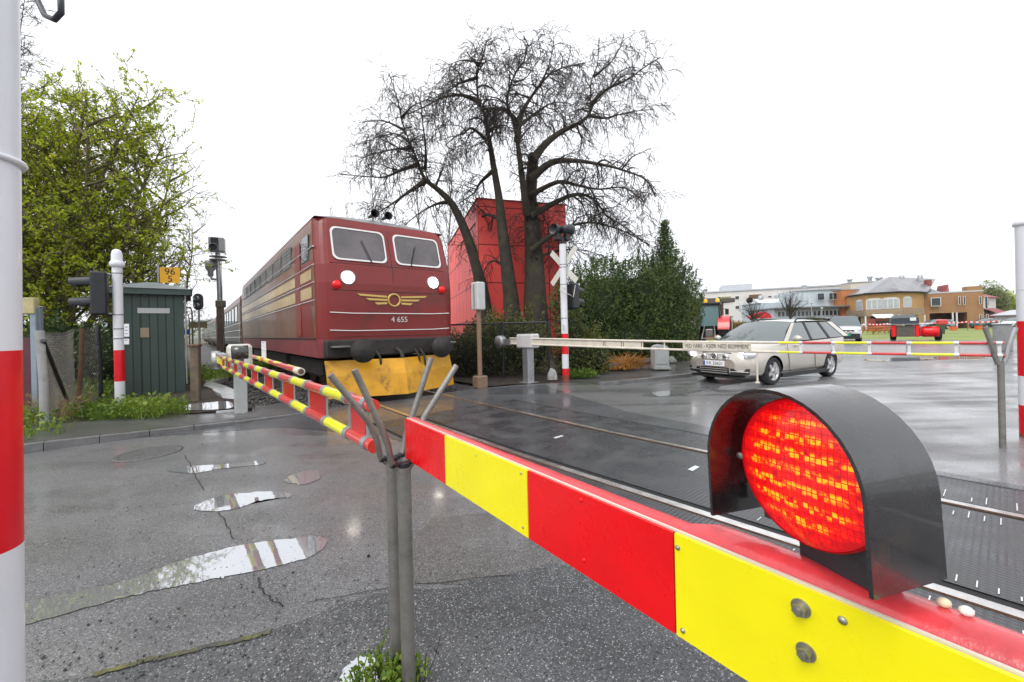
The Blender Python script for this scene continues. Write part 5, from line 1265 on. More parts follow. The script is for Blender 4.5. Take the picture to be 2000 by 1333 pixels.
mb.build('platform_ring', M_galv, t)
mb = MB(); mb.bbox(mp_(431, 594), (.26, .28, .28), .02); mb.build('junction_box', M_steel, t)
mb = MB()
for dx in (-.12, .15): mb.tube([V((dx, -.05, .3)), mp_(428 + dx * 30, 505)], .012, 5)
mb.build('cable', M_galv, t)
# oval dwarf signal, wooden stump, small far masts
ob_ = AT(391, 720, 14.5); ob_.z = 0; c0 = AT(388, 590, 14.5) - ob_
t = thing('oval_signal', 'thin post with a dark oval two-lamp signal plate and two small plates below', 'railway signal', ob_)
mb = MB(); mb.tube([(0, 0, 0), c0], .035, 10); mb.build('post', M_galv, t)
mb = MB(); pts = []
for k in range(28):
    a = 2 * math.pi * k / 28; pts.append(c0 + V((.17 * math.cos(a), -.05, .17 * math.sin(a) + (.13 if math.sin(a) > 0 else -.13))))
mb.prism(pts, (0, .06, 0)); mb.build('signal_plate', mat('signal_plate', (.07, .08, .09), .4, 0, .2, 8), t)
for dz in (-.12, .13): mb = MB(); mb.lathe([(.075, 0), (.085, .12), (.08, .12), (.07, 0), (.0001, .0)], 16, (0, -1, 0), c0 + V((0, -.05, dz))); mb.build('lamp', MATS['grey_signal'], t)
for x in (-.17, .17):
    mb = MB(); mb.box(AT(388, 635, 14.4) - ob_ + V((x, 0, 0)), (.27, .02, .22)); mb.build('small_plate', mat('olive_plate', (.24, .2, .11), .6) if 'olive_plate' not in MATS else MATS['olive_plate'], t)
b = G(383, 786, .05); t = thing('wooden_post', 'short weathered wooden post standing at the puddle beside the shed', 'post', b); hh = AT(383, 678, b.y).z - b.z
mb = MB(); mb.bbox((0, 0, hh / 2), (.15, .14, hh), .015, .4); mb.build('post', M_wood, t); mb = MB(); mb.bbox((0, 0, hh + .03), (.2, .19, .05), .01, .4); mb.build('cap', M_rust, t)
for i, (x, yt, Y, lab) in enumerate(((377, 610, 30, 'thin far lineside mast with a hooked lamp beyond the shed, nearest of the pair'), (371, 622, 42, 'thin far lineside mast beyond the shed, smaller of the pair'))):
    b = AT(x, 690, Y); b.z = 0; t = thing('lineside_mast', lab, 'lamp post', b); h = AT(x, yt, Y).z; mb = MB(); mb.tube([(0, 0, 0), (0, 0, h), (-.1, 0, h + .35), (-.4, 0, h + .4), (-.5, 0, h + .1)], .05, 6); mb.build('pole', M_dark, t); mb = MB(); mb.lathe([(.16, 0), (.1, .2), (.0001, .22)], 10, org=(-.5, 0, h - .1)); mb.build('lamp', M_dark, t)
b = AT(364, 690, 13.5); b.z = 0; t = thing('blue_sign', 'small blue sign on a thin post behind the corner of the shed', 'sign', b); mb = MB(); mb.tube([(0, 0, 0), (0, 0, 1.75)], .02, 6); mb.build('post', M_galv, t); mb = MB(); mb.box(AT(365, 649, 13.4) - b, (.20, .02, .17)); mb.build('board', mat('sign_blue', (.02, .09, .4), .4), t)
b = AT(368, 690, 15); b.z = 0; t = thing('platform_fence', 'short brown board fence at the platform beyond the shed', 'fence', b, TH); mb = MB(); mb.box((-.3, 1.2, .6), (.08, 3.6, 1.15)); mb.build('boards', M_wood, t)
for y in (-.5, 1.1, 2.8): mb = MB(); mb.box((-.38, y, .65), (.1, .1, 1.3)); mb.build('post', M_wood, t)
# concrete cable trough winding to the barrier post
ct = MB(); px = [(448, 806), (458, 786), (452, 772), (420, 757), (398, 750), (430, 741), (452, 727), (450, 712), (432, 700), (424, 690)]
P = [G(x, y, .05) for x, y in px]; P = P[:2] + [p for p in P[2:]]
for p, q in zip(P, P[1:]):
    n = max(1, int((q - p).length / .45)); d = (q - p)
    for k in range(n):
        a, b = p + d * (k / n), p + d * ((k + .97) / n); s = V((-d.y, d.x, 0)).normalized() * .19
        ct.prism([a - s - V((0, 0, .1)), b - s - V((0, 0, .1)), b - s + V((0, 0, .04)), a - s + V((0, 0, .04))], s * 2)
tag(ct.build('cable_trough', mat('trough_concrete', (.5, .51, .52), .22, 0, .12, 4, .1, 40)), 'pale wet concrete cable trough zigzagging through the ballast to the left barrier', 'cable trough')
# left fence of sagging chain-link
def fence(t, P, hts, sag, rr, wire=.0032, cell=.075):
    mb = MB()
    for (a, b, h0, h1, sg) in zip(P, P[1:], hts, hts[1:], sag):
        d = (b - a); L = d.length; d.normalize()
        def pt(u, v): return a + d * (u * L) + V((0, 0, .02 + v * (h0 + (h1 - h0) * u - sg * 4 * u * (1 - u)))) + d.cross(UZ) * (.08 * sg * 3 * math.sin(u * 9 + v * 3))
        nu, nv = int(L / cell), int(h0 / cell)
        for k in range(-nv, nu):
            for s in (1, -1):
                pts = []
                for j in range(9):
                    v = j / 8; u = (k + v * nv) / nu if s > 0 else (k + (1 - v) * nv) / nu
                    if 0 <= u <= 1: pts.append(pt(u, v))
                if len(pts) > 1: mb.tube(pts, wire, 3, False)
        mb.tube([pt(u / 10, 1) for u in range(11)], wire * 2.4, 4, False)
    return mb
F1, F2, F3 = G(87, 838, .08), G(150, 795, .08), G(197, 782, .08)
t = thing('chain_link_fence', 'sagging old chain-link fence with a rusty post, left of the striped signal pole', 'fence', F1)
o_ = F1; hF = [AT(86, 650, F1.y).z - .08, AT(162, 645, F2.y).z - .08, AT(196, 640, F3.y).z - .08]
fence(t, [F1 - o_, F2 - o_, F3 - o_], hF, (.06, .05, .02), random.Random(3)).build('wire_mesh', M_steel, t)
for i, (p, h, m_, r_) in enumerate(((F1, hF[0], M_concrete, .05), (F2, hF[1], M_rust, .035), (F3, hF[2], M_dark, .04))):
    mb = MB(); mb.tube([p - o_ - V((0, 0, .1)), p - o_ + V((.10 if i == 1 else 0, 0, h * .5)), p - o_ + V((.14 if i == 1 else -.04, 0, h + .03))], r_, 8); ob2 = mb.build('post', m_, t)
    if i == 1: ob2['label'] = 'rusty brown fence post'
mb = MB(); mb.tube([V((.03, -.02, hF[0] - .12)), F2.lerp(F1, .28) - o_ + V((0, 0, .1))], .03, 8); mb.build('brace', M_dark, t)
for i, (x, xt, lab) in enumerate(((72, 68, 'pale blue-grey steel channel post with a yellowed box on top'), (80, 79, 'pale blue-grey steel post right beside the boxed one'))):
    b = G(x, 806 - i * 6, .08); t = thing('steel_post', lab, 'post', b); h = AT(x, 600, b.y).z - .08; mb = MB(); mb.bbox((0, 0, h / 2), (.09, .09, h), .01, .3); mb.build('post', mat('blue_grey_steel', (.30, .36, .42), .45, .3, .15, 4) if i == 0 else MATS['blue_grey_steel'], t)
    mb = MB(); mb.bbox((-.04, -.02, h + .02) if i == 0 else (0, 0, h), (.17, .12, .30) if i == 0 else (.11, .11, .03), .012, .3); mb.build('box' if i == 0 else 'cap', mat('yellowed_plastic', (.48, .42, .22), .6, 0, .2, 8) if i == 0 else M_galv, t)
b = G(52, 805, .08); t = thing('maroon_board', 'dull maroon board panel standing behind the left edge pole', 'panel', b); h = AT(52, 668, b.y).z; mb = MB(); mb.box((-.4, .05, h / 2), (1.1, .05, h)); mb.build('panel', mat('maroon_board', (.10, .028, .04), .6, 0, .2, 3), t); mb = MB(); mb.box((.1, .1, h / 2 - .1), (.07, .07, h)); mb.build('post', M_wood, t)
# grey control cabinet on a post, right of the track
b = V((-.82, 9.9, 0)); zt, zb_ = AT(937, 552, 9.9).z, AT(937, 606, 9.9).z
t = thing('control_box', 'pale grey control box on a brown post beside the track, left of the far barrier', 'control box', b)
mb = MB(); mb.tube([(0, 0, 0), (0, 0, zb_)], .06, 12); mb.build('post', mat('post_brown', (.23, .15, .10), .55, 0, .2, 6), t)
mb = MB(); mb.bbox((0, 0, .13), (.30, .26, .30), .02, TH); mb.build('foot', MATS['post_brown'], t)
mb = MB(); mb.bbox((0, 0, (zt + zb_) / 2), (.24, .30, zt - zb_), .025, TH); mb.build('box', mat('cabinet_grey', (.55, .56, .56), .4, 0, .08, 5, stain=(.4, .4, .38), ss=5, st=.62), t)
mb = MB(); mb.box(V((0, 0, (zt + zb_) / 2)) - NV * .128, (.012, .02, (zt - zb_) * .85), TH); mb.build('hinge', M_steel, t)
# far fence behind the barrier
F = [W(5.75, 10.1), W(6.1, 8.55), W(7.55, 8.25), W(7.6, 8.2)]
F = [AT(830, 700, 12.4), AT(983, 700, 11.4), AT(1072, 700, 11.2), AT(1096, 700, 11.3)]
for p in F: p.z = .03
o_ = F[0]; t = thing('chain_link_fence', 'dark chain-link fence in front of the shrubs behind the far barrier post', 'fence', o_); hs = [AT(983, 634, 11.4).z] * 4
fence(t, [p - o_ for p in F], hs, (0, 0, 0), random.Random(2), .0035, .085).build('wire_mesh', M_dark, t)
for p in F[:3]: mb = MB(); mb.tube([p - o_, p - o_ + V((0, 0, hs[0] + .04))], .035, 8); mb.build('post', M_dark, t)
for p, q in zip(F[:2], F[1:3]): mb = MB(); mb.tube([p - o_ + V((0, 0, hs[0])), q - o_ + V((0, 0, hs[0]))], .025, 6); mb.build('top_rail', M_dark, t)
# round-topped grey cabinet by the hedge
b = AT(1293, 690, 12.5); b.z = .05; t = thing('small_cabinet', 'small grey round-topped cabinet in the hedge bed behind the far boom', 'cabinet', b); mb = MB(); pts = [V((-.22, 0, 0)), V((.22, 0, 0)), V((.22, 0, .62))]
for k in range(7): a = R(10 + k * 26.6); pts.append(V((.22 * math.cos(a), 0, .66 + .12 * math.sin(a))))
pts.append(V((-.22, 0, .62))); mb.prism(pts, (0, .4, 0)); mb.build('shell', mat('cabinet_shell', (.4, .42, .42), .4, .1, .1, 5), t); mb = MB(); mb.box((0, .2, .04), (.52, .48, .06)); mb.build('foot', M_concrete, t)
mb = MB(); mb.box((0, -.012, .38), (.34, .012, .42)); mb.build('door', MATS['cabinet_shell'], t)

# ================================================================== VEHICLES
def wheel(parent, c, r, w_, rim_r, m_rim, side, name='wheel', spokes=5):
    ax = (0, side, 0); mb = MB(); mb.lathe([(rim_r, -w_ / 2), (r * .93, -w_ / 2), (r, -w_ * .36), (r, w_ * .36), (r * .93, w_ / 2), (rim_r * 1.02, w_ / 2), (rim_r * .98, w_ * .38), (rim_r * .9, -.02)], 36, ax, c); tyre = mb.build(name, M_tyre, parent)
    mb = MB(); mb.lathe([(rim_r, w_ * .46), (rim_r * .9, w_ * .40), (rim_r * .88, -.02)], 32, ax, c)
    A3 = V(ax); u = A3.orthogonal().normalized(); v = A3.cross(u); cc = V(c)
    for k in range(spokes):
        a = 2 * math.pi * k / spokes; d = u * math.cos(a) + v * math.sin(a); s = -u * math.sin(a) + v * math.cos(a)
        mb.prism([cc + d * .03 - s * .06 + A3 * w_ * .25, cc + d * .03 + s * .06 + A3 * w_ * .25, cc + d * rim_r * .93 + s * .035 + A3 * w_ * .30, cc + d * rim_r * .93 - s * .035 + A3 * w_ * .30], A3 * .035)
    mb.lathe([(.065, w_ * .2), (.065, w_ * .46), (.0001, w_ * .48)], 16, ax, c); mb.use(1); mb.lathe([(rim_r * .88, -.03), (.0001, -.035)], 24, ax, c)
    mb.build('rim', [m_rim, M_dark], tyre); return tyre
M_rim = mat('alloy_rim', (.55, .55, .55), .3, .8)
M_cglass = mat('car_glass', (.075, .10, .105), .04, 0, ior=2.1)
M_trim = mat('car_black_trim', (.012, .012, .013), .5)
M_chrome = mat('chrome', (.75, .76, .77), .12, 1)
M_lamp = mat('car_headlamp', (.72, .74, .76), .12, .3, coat=1)
M_plate = mat('plate_white', (.78, .78, .78), .4)
M_blue = mat('plate_blue', (.02, .07, .45), .4)
def section(x, zl, zb, hl, hm, hb, zc):
    h = [(0, zl), (hl, zl), (hm * .985, zl + .12), (hm, zl + .45 * (zb - zl)), (hm * .995, zl + .72 * (zb - zl)), (hb + .25 * (hm - hb), zb - .05), (hb, zb), (hb * .6, zc - .012), (0, zc)]
    return [V((x, y, z)) for y, z in h] + [V((x, -y, z)) for y, z in reversed(h[1:-1])]
def car(label, loc, rz, paint, S, axf, axr, wr, tr, cab, glassy=True, rails=True, group=None, cat='car', name='parked_car', detail=True):
    """S: body sections front to rear; cab: belt/roof stations (belt x, roof x, material) and heights"""
    t = thing(name, label, cat, loc, rz, group)
    mb = MB(); mb.loft([section(*s) for s in S]); body = mb.build('body', [paint, M_trim], t)
    md = body.modifiers.new('arch', 'SUBSURF'); md.levels = md.render_levels = 1
    cut = MB(); n = 28
    for ax in (axf, axr):
        for sg in (-1, 1): cut.lathe([(.0001, -.16), (wr * 1.13, -.16), (wr * 1.13, .3), (.0001, .3)], n, (0, sg, 0), V((ax, sg * (tr - .02), wr)))
    co = cut.build('cut', M_trim); co.parent = t
    bo = body.modifiers.new('cut', 'BOOLEAN'); bo.operation = 'DIFFERENCE'; bo.solver = 'EXACT'; bo.object = co
    dg = bpy.context.evaluated_depsgraph_get(); dg.update()
    me = bpy.data.meshes.new_from_object(body.evaluated_get(dg)); body.modifiers.clear(); body.data = me; bpy.data.objects.remove(co)
    if len(me.materials) < 2: me.materials.append(M_trim)
    for p in me.polygons: p.use_smooth = True
    try: me.set_sharp_from_angle(angle=R(38))
    except Exception: pass
    for ax, nm in ((axf, 'f'), (axr, 'r')):
        for sg in (-1, 1): wheel(t, V((ax, sg * (tr - .1), wr)), wr, .21, wr * .68, M_rim, sg)
    zb, zr, hb, hr = cab['zb'], cab['zr'], cab['hb'], cab['hr']; st = cab['st']      # stations: (belt x, roof x, material index of the panel behind it)
    def B(x): return V((x, 0, zb + cab.get('rise', 0) * (st[0][0] - x)))
    for sg in (1, -1):
        for (b0, r0, k), (b1, r1, _) in zip(st, st[1:]):
            p = [B(b0) + V((0, sg * hb, 0)), B(b1) + V((0, sg * hb, 0)), V((r1, sg * hr, zr - .01)), V((r0, sg * hr, zr - .01))]
            if sg < 0: p.reverse()
            nrm = (p[1] - p[0]).cross(p[2] - p[0]).normalized(); nrm = nrm if nrm.y * sg > 0 else -nrm
            c = sum(p, V()) / 4; mb = MB()
            if k == 1: p = [q - nrm * .012 for q in p]
            mb.prism(p, nrm * -.02); mb.build(['pillar', 'side_window', 'pillar'][k], [paint, M_cglass, M_trim][k], t)
    def cross(bx, rx, bulge, nm, sg):
        mb = MB(); n = 10; lo_, hi = [], []
        for i in range(n + 1):
            y = -1 + 2 * i / n; lo_.append(B(bx) + V((sg * bulge * (1 - y * y), y * (hb - .01), .0))); hi.append(V((rx + sg * bulge * .5 * (1 - y * y), y * (hr - .005), zr + .035 * (1 - y * y))))
        mid = [a.lerp(b, .5) + V((sg * .03, 0, .02)) for a, b in zip(lo_, hi)]
        mb.loft([lo_, mid, hi], closed=False); return mb.build(nm, M_cglass, t), hi
    ws, hi_f = cross(st[0][0], st[0][1], .16, 'windscreen', 1); rw, hi_r = cross(st[-1][0], st[-1][1], .08, 'rear_window', -1)
    mb = MB(); ls = []; m = 8
    for k in range(m + 1):
        f = k / m; ls.append([a.lerp(b, f) + V((0, 0, cab.get('crown', .04) * math.sin(math.pi * min(1, f * 1.15 + .03)) * (1 if 0 < i < 10 else .55))) for i, (a, b) in enumerate(zip(hi_f, hi_r))])
    mb.loft(ls, closed=False); mb.loft([[p - V((0, 0, .025)) for p in reversed(l)] for l in ls], closed=False); mb.build('roof', paint, t)
    if rails:
        for sg in (-1, 1): mb = MB(); x0, x1 = st[0][1] - .25, st[-1][1] + .15; mb.tube([V((x0, sg * (hr - .04), zr + .02)), V((x0 - .12, sg * (hr - .05), zr + .085)), V((x0 * .5 + x1 * .5, sg * (hr - .05), zr + .10)), V((x1 + .12, sg * (hr - .05), zr + .08)), V((x1, sg * (hr - .04), zr + .02))], .018, 8); mb.build('roof_rail', M_trim, t)
    for sg in (-1, 1):
        mb = MB(); mb.ball(V((st[0][0] - .28, sg * (hb + .16), zb + .07)), .11, 12, .65, 1.0, .72); mb.box((st[0][0] - .25, sg * (hb + .05), zb + .0), (.06, .1, .04)); mb.build('wing_mirror', paint, t)
    return t
M_beige = mat('champagne_paint', (.56, .52, .46), .26, .55, .03, 3, coat=.8)
Sg = [(2.17, .33, .60, .42, .50, .44, .62), (2.13, .24, .70, .60, .68, .56, .73), (2.02, .20, .78, .70, .80, .68, .82), (1.86, .18, .83, .76, .855, .76, .88), (1.6, .18, .875, .78, .875, .80, .935), (1.25, .18, .92, .78, .885, .83, .985), (.92, .18, .965, .78, .89, .845, 1.02), (.3, .18, .97, .78, .89, .85, .99), (-.6, .18, .99, .78, .89, .85, 1.0), (-1.3, .18, 1.01, .78, .885, .85, 1.02), (-1.9, .20, 1.03, .74, .86, .83, 1.04), (-2.22, .25, 1.03, .66, .80, .78, 1.04), (-2.36, .30, .98, .60, .72, .70, 1.0), (-2.41, .40, .86, .5, .62, .6, .88)]
cabg = dict(zb=.97, zr=1.435, hb=.85, hr=.60, rise=.022, crown=.045, st=[(.86, .02, 0), (.66, -.12, 1), (-.36, -.52, 2), (-.44, -.60, 1), (-1.22, -1.22, 2), (-1.32, -1.32, 1), (-2.02, -1.72, 0), (-2.28, -1.98, 0)])
vw = car('champagne silver estate car with its headlamps on, waiting behind the far boom', V((6.72, 10.5, 0)), R(208), M_beige, Sg, 1.29, -1.29, .318, .86, cabg, name='estate_car')
def face(x, y, z): return V((x, y, z))
mb = MB()
for k in range(4): mb.tube([face(2.135 - .012 * k, -.40, .60 + k * .036), face(2.185 - .012 * k, 0, .60 + k * .036), face(2.135 - .012 * k, .40, .60 + k * .036)], .012, 6)
mb.use(1); mb.prism([face(2.14, -.43, .575), face(2.14, .43, .575), face(2.06, .36, .745), face(2.06, -.36, .745)], V((.03, 0, .01))); gri = mb.build('grille', [M_chrome, M_trim], vw)
mb = MB(); c = V((2.20, 0, .665)); mb.lathe([(.062, 0), (.072, .008), (.082, 0), (.082, -.02), (.062, -.02)], 28, (1, 0, .12), c)
def stroke(a, b): mb.prism([c + V((.004, a[0] - .008, a[1])), c + V((.004, a[0] + .008, a[1])), c + V((.004, b[0] + .008, b[1])), c + V((.004, b[0] - .008, b[1]))], V((.008, 0, 0)))
for a, b in (((-.028, .058), (0, .008)), ((.028, .058), (0, .008)), ((-.05, .035), (-.026, -.05)), ((-.026, -.05), (0, -.004)), ((0, -.004), (.026, -.05)), ((.026, -.05), (.05, .035))): stroke(a, b)
mb.build('badge', M_chrome, gri)
for sg in (-1, 1):
    mb = MB(); mb.ball(V((1.955, sg * .685, .715)), .235, 18, .86, .66, .47); mb.M = None; hl_ = mb.build('headlamp', M_lamp, vw)
    mb = MB(); mb.lathe([(.07, 0), (.05, .02), (.0001, .025)], 18, (1, sg * .25, .05), V((2.135, sg * .64, .715))); mb.build('lit_bulb', mat('car_lamp_lit', (1, .97, .9), .2, 0, emit=(1, .97, .92), es=3) if 'car_lamp_lit' not in MATS else MATS['car_lamp_lit'], hl_)
    mb = MB(); mb.prism([V((2.17, sg * .40, .25)), V((2.05, sg * .76, .27)), V((2.05, sg * .77, .40)), V((2.17, sg * .40, .40))], V((.02, 0, 0))); mb.use(1); mb.tube([V((2.19, sg * .38, .33)), V((2.07, sg * .76, .33))], .008, 6); mb.build('lower_grille', [M_trim, M_silver], vw)
    mb = MB(); mb.lathe([(.07, 0), (.07, .02), (.05, .03), (.0001, .032)], 18, (1, 0, 0), V((2.17, sg * .28, .66))); mb.build('spot_lamp', M_chrome, vw)
mb = MB(); mb.box((2.185, 0, .33), (.03, .70, .16)); mb.use(1)
for k in range(3): mb.box((2.20, 0, .28 + k * .05), (.012, .68, .012))
mb.build('lower_grille', [M_trim, M_silver], vw)
mb = MB(); mb.bbox((2.205, 0, .50), (.02, .54, .125), .006); mb.use(1); mb.box((2.2165, -.245, .50), (.003, .045, .11)); mb.use(2); text_mb(mb, 'VX 33621', .105, frame(V((2.2165, .025, .50)), (0, 1, 0), (0, 0, 1)), .001, .42); mb.build('number_plate', [M_plate, M_blue, M_trim], vw)
for x in (.35, -.86):
    for sg in (-1, 1): mb = MB(); mb.box((x, sg * .893, .86), (.16, .022, .03)); mb.build('door_handle', M_beige, vw)
mb = MB()
for sg in (-1, 1): mb.box((0, sg * .872, .20), (2.0, .05, .09))
mb.box((2.08, 0, .19), (.16, 1.3, .05)); mb.build('sill_trim', M_trim, vw)
mb = MB()
for sg in (1, -1):
    for xs in ((.78, .70), (-.40, -.46), (-1.28, -1.05)): mb.tube([V((xs[0], sg * .889, .94)), V((xs[1], sg * .896, .5)), V((xs[1], sg * .884, .26))], .005, 4)
mb.build('door_seam', M_trim, vw)
# small van on the right
M_vanw = mat('van_white', (.62, .64, .67), .3, 0, .03, 3, coat=.7)
Sv = [(2.15, .30, .70, .5, .62, .55, .74), (2.1, .24, .86, .7, .80, .7, .90), (1.9, .2, .98, .78, .88, .80, 1.03), (1.3, .2, 1.05, .8, .9, .84, 1.12), (1.0, .2, 1.1, .8, .9, .86, 1.16), (0, .2, 1.12, .8, .91, .87, 1.14), (-1.5, .2, 1.12, .8, .91, .87, 1.14), (-2.2, .24, 1.12, .78, .88, .85, 1.14), (-2.28, .35, 1.0, .7, .8, .78, 1.0)]
cabv = dict(zb=1.10, zr=1.80, hb=.87, hr=.72, rise=.0, crown=.03, st=[(1.02, .25, 0), (.85, .12, 1), (-.25, -.3, 2), (-.35, -.4, 1), (-1.9, -1.85, 0), (-2.22, -2.1, 0)])
vb = AT(1650, 668, 29.5); vb.z = 0
van = car('white high-roofed van facing us with a green number plate, at the edge of the lawn', vb, R(180 + 52), M_vanw, Sv, 1.3, -1.35, .33, .86, cabv, name='small_van', cat='van')
mb = MB(); mb.box((2.16, 0, .42), (.08, 1.5, .34)); mb.build('bumper', M_dark, van); mb = MB(); mb.box((2.15, 0, .80), (.05, .9, .10)); mb.build('grille', M_trim, van)
for sg in (-1, 1): mb = MB(); mb.ball(V((1.97, sg * .68, .86)), .17, 12, .9, .9, .6); mb.build('headlamp', M_lamp, van)
for y in (-.25, 0, .25): mb = MB(); mb.lathe([(.08, 0), (.08, .03), (.0001, .05)], 14, (1, 0, 0), V((2.2, y, .70))); mb.build('spot_lamp', M_offwhite, van)
mb = MB(); mb.box((2.215, 0, .50), (.02, .52, .13)); mb.build('number_plate', mat('plate_green', (.0, .33, .17), .4), van)
# parked cars by the restaurant
def simple_car(label, x, Y, rz, paint): b = AT(x, 645, Y); b.z = 0; return car(label, b, rz, paint, Sg, 1.29, -1.29, .318, .86, cabg, rails=False, name='parked_car', group='cars parked by the restaurant')
simple_car('silver-blue hatchback parked before the garage opening of the brown wing', 1822, 60, R(170), mat('silver_blue_paint', (.30, .34, .42), .3, .5, coat=.6))
simple_car('dark green-grey car parked at the right corner of the brown wing', 1926, 60, R(190), mat('dark_car_paint', (.06, .09, .10), .3, .4, coat=.6))
simple_car('white car at the far right edge, next to the right striped pole', 1985, 58, R(185), M_vanw)
# tractor seen from behind
tb = AT(1388, 668, 27); tb.z = 0
tr_ = thing('tractor', 'red and black tractor seen from behind at the end of the hedge, with orange beacons', 'tractor', tb, R(-32))
def tyre(c, r, w_, side):
    mb = MB(); mb.lathe([(r * .45, -w_ / 2), (r * .9, -w_ / 2), (r * .96, -w_ * .4), (r * .96, w_ * .4), (r * .9, w_ / 2), (r * .45, w_ / 2)], 32, (1, 0, 0), c)
    for k in range(22):
        a = 2 * math.pi * k / 22
        for sg in (-1, 1):
            aa = a + (.14 if sg > 0 else 0); p0 = V((0, math.cos(aa), math.sin(aa))); p1 = V((0, math.cos(aa - .2), math.sin(aa - .2)))
            mb.prism([V(c) + p0 * r * .95, V(c) + p0 * r, V(c) + p1 * r + V((sg * w_ * .48, 0, 0)), V(c) + p1 * r * .95 + V((sg * w_ * .48, 0, 0))], V((0, p0.z, -p0.y)) * .055)
    o = mb.build('rear_wheel', M_tyre, tr_); mb = MB(); mb.lathe([(r * .45, -w_ * .3), (.3, -.1), (.0001, -.08)], 24, (1, 0, 0), c); mb.lathe([(r * .45, w_ * .3), (.3, .1), (.0001, .08)], 24, (1, 0, 0), c); mb.build('rim', M_galv, o)
for sg in (-1, 1):
    tyre((sg * .86, 0, .93), .93, .58, sg)
    mb = MB(); pts = []
    for k in range(11): a = R(20 + k * 15); pts.append((math.cos(a), math.sin(a)))
    mb.loft([[V((sg * .86 + dx, 1.03 * c_, .93 + 1.06 * s_)) for c_, s_ in pts] for dx in (-.34, .34)], closed=False); mb.loft([[V((sg * .86 + dx, 1.06 * c_, .93 + 1.10 * s_)) for c_, s_ in reversed(pts)] for dx in (-.34, .34)], closed=False); mb.build('fender', mat('fender_grey', (.22, .23, .26), .4, 0, .1, 5) if sg < 0 else M_tuber, tr_)
    mb = MB(); mb.lathe([(.2, -.2), (.6, -.2), (.62, .2), (.2, .2)], 22, (1, 0, 0), (sg * .8, 2.6, .62)); mb.build('front_wheel', M_tyre, tr_)
mb = MB(); mb.bbox((0, 1.0, 1.05), (.9, 3.0, .6), .08); mb.use(1); mb.bbox((0, 2.2, 1.6), (.8, 1.7, .7), .12); mb.build('chassis', [M_dark, M_tuber], tr_)
mb = MB(); lo4 = [V((-.65, -.55, 1.35)), V((.65, -.55, 1.35)), V((.65, 1.0, 1.35)), V((-.65, 1.0, 1.35))]; hi4 = [V((-.58, -.45, 2.75)), V((.58, -.45, 2.75)), V((.58, .9, 2.75)), V((-.58, .9, 2.75))]; mb.loft([lo4, hi4], smooth=False); cabo = mb.build('cab_glass', mat('teal_glass', (.16, .26, .27), .06, 0, ior=1.6), tr_)
mb = MB()
for a, b in zip(lo4, hi4): mb.tube([a, b], .05, 6)
mb.build('cab_frame', M_dark, tr_)
mb = MB(); mb.bbox((0, .22, 2.84), (1.35, 1.6, .2), .06); mb.build('cab_roof', M_dark, tr_)
for x in (-.25, .48): mb = MB(); mb.lathe([(.11, 0), (.12, .1), (.09, .22), (.0001, .25)], 14, org=(x, -.1, 2.95)); mb.build('beacon', mat('orange_beacon', (.95, .35, .01), .3, 0, emit=(1, .45, .02), es=.6) if 'orange_beacon' not in MATS else MATS['orange_beacon'], tr_)
mb = MB()
for x in (-.3, .3): mb.tube([V((x, -.4, 1.2)), V((x * 1.2, -1.0, .9)), V((x * 1.3, -1.3, .5))], .045, 6); mb.tube([V((x * .9, -.5, 1.5)), V((x * 1.2, -1.0, .9))], .03, 6)
mb.tube([V((-.38, -1.25, .55)), V((.38, -1.25, .55))], .04, 6); mb.bbox((0, -.6, .9), (.5, .4, .5), .05); mb.build('rear_linkage', M_steel, tr_)
mb = MB(); mb.tube([V((.62, .8, 2.5)), V((.95, .75, 2.5)), V((.95, .75, 2.1))], .025, 6); mb.bbox((.97, .72, 2.3), (.22, .05, .4), .02); mb.build('mirror', M_dark, tr_)
# red self-propelled machine on the lawn
rb = AT(1787, 664, 27.5); rb.z = 0; rm = thing('red_machine', 'red and black ground-care machine with a dark hood standing on the lawn', 'machine', rb, R(-38)); k = 27.5 / FPX
mb = MB(); mb.bbox((0, .8, .55), (2.1, 1.4, .45), .08); mb.build('chassis', M_tuber, rm)
for x, w_ in ((-1.05, .22), (.12, .24)):
    mb = MB(); mb.bbox((x, .0, .70), (w_, .2, .85), .05); mb.build('red_frame', M_bandr, rm)
mb = MB(); mb.bbox((-.45, .02, .68), (.95, .16, .78), .03)
for q in range(5): mb.box((-.45, -.07, .42 + q * .13), (.85, .03, .04))
mb.build('radiator_grille', mat('grey_brown_panel', (.13, .11, .09), .6, 0, .2, 8), rm)
mb = MB(); mb.bbox((-.3, .3, 1.16), (2.3, 1.0, .09), .03); mb.build('top_deck', M_galv, rm)
mb = MB(); hl5 = [[V((-.55 + dx * s, .1 + dy * s, z)) for dx, dy in ((-.62, -.3), (.72, -.3), (.72, .9), (-.62, .9))] for z, s in ((1.2, 1.05), (1.6, 1.0), (1.82, .7))]; mb.loft(hl5, smooth=False); ho = mb.build('engine_hood', mat('dark_hood', (.03, .045, .055), .35, 0, .2, 5), rm); mb = MB(); mb.box((-.1, -.235, 1.5), (.3, .02, .22)); mb.build('white_sticker', M_plate, ho)
mb = MB(); mb.tube([V((-1.0, .1, 1.2)), V((-.85, .1, 1.75)), V((-.7, .1, 1.85))], .06, 6); mb.build('exhaust', M_galv, rm)
mb = MB(); mb.lathe([(.0001, 0), (.33, 0), (.36, .1), (.36, .7), (.33, .8), (.0001, .8)], 20, (1, 0, 0), (.35, .1, .62)); mb.build('red_drum', M_bandr, rm)
for x in (-1.0, 1.25):
    mb = MB(); mb.lathe([(.15, -.14), (.4, -.14), (.42, 0), (.4, .14), (.15, .14)], 20, (1, 0, 0), (x, .9, .42)); mb.build('wheel', M_tyre, rm)
mb = MB(); mb.bbox((1.35, .3, 1.25), (.5, .5, .35), .06); mb.build('seat_box', M_tuber, rm)

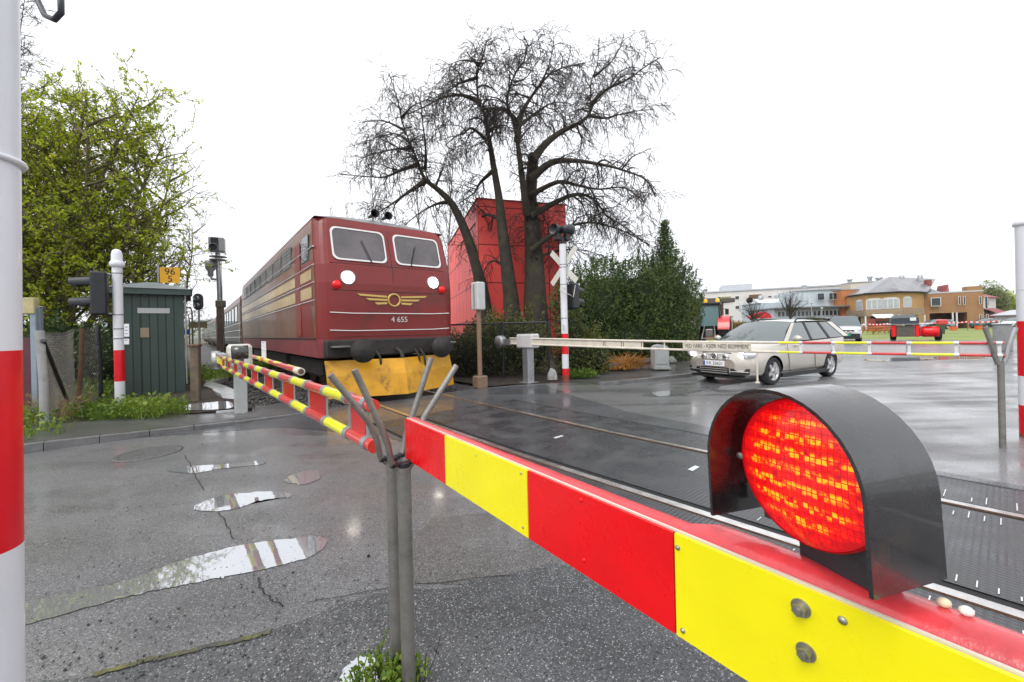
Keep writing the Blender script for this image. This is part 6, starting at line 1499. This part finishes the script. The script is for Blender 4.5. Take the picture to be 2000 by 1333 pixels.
# ================================================================== BUILDINGS
def facade(name, label, cat, pl, pr, Yl, Yr, h, depth, wall, cut=None):
    """a block whose front runs between two photo columns at given distances; local x along the front, y into depth"""
    a, b = AT(pl, 640, Yl), AT(pr, 640, 1); a.z = b.z = 0; b *= a.length / b.length * Yr / Yl; d = b - a; t = thing(name, label, cat, a, math.atan2(d.y, d.x)); L = d.length
    mb = MB(); mb.box((L / 2, depth / 2, h / 2), (L, depth, h)); mb.build('wall', wall, t); fac.update(a=a, d=d.normalized()); return t, L
fac = {}
def xs(x):                                                 # place along the current front seen at photo column x
    r = AT(x, 640, 1); a, d = fac['a'], fac['d']; k = (a.x * r.y - a.y * r.x) / (d.y * r.x - d.x * r.y); return k
def zf(x, y): return AT(x, y, (fac['a'] + fac['d'] * xs(x)).y).z
M_fr = mat('window_frame_white', (.72, .72, .72), .5)
M_wpale = mat('curtained_glass', (.42, .45, .47), .12, 0, .12, 2)
def win(t, x, z, w_, h, glass=None, fr=.08, y=-.02, arch_=False, bars=0):
    mb = MB(); mb.prism([V((x - w_ / 2, y - .04, z - h / 2)), V((x + w_ / 2, y - .04, z - h / 2))] + ([V((x + w_ / 2, y - .04, z + h / 2))] if not arch_ else [V((x + w_ / 2, y - .04, z + h * .32)), V((x + w_ * .3, y - .04, z + h * .47)), V((x, y - .04, z + h / 2)), V((x - w_ * .3, y - .04, z + h * .47)), V((x - w_ / 2, y - .04, z + h * .32))]) + ([V((x - w_ / 2, y - .04, z + h / 2))] if not arch_ else []), (0, .05, 0)); f = mb.build('window', M_fr, t)
    n = bars + 1; gw = (w_ - fr * (n + 1)) / n
    for i in range(n):
        x0 = x - w_ / 2 + fr + i * (gw + fr); top = h / 2 - fr
        if arch_: top = h * .30
        g = MB(); g.box((x0 + gw / 2, y - .045, z + (top - h / 2 + fr) / 2), (gw, .02, top + h / 2 - fr)); g.build('pane', glass or M_glass, f)
    return f
M_redwall = tiled('red_facade_plates', (.88, .085, .07), (.25, .012, .012), 1.25, 1.9, .5, .03, .06, 0)
t, L = facade('red_building', 'bright red plate-clad building behind the big bare tree', 'building', 938, 1110, 19.8, 21.3, AT(938, 389, 19.8).z, 11, M_redwall)
h = AT(938, 389, 19.8).z; mb = MB(); mb.box((L / 2, 5.5, h + .03), (L + .1, 11.1, .06)); mb.build('roof', M_redfade, t)
# brick house behind the tractor
M_brick = tiled('red_brick', (.30, .075, .055), (.2, .15, .13), .3, .09, .8, .012, .15)
hB = AT(1400, 594, 42).z
t, L = facade('brick_building', 'low red brick building with a flat dark overhanging roof behind the tractor', 'building', 1340, 1414, 40, 42, hB, 7, M_brick)
mb = MB(); mb.bbox((L / 2, 3.2, hB + .22), (L + 1.2, 8.4, .42), .06); mb.build('roof', mat('brown_fascia', (.10, .085, .075), .6, 0, .2, 3), t); mb = MB(); mb.box((L + .5, 4.2, hB - .1), (1.2, 3.4, .22)); mb.build('canopy', MATS['brown_fascia'], t)
win(t, L - .7, 1.9, .5, 2.2); mb = MB(); mb.box((L - .25, -.03, 1.6), (.45, .03, .8)); mb.build('notice', M_plate, t)
M_render = mat('white_render', (.68, .66, .62), .7, 0, .05, .6)
M_greyp = mat('grey_panel_wall', (.50, .52, .55), .6, 0, .05, .6)
z_ = lambda x, y, Y: AT(x, y, Y).z
# white apartment block
t, L = facade('apartment_block', 'long white rendered apartment block with a grey rooftop storey, far behind the car', 'building', 1352, 1642, 108, 112, z_(1480, 572, 110), 16, M_render)
H_ = z_(1480, 572, 110); mb = MB(); mb.box((L / 2, 8, H_ + .15), (L + .5, 16.5, .3)); mb.build('roof', M_greyp, t)
mb = MB(); mb.box(((xs(1412) + xs(1473)) / 2, 7, H_ + .95), (xs(1473) - xs(1412), 10, 1.9)); mb.build('rooftop_storey', M_greyp, t)
M_balc = mat('olive_balcony', (.30, .28, .10), .6); M_balb = mat('brown_balcony', (.16, .08, .05), .6)
for x, y, w_, h_ in ((1441, 582, 6, 7), (1406, 583, 5, 6), (1441, 601, 6, 7), (1505, 580, 5, 4), (1560, 579, 5, 6), (1546, 579, 6, 6), (1532, 578, 5, 5), (1575, 580, 5, 6), (1590, 580, 5, 6)): win(t, xs(x), zf(x, y), w_ * .175, h_ * .141, None, .1)
for x, y, w_, m_ in ((1419, 581, 12, M_balc), (1476, 577, 15, M_balb), (1524, 578, 12, M_greyp)):
    mb = MB(); mb.box((xs(x), -.4, zf(x, y + 2)), (w_ * .175, .8, .75)); mb.build('balcony', m_, t)
# pale blue house with a white barrel roof
M_pblue = tiled('pale_blue_cladding', (.50, .57, .60), (.40, .46, .5), .3, 40, .6, .02, .04, 0)
t, L = facade('pale_blue_building', 'pale blue clad gabled building with a white curved metal roof, behind the bare trees', 'building', 1488, 1540, 84, 86, z_(1510, 592, 85), 9, M_pblue)
H_ = z_(1510, 592, 85); mb = MB(); mb.loft([[V((x, .3 + 8.6 * k / 10 - .3, H_ + 1.05 * math.sin(math.pi * k / 10))) for k in range(11)] for x in (-.3, L + .2)], closed=False); mb.add([V((-.3, 8.6 * k / 10, H_ + 1.05 * math.sin(math.pi * k / 10))) for k in range(11)], [tuple(range(11))]); mb.add([V((L + .2, 8.6 * k / 10, H_ + 1.05 * math.sin(math.pi * k / 10))) for k in range(11)], [tuple(range(11))]); mb.build('roof', mat('white_metal_roof', (.72, .74, .76), .35, .2), t)
for dx, dz in ((.52, 1.2), (.52, 3.1), (.75, 2.9)): win(t, L * dx, dz, .45, .9)
mb = MB(); mb.lathe([(.5, 0), (.5, .5), (.3, .8), (.0001, .9)], 14, org=(L * .25, 3, H_ + .95)); mb.build('roof_vent', M_galv, t)
# modern grey-blue building with bands of glass
t, L = facade('modern_building', 'modern grey-blue building with long glazed bands and a curved upper storey', 'building', 1512, 1648, 76, 80, z_(1560, 604, 78), 12, M_greyp)
H_ = z_(1560, 604, 78); xs2 = xs
mb = MB(); mb.bbox((L / 2, 5, H_ + .12), (L + .6, 13.5, .28), .05); mb.build('roof', mat('dark_eave', (.16, .17, .17), .6), t)
for i in range(16): win(t, .9 + i * (L - 1.6) / 15, H_ - 1.0, (L - 2) / 16.5, 1.0, None, .07)
for i in range(14): win(t, 1.2 + i * (L - 2) / 13.5, 1.3, (L - 2) / 15, 1.7, M_glass, .07)
mb = MB(); mb.box((L / 2, -.25, H_ - 1.85), (L, .5, .35)); mb.build('balcony_band', M_pblue, t)
zu1 = z_(1610, 568, 80); pts = []
for k in range(13): a = math.pi * (1 - k / 12); pts.append(V((xs2(1615) + 3.9 * math.cos(a), 3 - 2.4 * math.sin(a) + .5, H_ + .26)))
mb = MB(); mb.prism(pts + [V((xs2(1615) + 3.9, 10, H_ + .26)), V((xs2(1615) - 3.9, 10, H_ + .26))], (0, 0, zu1 - H_ - .5)); mb.build('upper_storey', M_pblue, t)
mb = MB(); mb.prism([p + V((0, -.3 if i < 13 else .2, zu1 - H_ - .48)) for i, p in enumerate(pts + [V((xs2(1615) + 3.9, 10, H_ + .26)), V((xs2(1615) - 3.9, 10, H_ + .26))])], (0, 0, .22)); mb.build('upper_roof', M_greyp, t)
for x in (1605, 1611, 1628, 1636): win(t, xs2(x), (H_ + zu1) / 2 + .3, .7, 1.3, None, .06, .62)
mb = MB(); mb.tube([V((xs2(1594), 4, zu1 - .3)), V((xs2(1594), 4, zu1 + 1.0))], .45, 12); mb.build('chimney', M_galv, t)
# orange block, cream block behind
M_or = tiled('orange_brick', (.52, .19, .06), (.42, .18, .08), .5, .2, .75, .015, .08)
t, L = facade('orange_building', 'narrow orange brick block between the modern building and the restaurant', 'building', 1645, 1700, 73, 75, z_(1660, 568, 74), 8, M_or); mb = MB(); mb.box((L / 2, 4, z_(1660, 568, 74) + .05), (L + .1, 8.1, .1)); mb.build('roof', MATS['dark_eave'], t)
t, L = facade('cream_building', 'cream block with roof vents rising behind the restaurant roof', 'building', 1664, 1745, 96, 99, z_(1685, 553, 97), 10, mat('cream_render', (.66, .60, .50), .7, 0, .04, .5))
mb = MB(); mb.box((L / 2, 5, z_(1685, 553, 97) + .1), (L + .4, 10.4, .2)); mb.build('roof', M_greyp, t)
for x, r_, hh in ((1698, .55, 1.4), (1713, .75, 1.0), (1654, .6, .9)): mb = MB(); px_ = (AT(x, 640, 97) - AT(1664, 640, 96)).length * (1 if x > 1664 else -0.0); mb.lathe([(r_ * .7, 0), (r_ * .7, hh * .6), (r_, hh * .65), (r_, hh), (.0001, hh * 1.05)], 14, org=(max(px_, 1), 2.5, z_(1685, 553, 97) + .2)); mb.build('roof_vent', M_galv, t)
# restaurant with hipped slate roof and brown wing
M_yel = mat('ochre_render', (.52, .30, .12), .75, 0, .07, .5)
M_brn = tiled('brown_facade', (.36, .195, .095), (.28, .15, .07), 6, .25, .75, .012, .05, 0)
M_slate = tiled('slate_roof', (.20, .20, .215), (.11, .11, .12), .9, 30, .35, .05, .12, 0)
Pt = [AT(x, 640, Y) for x, Y in ((1660, 72), (1693, 66.5), (1756, 64), (1793, 65.5), (1806, 67.5))]
for p in Pt: p.z = 0
ro = Pt[0].copy(); rs = thing('restaurant', 'ochre two-storey restaurant with arched white windows, long balcony and hipped slate roof', 'building', ro); Q = [p - ro for p in Pt]
back = [Q[-1] + V((2, 14, 0)), Q[0] + V((3, 12, 0))]
He = z_(1756, 571, 64); Zb = z_(1730, 611, 64)
foot = Q + back; mb = MB(); mb.prism(foot, (0, 0, He)); mb.build('wall', M_yel, rs)
ctr = sum(foot, V()) / len(foot); ev = [ctr + (p - ctr) * 1.07 + V((0, 0, He + .02)) for p in foot]
r1, r2 = AT(1738, 541, 70) - ro, AT(1828, 545, 74) - ro
mb = MB(); faces = [(ev[0], ev[1], r1), (ev[1], ev[2], r1), (ev[2], ev[3], r1), (ev[3], ev[4], r2, r1), (ev[4], ev[5], r2), (ev[5], ev[6], r1, r2), (ev[6], ev[0], r1)]
for f in faces: mb.add(list(f), [tuple(range(len(f)))])
mb.add([p - V((0, 0, .015)) for p in ev], [tuple(range(len(ev) - 1, -1, -1))]); roof_r = mb.build('roof', mat('wet_slate', (.21, .21, .225), .3, .1, .25, .5, .15, 6, stain=(.07, .07, .08), ss=.25, st=.58), rs)
mb = MB()
for a, b in zip(ev[:5], ev[1:6]): mb.tube([a, b], .14, 6)
mb.build('gutter', M_trim, rs)
for x, y, m_ in ((1761, 541, M_galv), (1797, 540, M_galv)): mb = MB(); p = AT(x, y + 3, 71) - ro; mb.lathe([(.4, -.8), (.4, .2), (.3, .5), (.0001, .6)], 12, org=p); mb.build('roof_vent', m_, roof_r)
mb = MB(); p = AT(1812, 553, 69.5) - ro; mb.bbox(p, (.8, .7, 1.1), .05); mb.build('chimney', mat('chimney_brick', (.26, .07, .06), .7, 0, .2, 3), roof_r)
def wall_at(i, j, u, z): a, b = Q[i], Q[j]; return a + (b - a) * u + V((0, 0, z))
def wwin(i, j, u, z, w_, h, glass, arch_, bars):
    a, b = Q[i], Q[j]; d = (b - a); e = bpy.data.objects.new('tmp', None)
    f = win(rs, 0, 0, w_, h, glass, .09, -.02, arch_, bars); f.location = wall_at(i, j, u, z); f.rotation_euler = (0, 0, math.atan2(d.y, d.x)); bpy.data.objects.remove(e); return f
for (i, j, u, x, y) in ((0, 1, .62, 1680, 594), (1, 2, .26, 1709, 593), (1, 2, .76, 1740, 592), (2, 3, .45, 1772, 590)): wwin(i, j, u, z_(x, y, 65), 2.1, 1.85, M_wpale, True, 2)
for (i, j, u, w_) in ((0, 1, .55, 2.0), (2, 3, .5, 2.3)): wwin(i, j, u, 1.35, w_, 2.1, M_glass, False, 0)
mb = MB(); dw = (Q[2] - Q[1]).normalized(); nw = V((dw.y, -dw.x, 0)); mb.prism([Q[1] + dw * .5 + V((0, 0, .02)), Q[2] - dw * .6 + V((0, 0, .02)), Q[2] - dw * .6 + V((0, 0, 2.5)), Q[1] + dw * .5 + V((0, 0, 2.5))], nw * .05); mb.build('glazed_front', M_glass, rs)
mb = MB(); mb.prism([Q[1] + dw * 1.5 + nw * .06 + V((0, 0, 2.55)), Q[2] - dw * 1.5 + nw * .06 + V((0, 0, 2.55)), Q[2] - dw * 1.5 + nw * .06 + V((0, 0, 2.85)), Q[1] + dw * 1.5 + nw * .06 + V((0, 0, 2.85))], nw * .06); mb.build('fascia_sign', M_or, rs)
mb = MB(); bo_ = [ctr + (p - ctr) * 1.14 for p in Q[:4]]; bi = [ctr + (p - ctr) * 1.005 for p in Q[:4]]
for z0, z1 in ((Zb - .55, Zb - .35),): mb.prism(bo_ + list(reversed(bi)), (0, 0, .18)); 
for i in range(len(mb.v)): mb.v[i] = (mb.v[i][0], mb.v[i][1], mb.v[i][2] + Zb - .5)
slab = mb.build('balcony', mat('balcony_wood', (.30, .24, .18), .7, 0, .2, 2), rs)
mb = MB()
for a, b in zip(bo_, bo_[1:]):
    d = (b - a); nn2 = V((d.y, -d.x, 0)).normalized()
    for k in range(4): mb.prism([a + V((0, 0, Zb - .25 + k * .22)), b + V((0, 0, Zb - .25 + k * .22)), b + V((0, 0, Zb - .08 + k * .22)), a + V((0, 0, Zb - .08 + k * .22))], nn2 * -.05)
mb.build('railing', MATS['balcony_wood'], slab)
for p in bo_ + [bo_[1].lerp(bo_[2], .5)]: mb = MB(); mb.tube([p * 1, p + V((0, 0, Zb - .5))], .12, 6); mb.build('balcony_post', M_fr, rs)
wa, wb = AT(1806, 640, 67.4), AT(1925, 640, 64); wa.z = wb.z = 0; d = wb - wa; WL = d.length
bw = thing('restaurant_wing', 'brown flat-fronted wing with a dark open garage bay, right of the restaurant', 'building', wa, math.atan2(d.y, d.x)); Hw = z_(1860, 572, 66)
xw = lambda x: (AT(x, 640, 66) - wa).length
mb = MB(); mb.box((WL / 2, 6, (Hw + 2.55) / 2), (WL, 11, Hw - 2.55)); mb.box(((xw(1883) + WL) / 2, 6, 1.275), (WL - xw(1883), 11, 2.55)); mb.box((.4, 6, 1.275), (.8, 11, 2.55)); mb.box((WL / 2, 9.5, 1.27), (WL - .1, 3.9, 2.5)); mb.build('wall', M_brn, bw)
mb = MB(); mb.box((WL / 2, 6, Hw + .1), (WL + .1, 11.1, .2)); mb.use(1); mb.prism([V((-2, 3, Hw + .2)), V((WL * .45, 3, Hw + .2)), V((WL * .3, 7, Hw + 1.9)), V((-2, 7, Hw + 2.6))], (0, 3, 0)); mb.build('roof', [M_greyp, MATS['wet_slate']], bw)
mb = MB(); mb.box((WL - .9, 1.4, Hw + .55), (1.75, 1.6, .7)); mb.build('stair_tower', M_brn, bw)
mb = MB(); mb.prism([V((WL * .52, 3, Hw + .2)), V((WL - 3, 3, Hw + .2)), V((WL * .66, 5, Hw + 1.7))], (0, 4, 0)); mb.build('red_tile_roof', mat('red_tile', (.28, .05, .045), .6, 0, .2, 2), bw)
for x, y, w_, h_ in ((1820, 590, 14, 17), (1870, 588, 3, 16), (1877, 588, 3, 16), (1899, 588, 3, 15), (1907, 593, 4, 24), (1899, 622, 3, 14), (1908, 622, 3, 14)): win(bw, xw(x), z_(x, y, 66), w_ * .088, h_ * .086, None, .09 if w_ > 6 else .05)
for x in (1861, 1867): mb = MB(); mb.tube([V((xw(x), .3, 0)), V((xw(x), .3, 2.56))], .12, 8); mb.build('column', M_fr, bw)
t, L = facade('white_house', 'white house with red roofs peeping out right of the brown wing', 'house', 1922, 1946, 76, 80, z_(1935, 582, 78), 6, M_render); H_ = z_(1935, 582, 78)
mb = MB(); mb.loft([[V((-.6, -.6, H_)), V((L + .6, -.6, H_)), V((L + .6, 6.6, H_)), V((-.6, 6.6, H_))], [V((.6, 2.8, H_ + 1.4)), V((L - .6, 2.8, H_ + 1.4)), V((L - .6, 3.2, H_ + 1.4)), V((.6, 3.2, H_ + 1.4))]], smooth=False); mb.build('roof', MATS['red_tile'], t)
mb = MB(); mb.prism([V((-.3, -1.8, 2.4)), V((L, -1.8, 2.4)), V((L, .0, 3.4)), V((-.3, .0, 3.4))], (0, .1, .1)); mb.box((L / 2, -.9, 1.2), (L - .5, 1.6, 2.3)); mb.build('porch', [MATS['red_tile']], t)
win(t, L * .35, 4.6, .7, 1.3)
t, L = facade('low_building', 'long low pale building with a grey roof behind the right striped pole', 'building', 1944, 2060, 74, 70, z_(1960, 617, 73), 6, M_render); H_ = z_(1960, 617, 73)
mb = MB(); mb.prism([V((-.4, -.5, H_)), V((L + .4, -.5, H_)), V((L + .4, 3, H_ + .9)), V((-.4, 3, H_ + .9))], (0, 0, .12)); mb.prism([V((-.4, 3, H_ + .9)), V((L + .4, 3, H_ + .9)), V((L + .4, 6.5, H_)), V((-.4, 6.5, H_))], (0, 0, .12)); mb.build('roof', M_greyp, t)
# small things on and round the lawn
def gpt(x, Y): p = AT(x, 645, Y); p.z = 0; return p
t = thing('food_stall', 'red wooden stall with a pale sloping canopy in front of the restaurant', 'stall', gpt(1728, 57), R(-6)); mb = MB(); mb.box((0, .6, .9), (2.6, 1.2, 1.8)); mb.build('hut', MATS['red_tile'], t); mb = MB(); mb.prism([V((-1.5, -.6, 1.85)), V((1.3, -.6, 1.85)), V((1.7, .9, 2.35)), V((-1.0, .9, 2.35))], (0, 0, .07)); mb.build('canopy', M_fr, t); mb = MB(); mb.box((0, -.02, 1.2), (2.2, .04, .5)); mb.build('counter_opening', M_dark, t)
tb0 = None
M_orw = mat('orange_wood', (.50, .15, .03), .6, 0, .15, 3)
for i, (x, Y, lab) in enumerate(((1706, 44, 'orange wooden picnic table on the lawn, closest to the white van'), (1738, 46, 'orange wooden picnic table on the lawn, left of the red machine'), (1715, 50, 'orange wooden picnic table farthest back, in front of the red stall'))):
    if tb0 is None:
        tb0 = thing('picnic_table', lab, 'picnic table', gpt(x, Y), R(5), 'picnic tables on the lawn'); mb = MB(); mb.box((0, 0, .74), (1.9, .8, .05)); mb.build('table_top', M_orw, tb0)
        for y in (-.75, .75): mb = MB(); mb.box((0, y, .45), (1.9, .28, .05)); mb.build('bench', M_orw, tb0)
        for xx in (-.7, .7):
            mb = MB(); mb.tube([V((xx, -.75, 0)), V((xx, -.2, .72))], .04, 4); mb.tube([V((xx, .75, 0)), V((xx, .2, .72))], .04, 4); mb.box((xx, 0, .4), (.06, 1.6, .09)); mb.build('trestle', M_orw, tb0)
    else: dup(tb0, gpt(x, Y), R(8 * i), lab)
for x, lab in ((1862, 'orange plastic tub standing on the lawn under the tape, left one'), (1911, 'orange plastic tub standing on the lawn under the tape, right one')):
    b0 = gpt(x, 52); t = thing('plastic_tub', lab, 'tub', b0); mb = MB(); mb.loft([[V((s * a_, s * b_, z)) for a_, b_ in ((-.3, -.2), (.3, -.2), (.3, .2), (-.3, .2))] for z, s in ((0, .9), (.5, 1.05))], smooth=False); mb.build('tub', mat('orange_plastic', (.72, .13, .03), .4) if 'orange_plastic' not in MATS else MATS['orange_plastic'], t); mb = MB(); mb.box((0, 0, .52), (.68, .46, .04)); mb.build('lid', M_tuber, t)
b0 = gpt(1831, 37); t = thing('waste_bin', 'dark green square bin on the lawn right of the red machine', 'bin', b0); mb = MB(); mb.loft([[V((s * a_, s * b_, z)) for a_, b_ in ((-.42, -.35), (.42, -.35), (.42, .35), (-.42, .35))] for z, s in ((.08, .85), (1.0, 1.0))], smooth=False); mb.build('body', mat('bin_green', (.05, .075, .04), .5, 0, .15, 4), t); mb = MB(); mb.bbox((0, 0, 1.03), (.9, .78, .07), .02); mb.build('lid', MATS['bin_green'], t)
gc = G(1959, 686); t = thing('grey_cabinet', 'grey street cabinet behind the end of the far boom, left of the right pole', 'cabinet', gc, R(35)); hh = AT(1959, 634, gc.y).z; mb = MB(); mb.bbox((0, 0, hh / 2), (.75, .5, hh), .03); mb.build('body', mat('cabinet_dark', (.25, .26, .26), .45, .1, .15, 4), t); mb = MB(); mb.bbox((0, 0, hh + .02), (.82, .56, .05), .015); mb.build('lid', M_galv, t); mb = MB(); mb.box((0, -.256, hh * .5), (.62, .012, hh * .8)); mb.build('door', MATS['cabinet_dark'], t)
# red and white tape strung round the lawn
tp = thing('barrier_tape', 'red and white barrier tape strung on thin posts across the lawn', 'barrier tape', gpt(1700, 50)); o_ = gpt(1700, 50); cols_ = [M_bandr, M_fr]; mb = MB(); P = [gpt(x, 50) - o_ for x in (1694, 1735, 1790, 1840, 1890, 1955)]
for p, q in zip(P, P[1:]):
    n = 12
    for k in range(n):
        f = lambda u: p.lerp(q, u) + V((0, 0, 1.02 - .10 * 4 * u * (1 - u))); mb.use(k % 2); a, b = f(k / n), f((k + 1) / n); mb.prism([a, b, b + V((0, 0, .16)), a + V((0, 0, .16))], V((0, .01, 0)))
mb.build('tape', cols_, tp)
for p in P: mb = MB(); mb.tube([p, p + V((0, 0, 1.2))], .03, 5); mb.build('post', M_wood, tp)
# red round-topped sign and lamp posts far behind the car
b0 = gpt(1490, 62); t = thing('red_dome', 'red half-round canopy seen over the roof of the silver estate car', 'canopy', b0); mb = MB(); z0 = z_(1490, 622, 62); w_ = 1.45
mb.prism([V((w_ * math.cos(math.pi * k / 12) - (.3 if k > 6 else 0), 0, z0 + 1.0 * math.sin(math.pi * k / 12) * (1 if k < 7 else .85))) for k in range(13)], (0, 1.2, 0)); mb.build('canopy', mat('canopy_red', (.62, .02, .03), .5), t); mb = MB(); mb.tube([(-.9, .6, 0), (-.9, .6, z0)], .06, 6); mb.tube([(.9, .6, 0), (.9, .6, z0)], .06, 6); mb.build('leg', M_fr, t)
for x, yt, Y, lab in ((1586, 594, 66, 'thin pale lamp post in front of the modern building, left of the van'), (1606, 604, 62, 'shorter thin lamp post nearer the van'), (1430, 620, 45, 'slim bare post right of the brick building')):
    b0 = gpt(x, Y); t = thing('lamp_post', lab, 'lamp post', b0); h = z_(x, yt, Y); mb = MB(); mb.tube([(0, 0, 0), (0, 0, h)], .06, 8); mb.build('pole', M_galv, t); mb = MB(); mb.lathe([(.06, 0), (.2, .1), (.16, .22), (.0001, .25)], 10, org=(0, 0, h)); mb.build('lamp_head', M_greyp, t)
# trees and shrubs over there
rr = random.Random(61)
def ball_tree(label, x, Y, yt, seed, dens=1.0, upr=.5):
    rr = random.Random(seed); b0 = gpt(x, Y); t = thing('bare_tree', label, 'tree', b0); h = z_(x, yt, Y); lims = [(wander((0, 0, 0), (0, 0, 1), h * .38, 4, rr, .03, 0), [.2, .18, .16, .15, .14])]; top = lims[0][0][-1]
    for k in range(15): a = k * 2.4; q = (k % 5) / 5; lims.append((wander(top - V((0, 0, h * .16 * (k % 3) / 3)), (math.cos(a) * (1.1 - q), math.sin(a) * (1.1 - q), upr + q), h * .42 * rr.uniform(.8, 1.1), 7, rr, .10, .05), [.11, .09, .075, .06, .045, .035, .025, .015]))
    mb = MB()
    for a, r_ in lims: mb.tube(a, r_, 6, False)
    mb.build('trunk', M_bark, t); tw = MB(); twiggy(None, tw, lims[1:], rr, None, .38, 1.3, .02, .7, False, .35, .2, dens=dens); tw.build('crown', M_twig, t); return t
ball_tree('round-crowned bare street tree with a dark nest, left above the estate car', 1470, 55, 573, 62)
ball_tree('taller thin bare street tree in front of the pale blue building', 1546, 60, 548, 63, .8, 1.1)
mb = MB(); nest = MB(); p = AT(1464, 587, 55); rr = random.Random(2)
for k in range(160): d = rnd_dir(rr); nest.tube([p + d * .38, p + (d + rnd_dir(rr) * .8).normalized() * .42], .02, 3, False)
nest.ball(p, .32, 10); tag(nest.build('bird_nest', M_twig), 'dark round bird nest in the bare street tree', 'nest')
for i, (x, Y, yt, w_, lm, lab) in enumerate(((1435, 50, 624, 2.0, leafmat('hedge_gold', [(.16, .10, .01), (.28, .17, .02), (.3, .22, .04)], .3), 'golden-brown hedge between brick building and street tree'), (1597, 62, 620, 1.5, M_bushg, 'rounded olive shrub left of the white van'))):
    b0 = gpt(x, Y); h = z_(x, yt, Y); bush('shrub', lab, b0, [(-w_ * .5, 0, h * .45, w_, 1.2, h * .55), (w_ * .6, 0, h * .4, w_ * .8, 1.1, h * .5)], 5000, 70 + i, lm, .18, .6, 0, .8, 'shrub', 2)
for i, (x, Y, yt, lab) in enumerate(((1938, 95, 548, 'soft green tree rising right behind the white house'), (1965, 100, 566, 'broad green tree behind the low building at the right'), (1915, 100, 562, 'pale tree top just right of the restaurant wing'))):
    b0 = gpt(x, Y); h = z_(x, yt, Y); bush('leafy_tree', lab, b0, [(0, 0, h * .62, h * .24, h * .24, h * .38), (h * .14, 0, h * .5, h * .24, h * .22, h * .3), (-h * .12, .3, h * .48, h * .22, h * .2, h * .28)], 7000, 80 + i, M_leaf3 if i != 1 else M_leaf1, .32, .6, 0, .55, 'tree', 1)

# ================================================================== DAMP AIR
m = bpy.data.materials.new('damp_air'); m.use_nodes = True; t = m.node_tree; t.nodes.remove(t.nodes['Principled BSDF'])
v = t.nodes.new('ShaderNodeVolumePrincipled'); v.inputs['Color'].default_value = (.86, .91, .98, 1); v.inputs['Density'].default_value = .00015; v.inputs['Anisotropy'].default_value = .2
t.links.new(v.outputs[0], t.nodes['Material Output'].inputs['Volume'])
mb = MB(); mb.box((0, 0, 149), (5600, 5600, 302)); hz = mb.build('haze', m); hz['kind'] = 'stuff'
sc.cycles.volume_bounces = 1
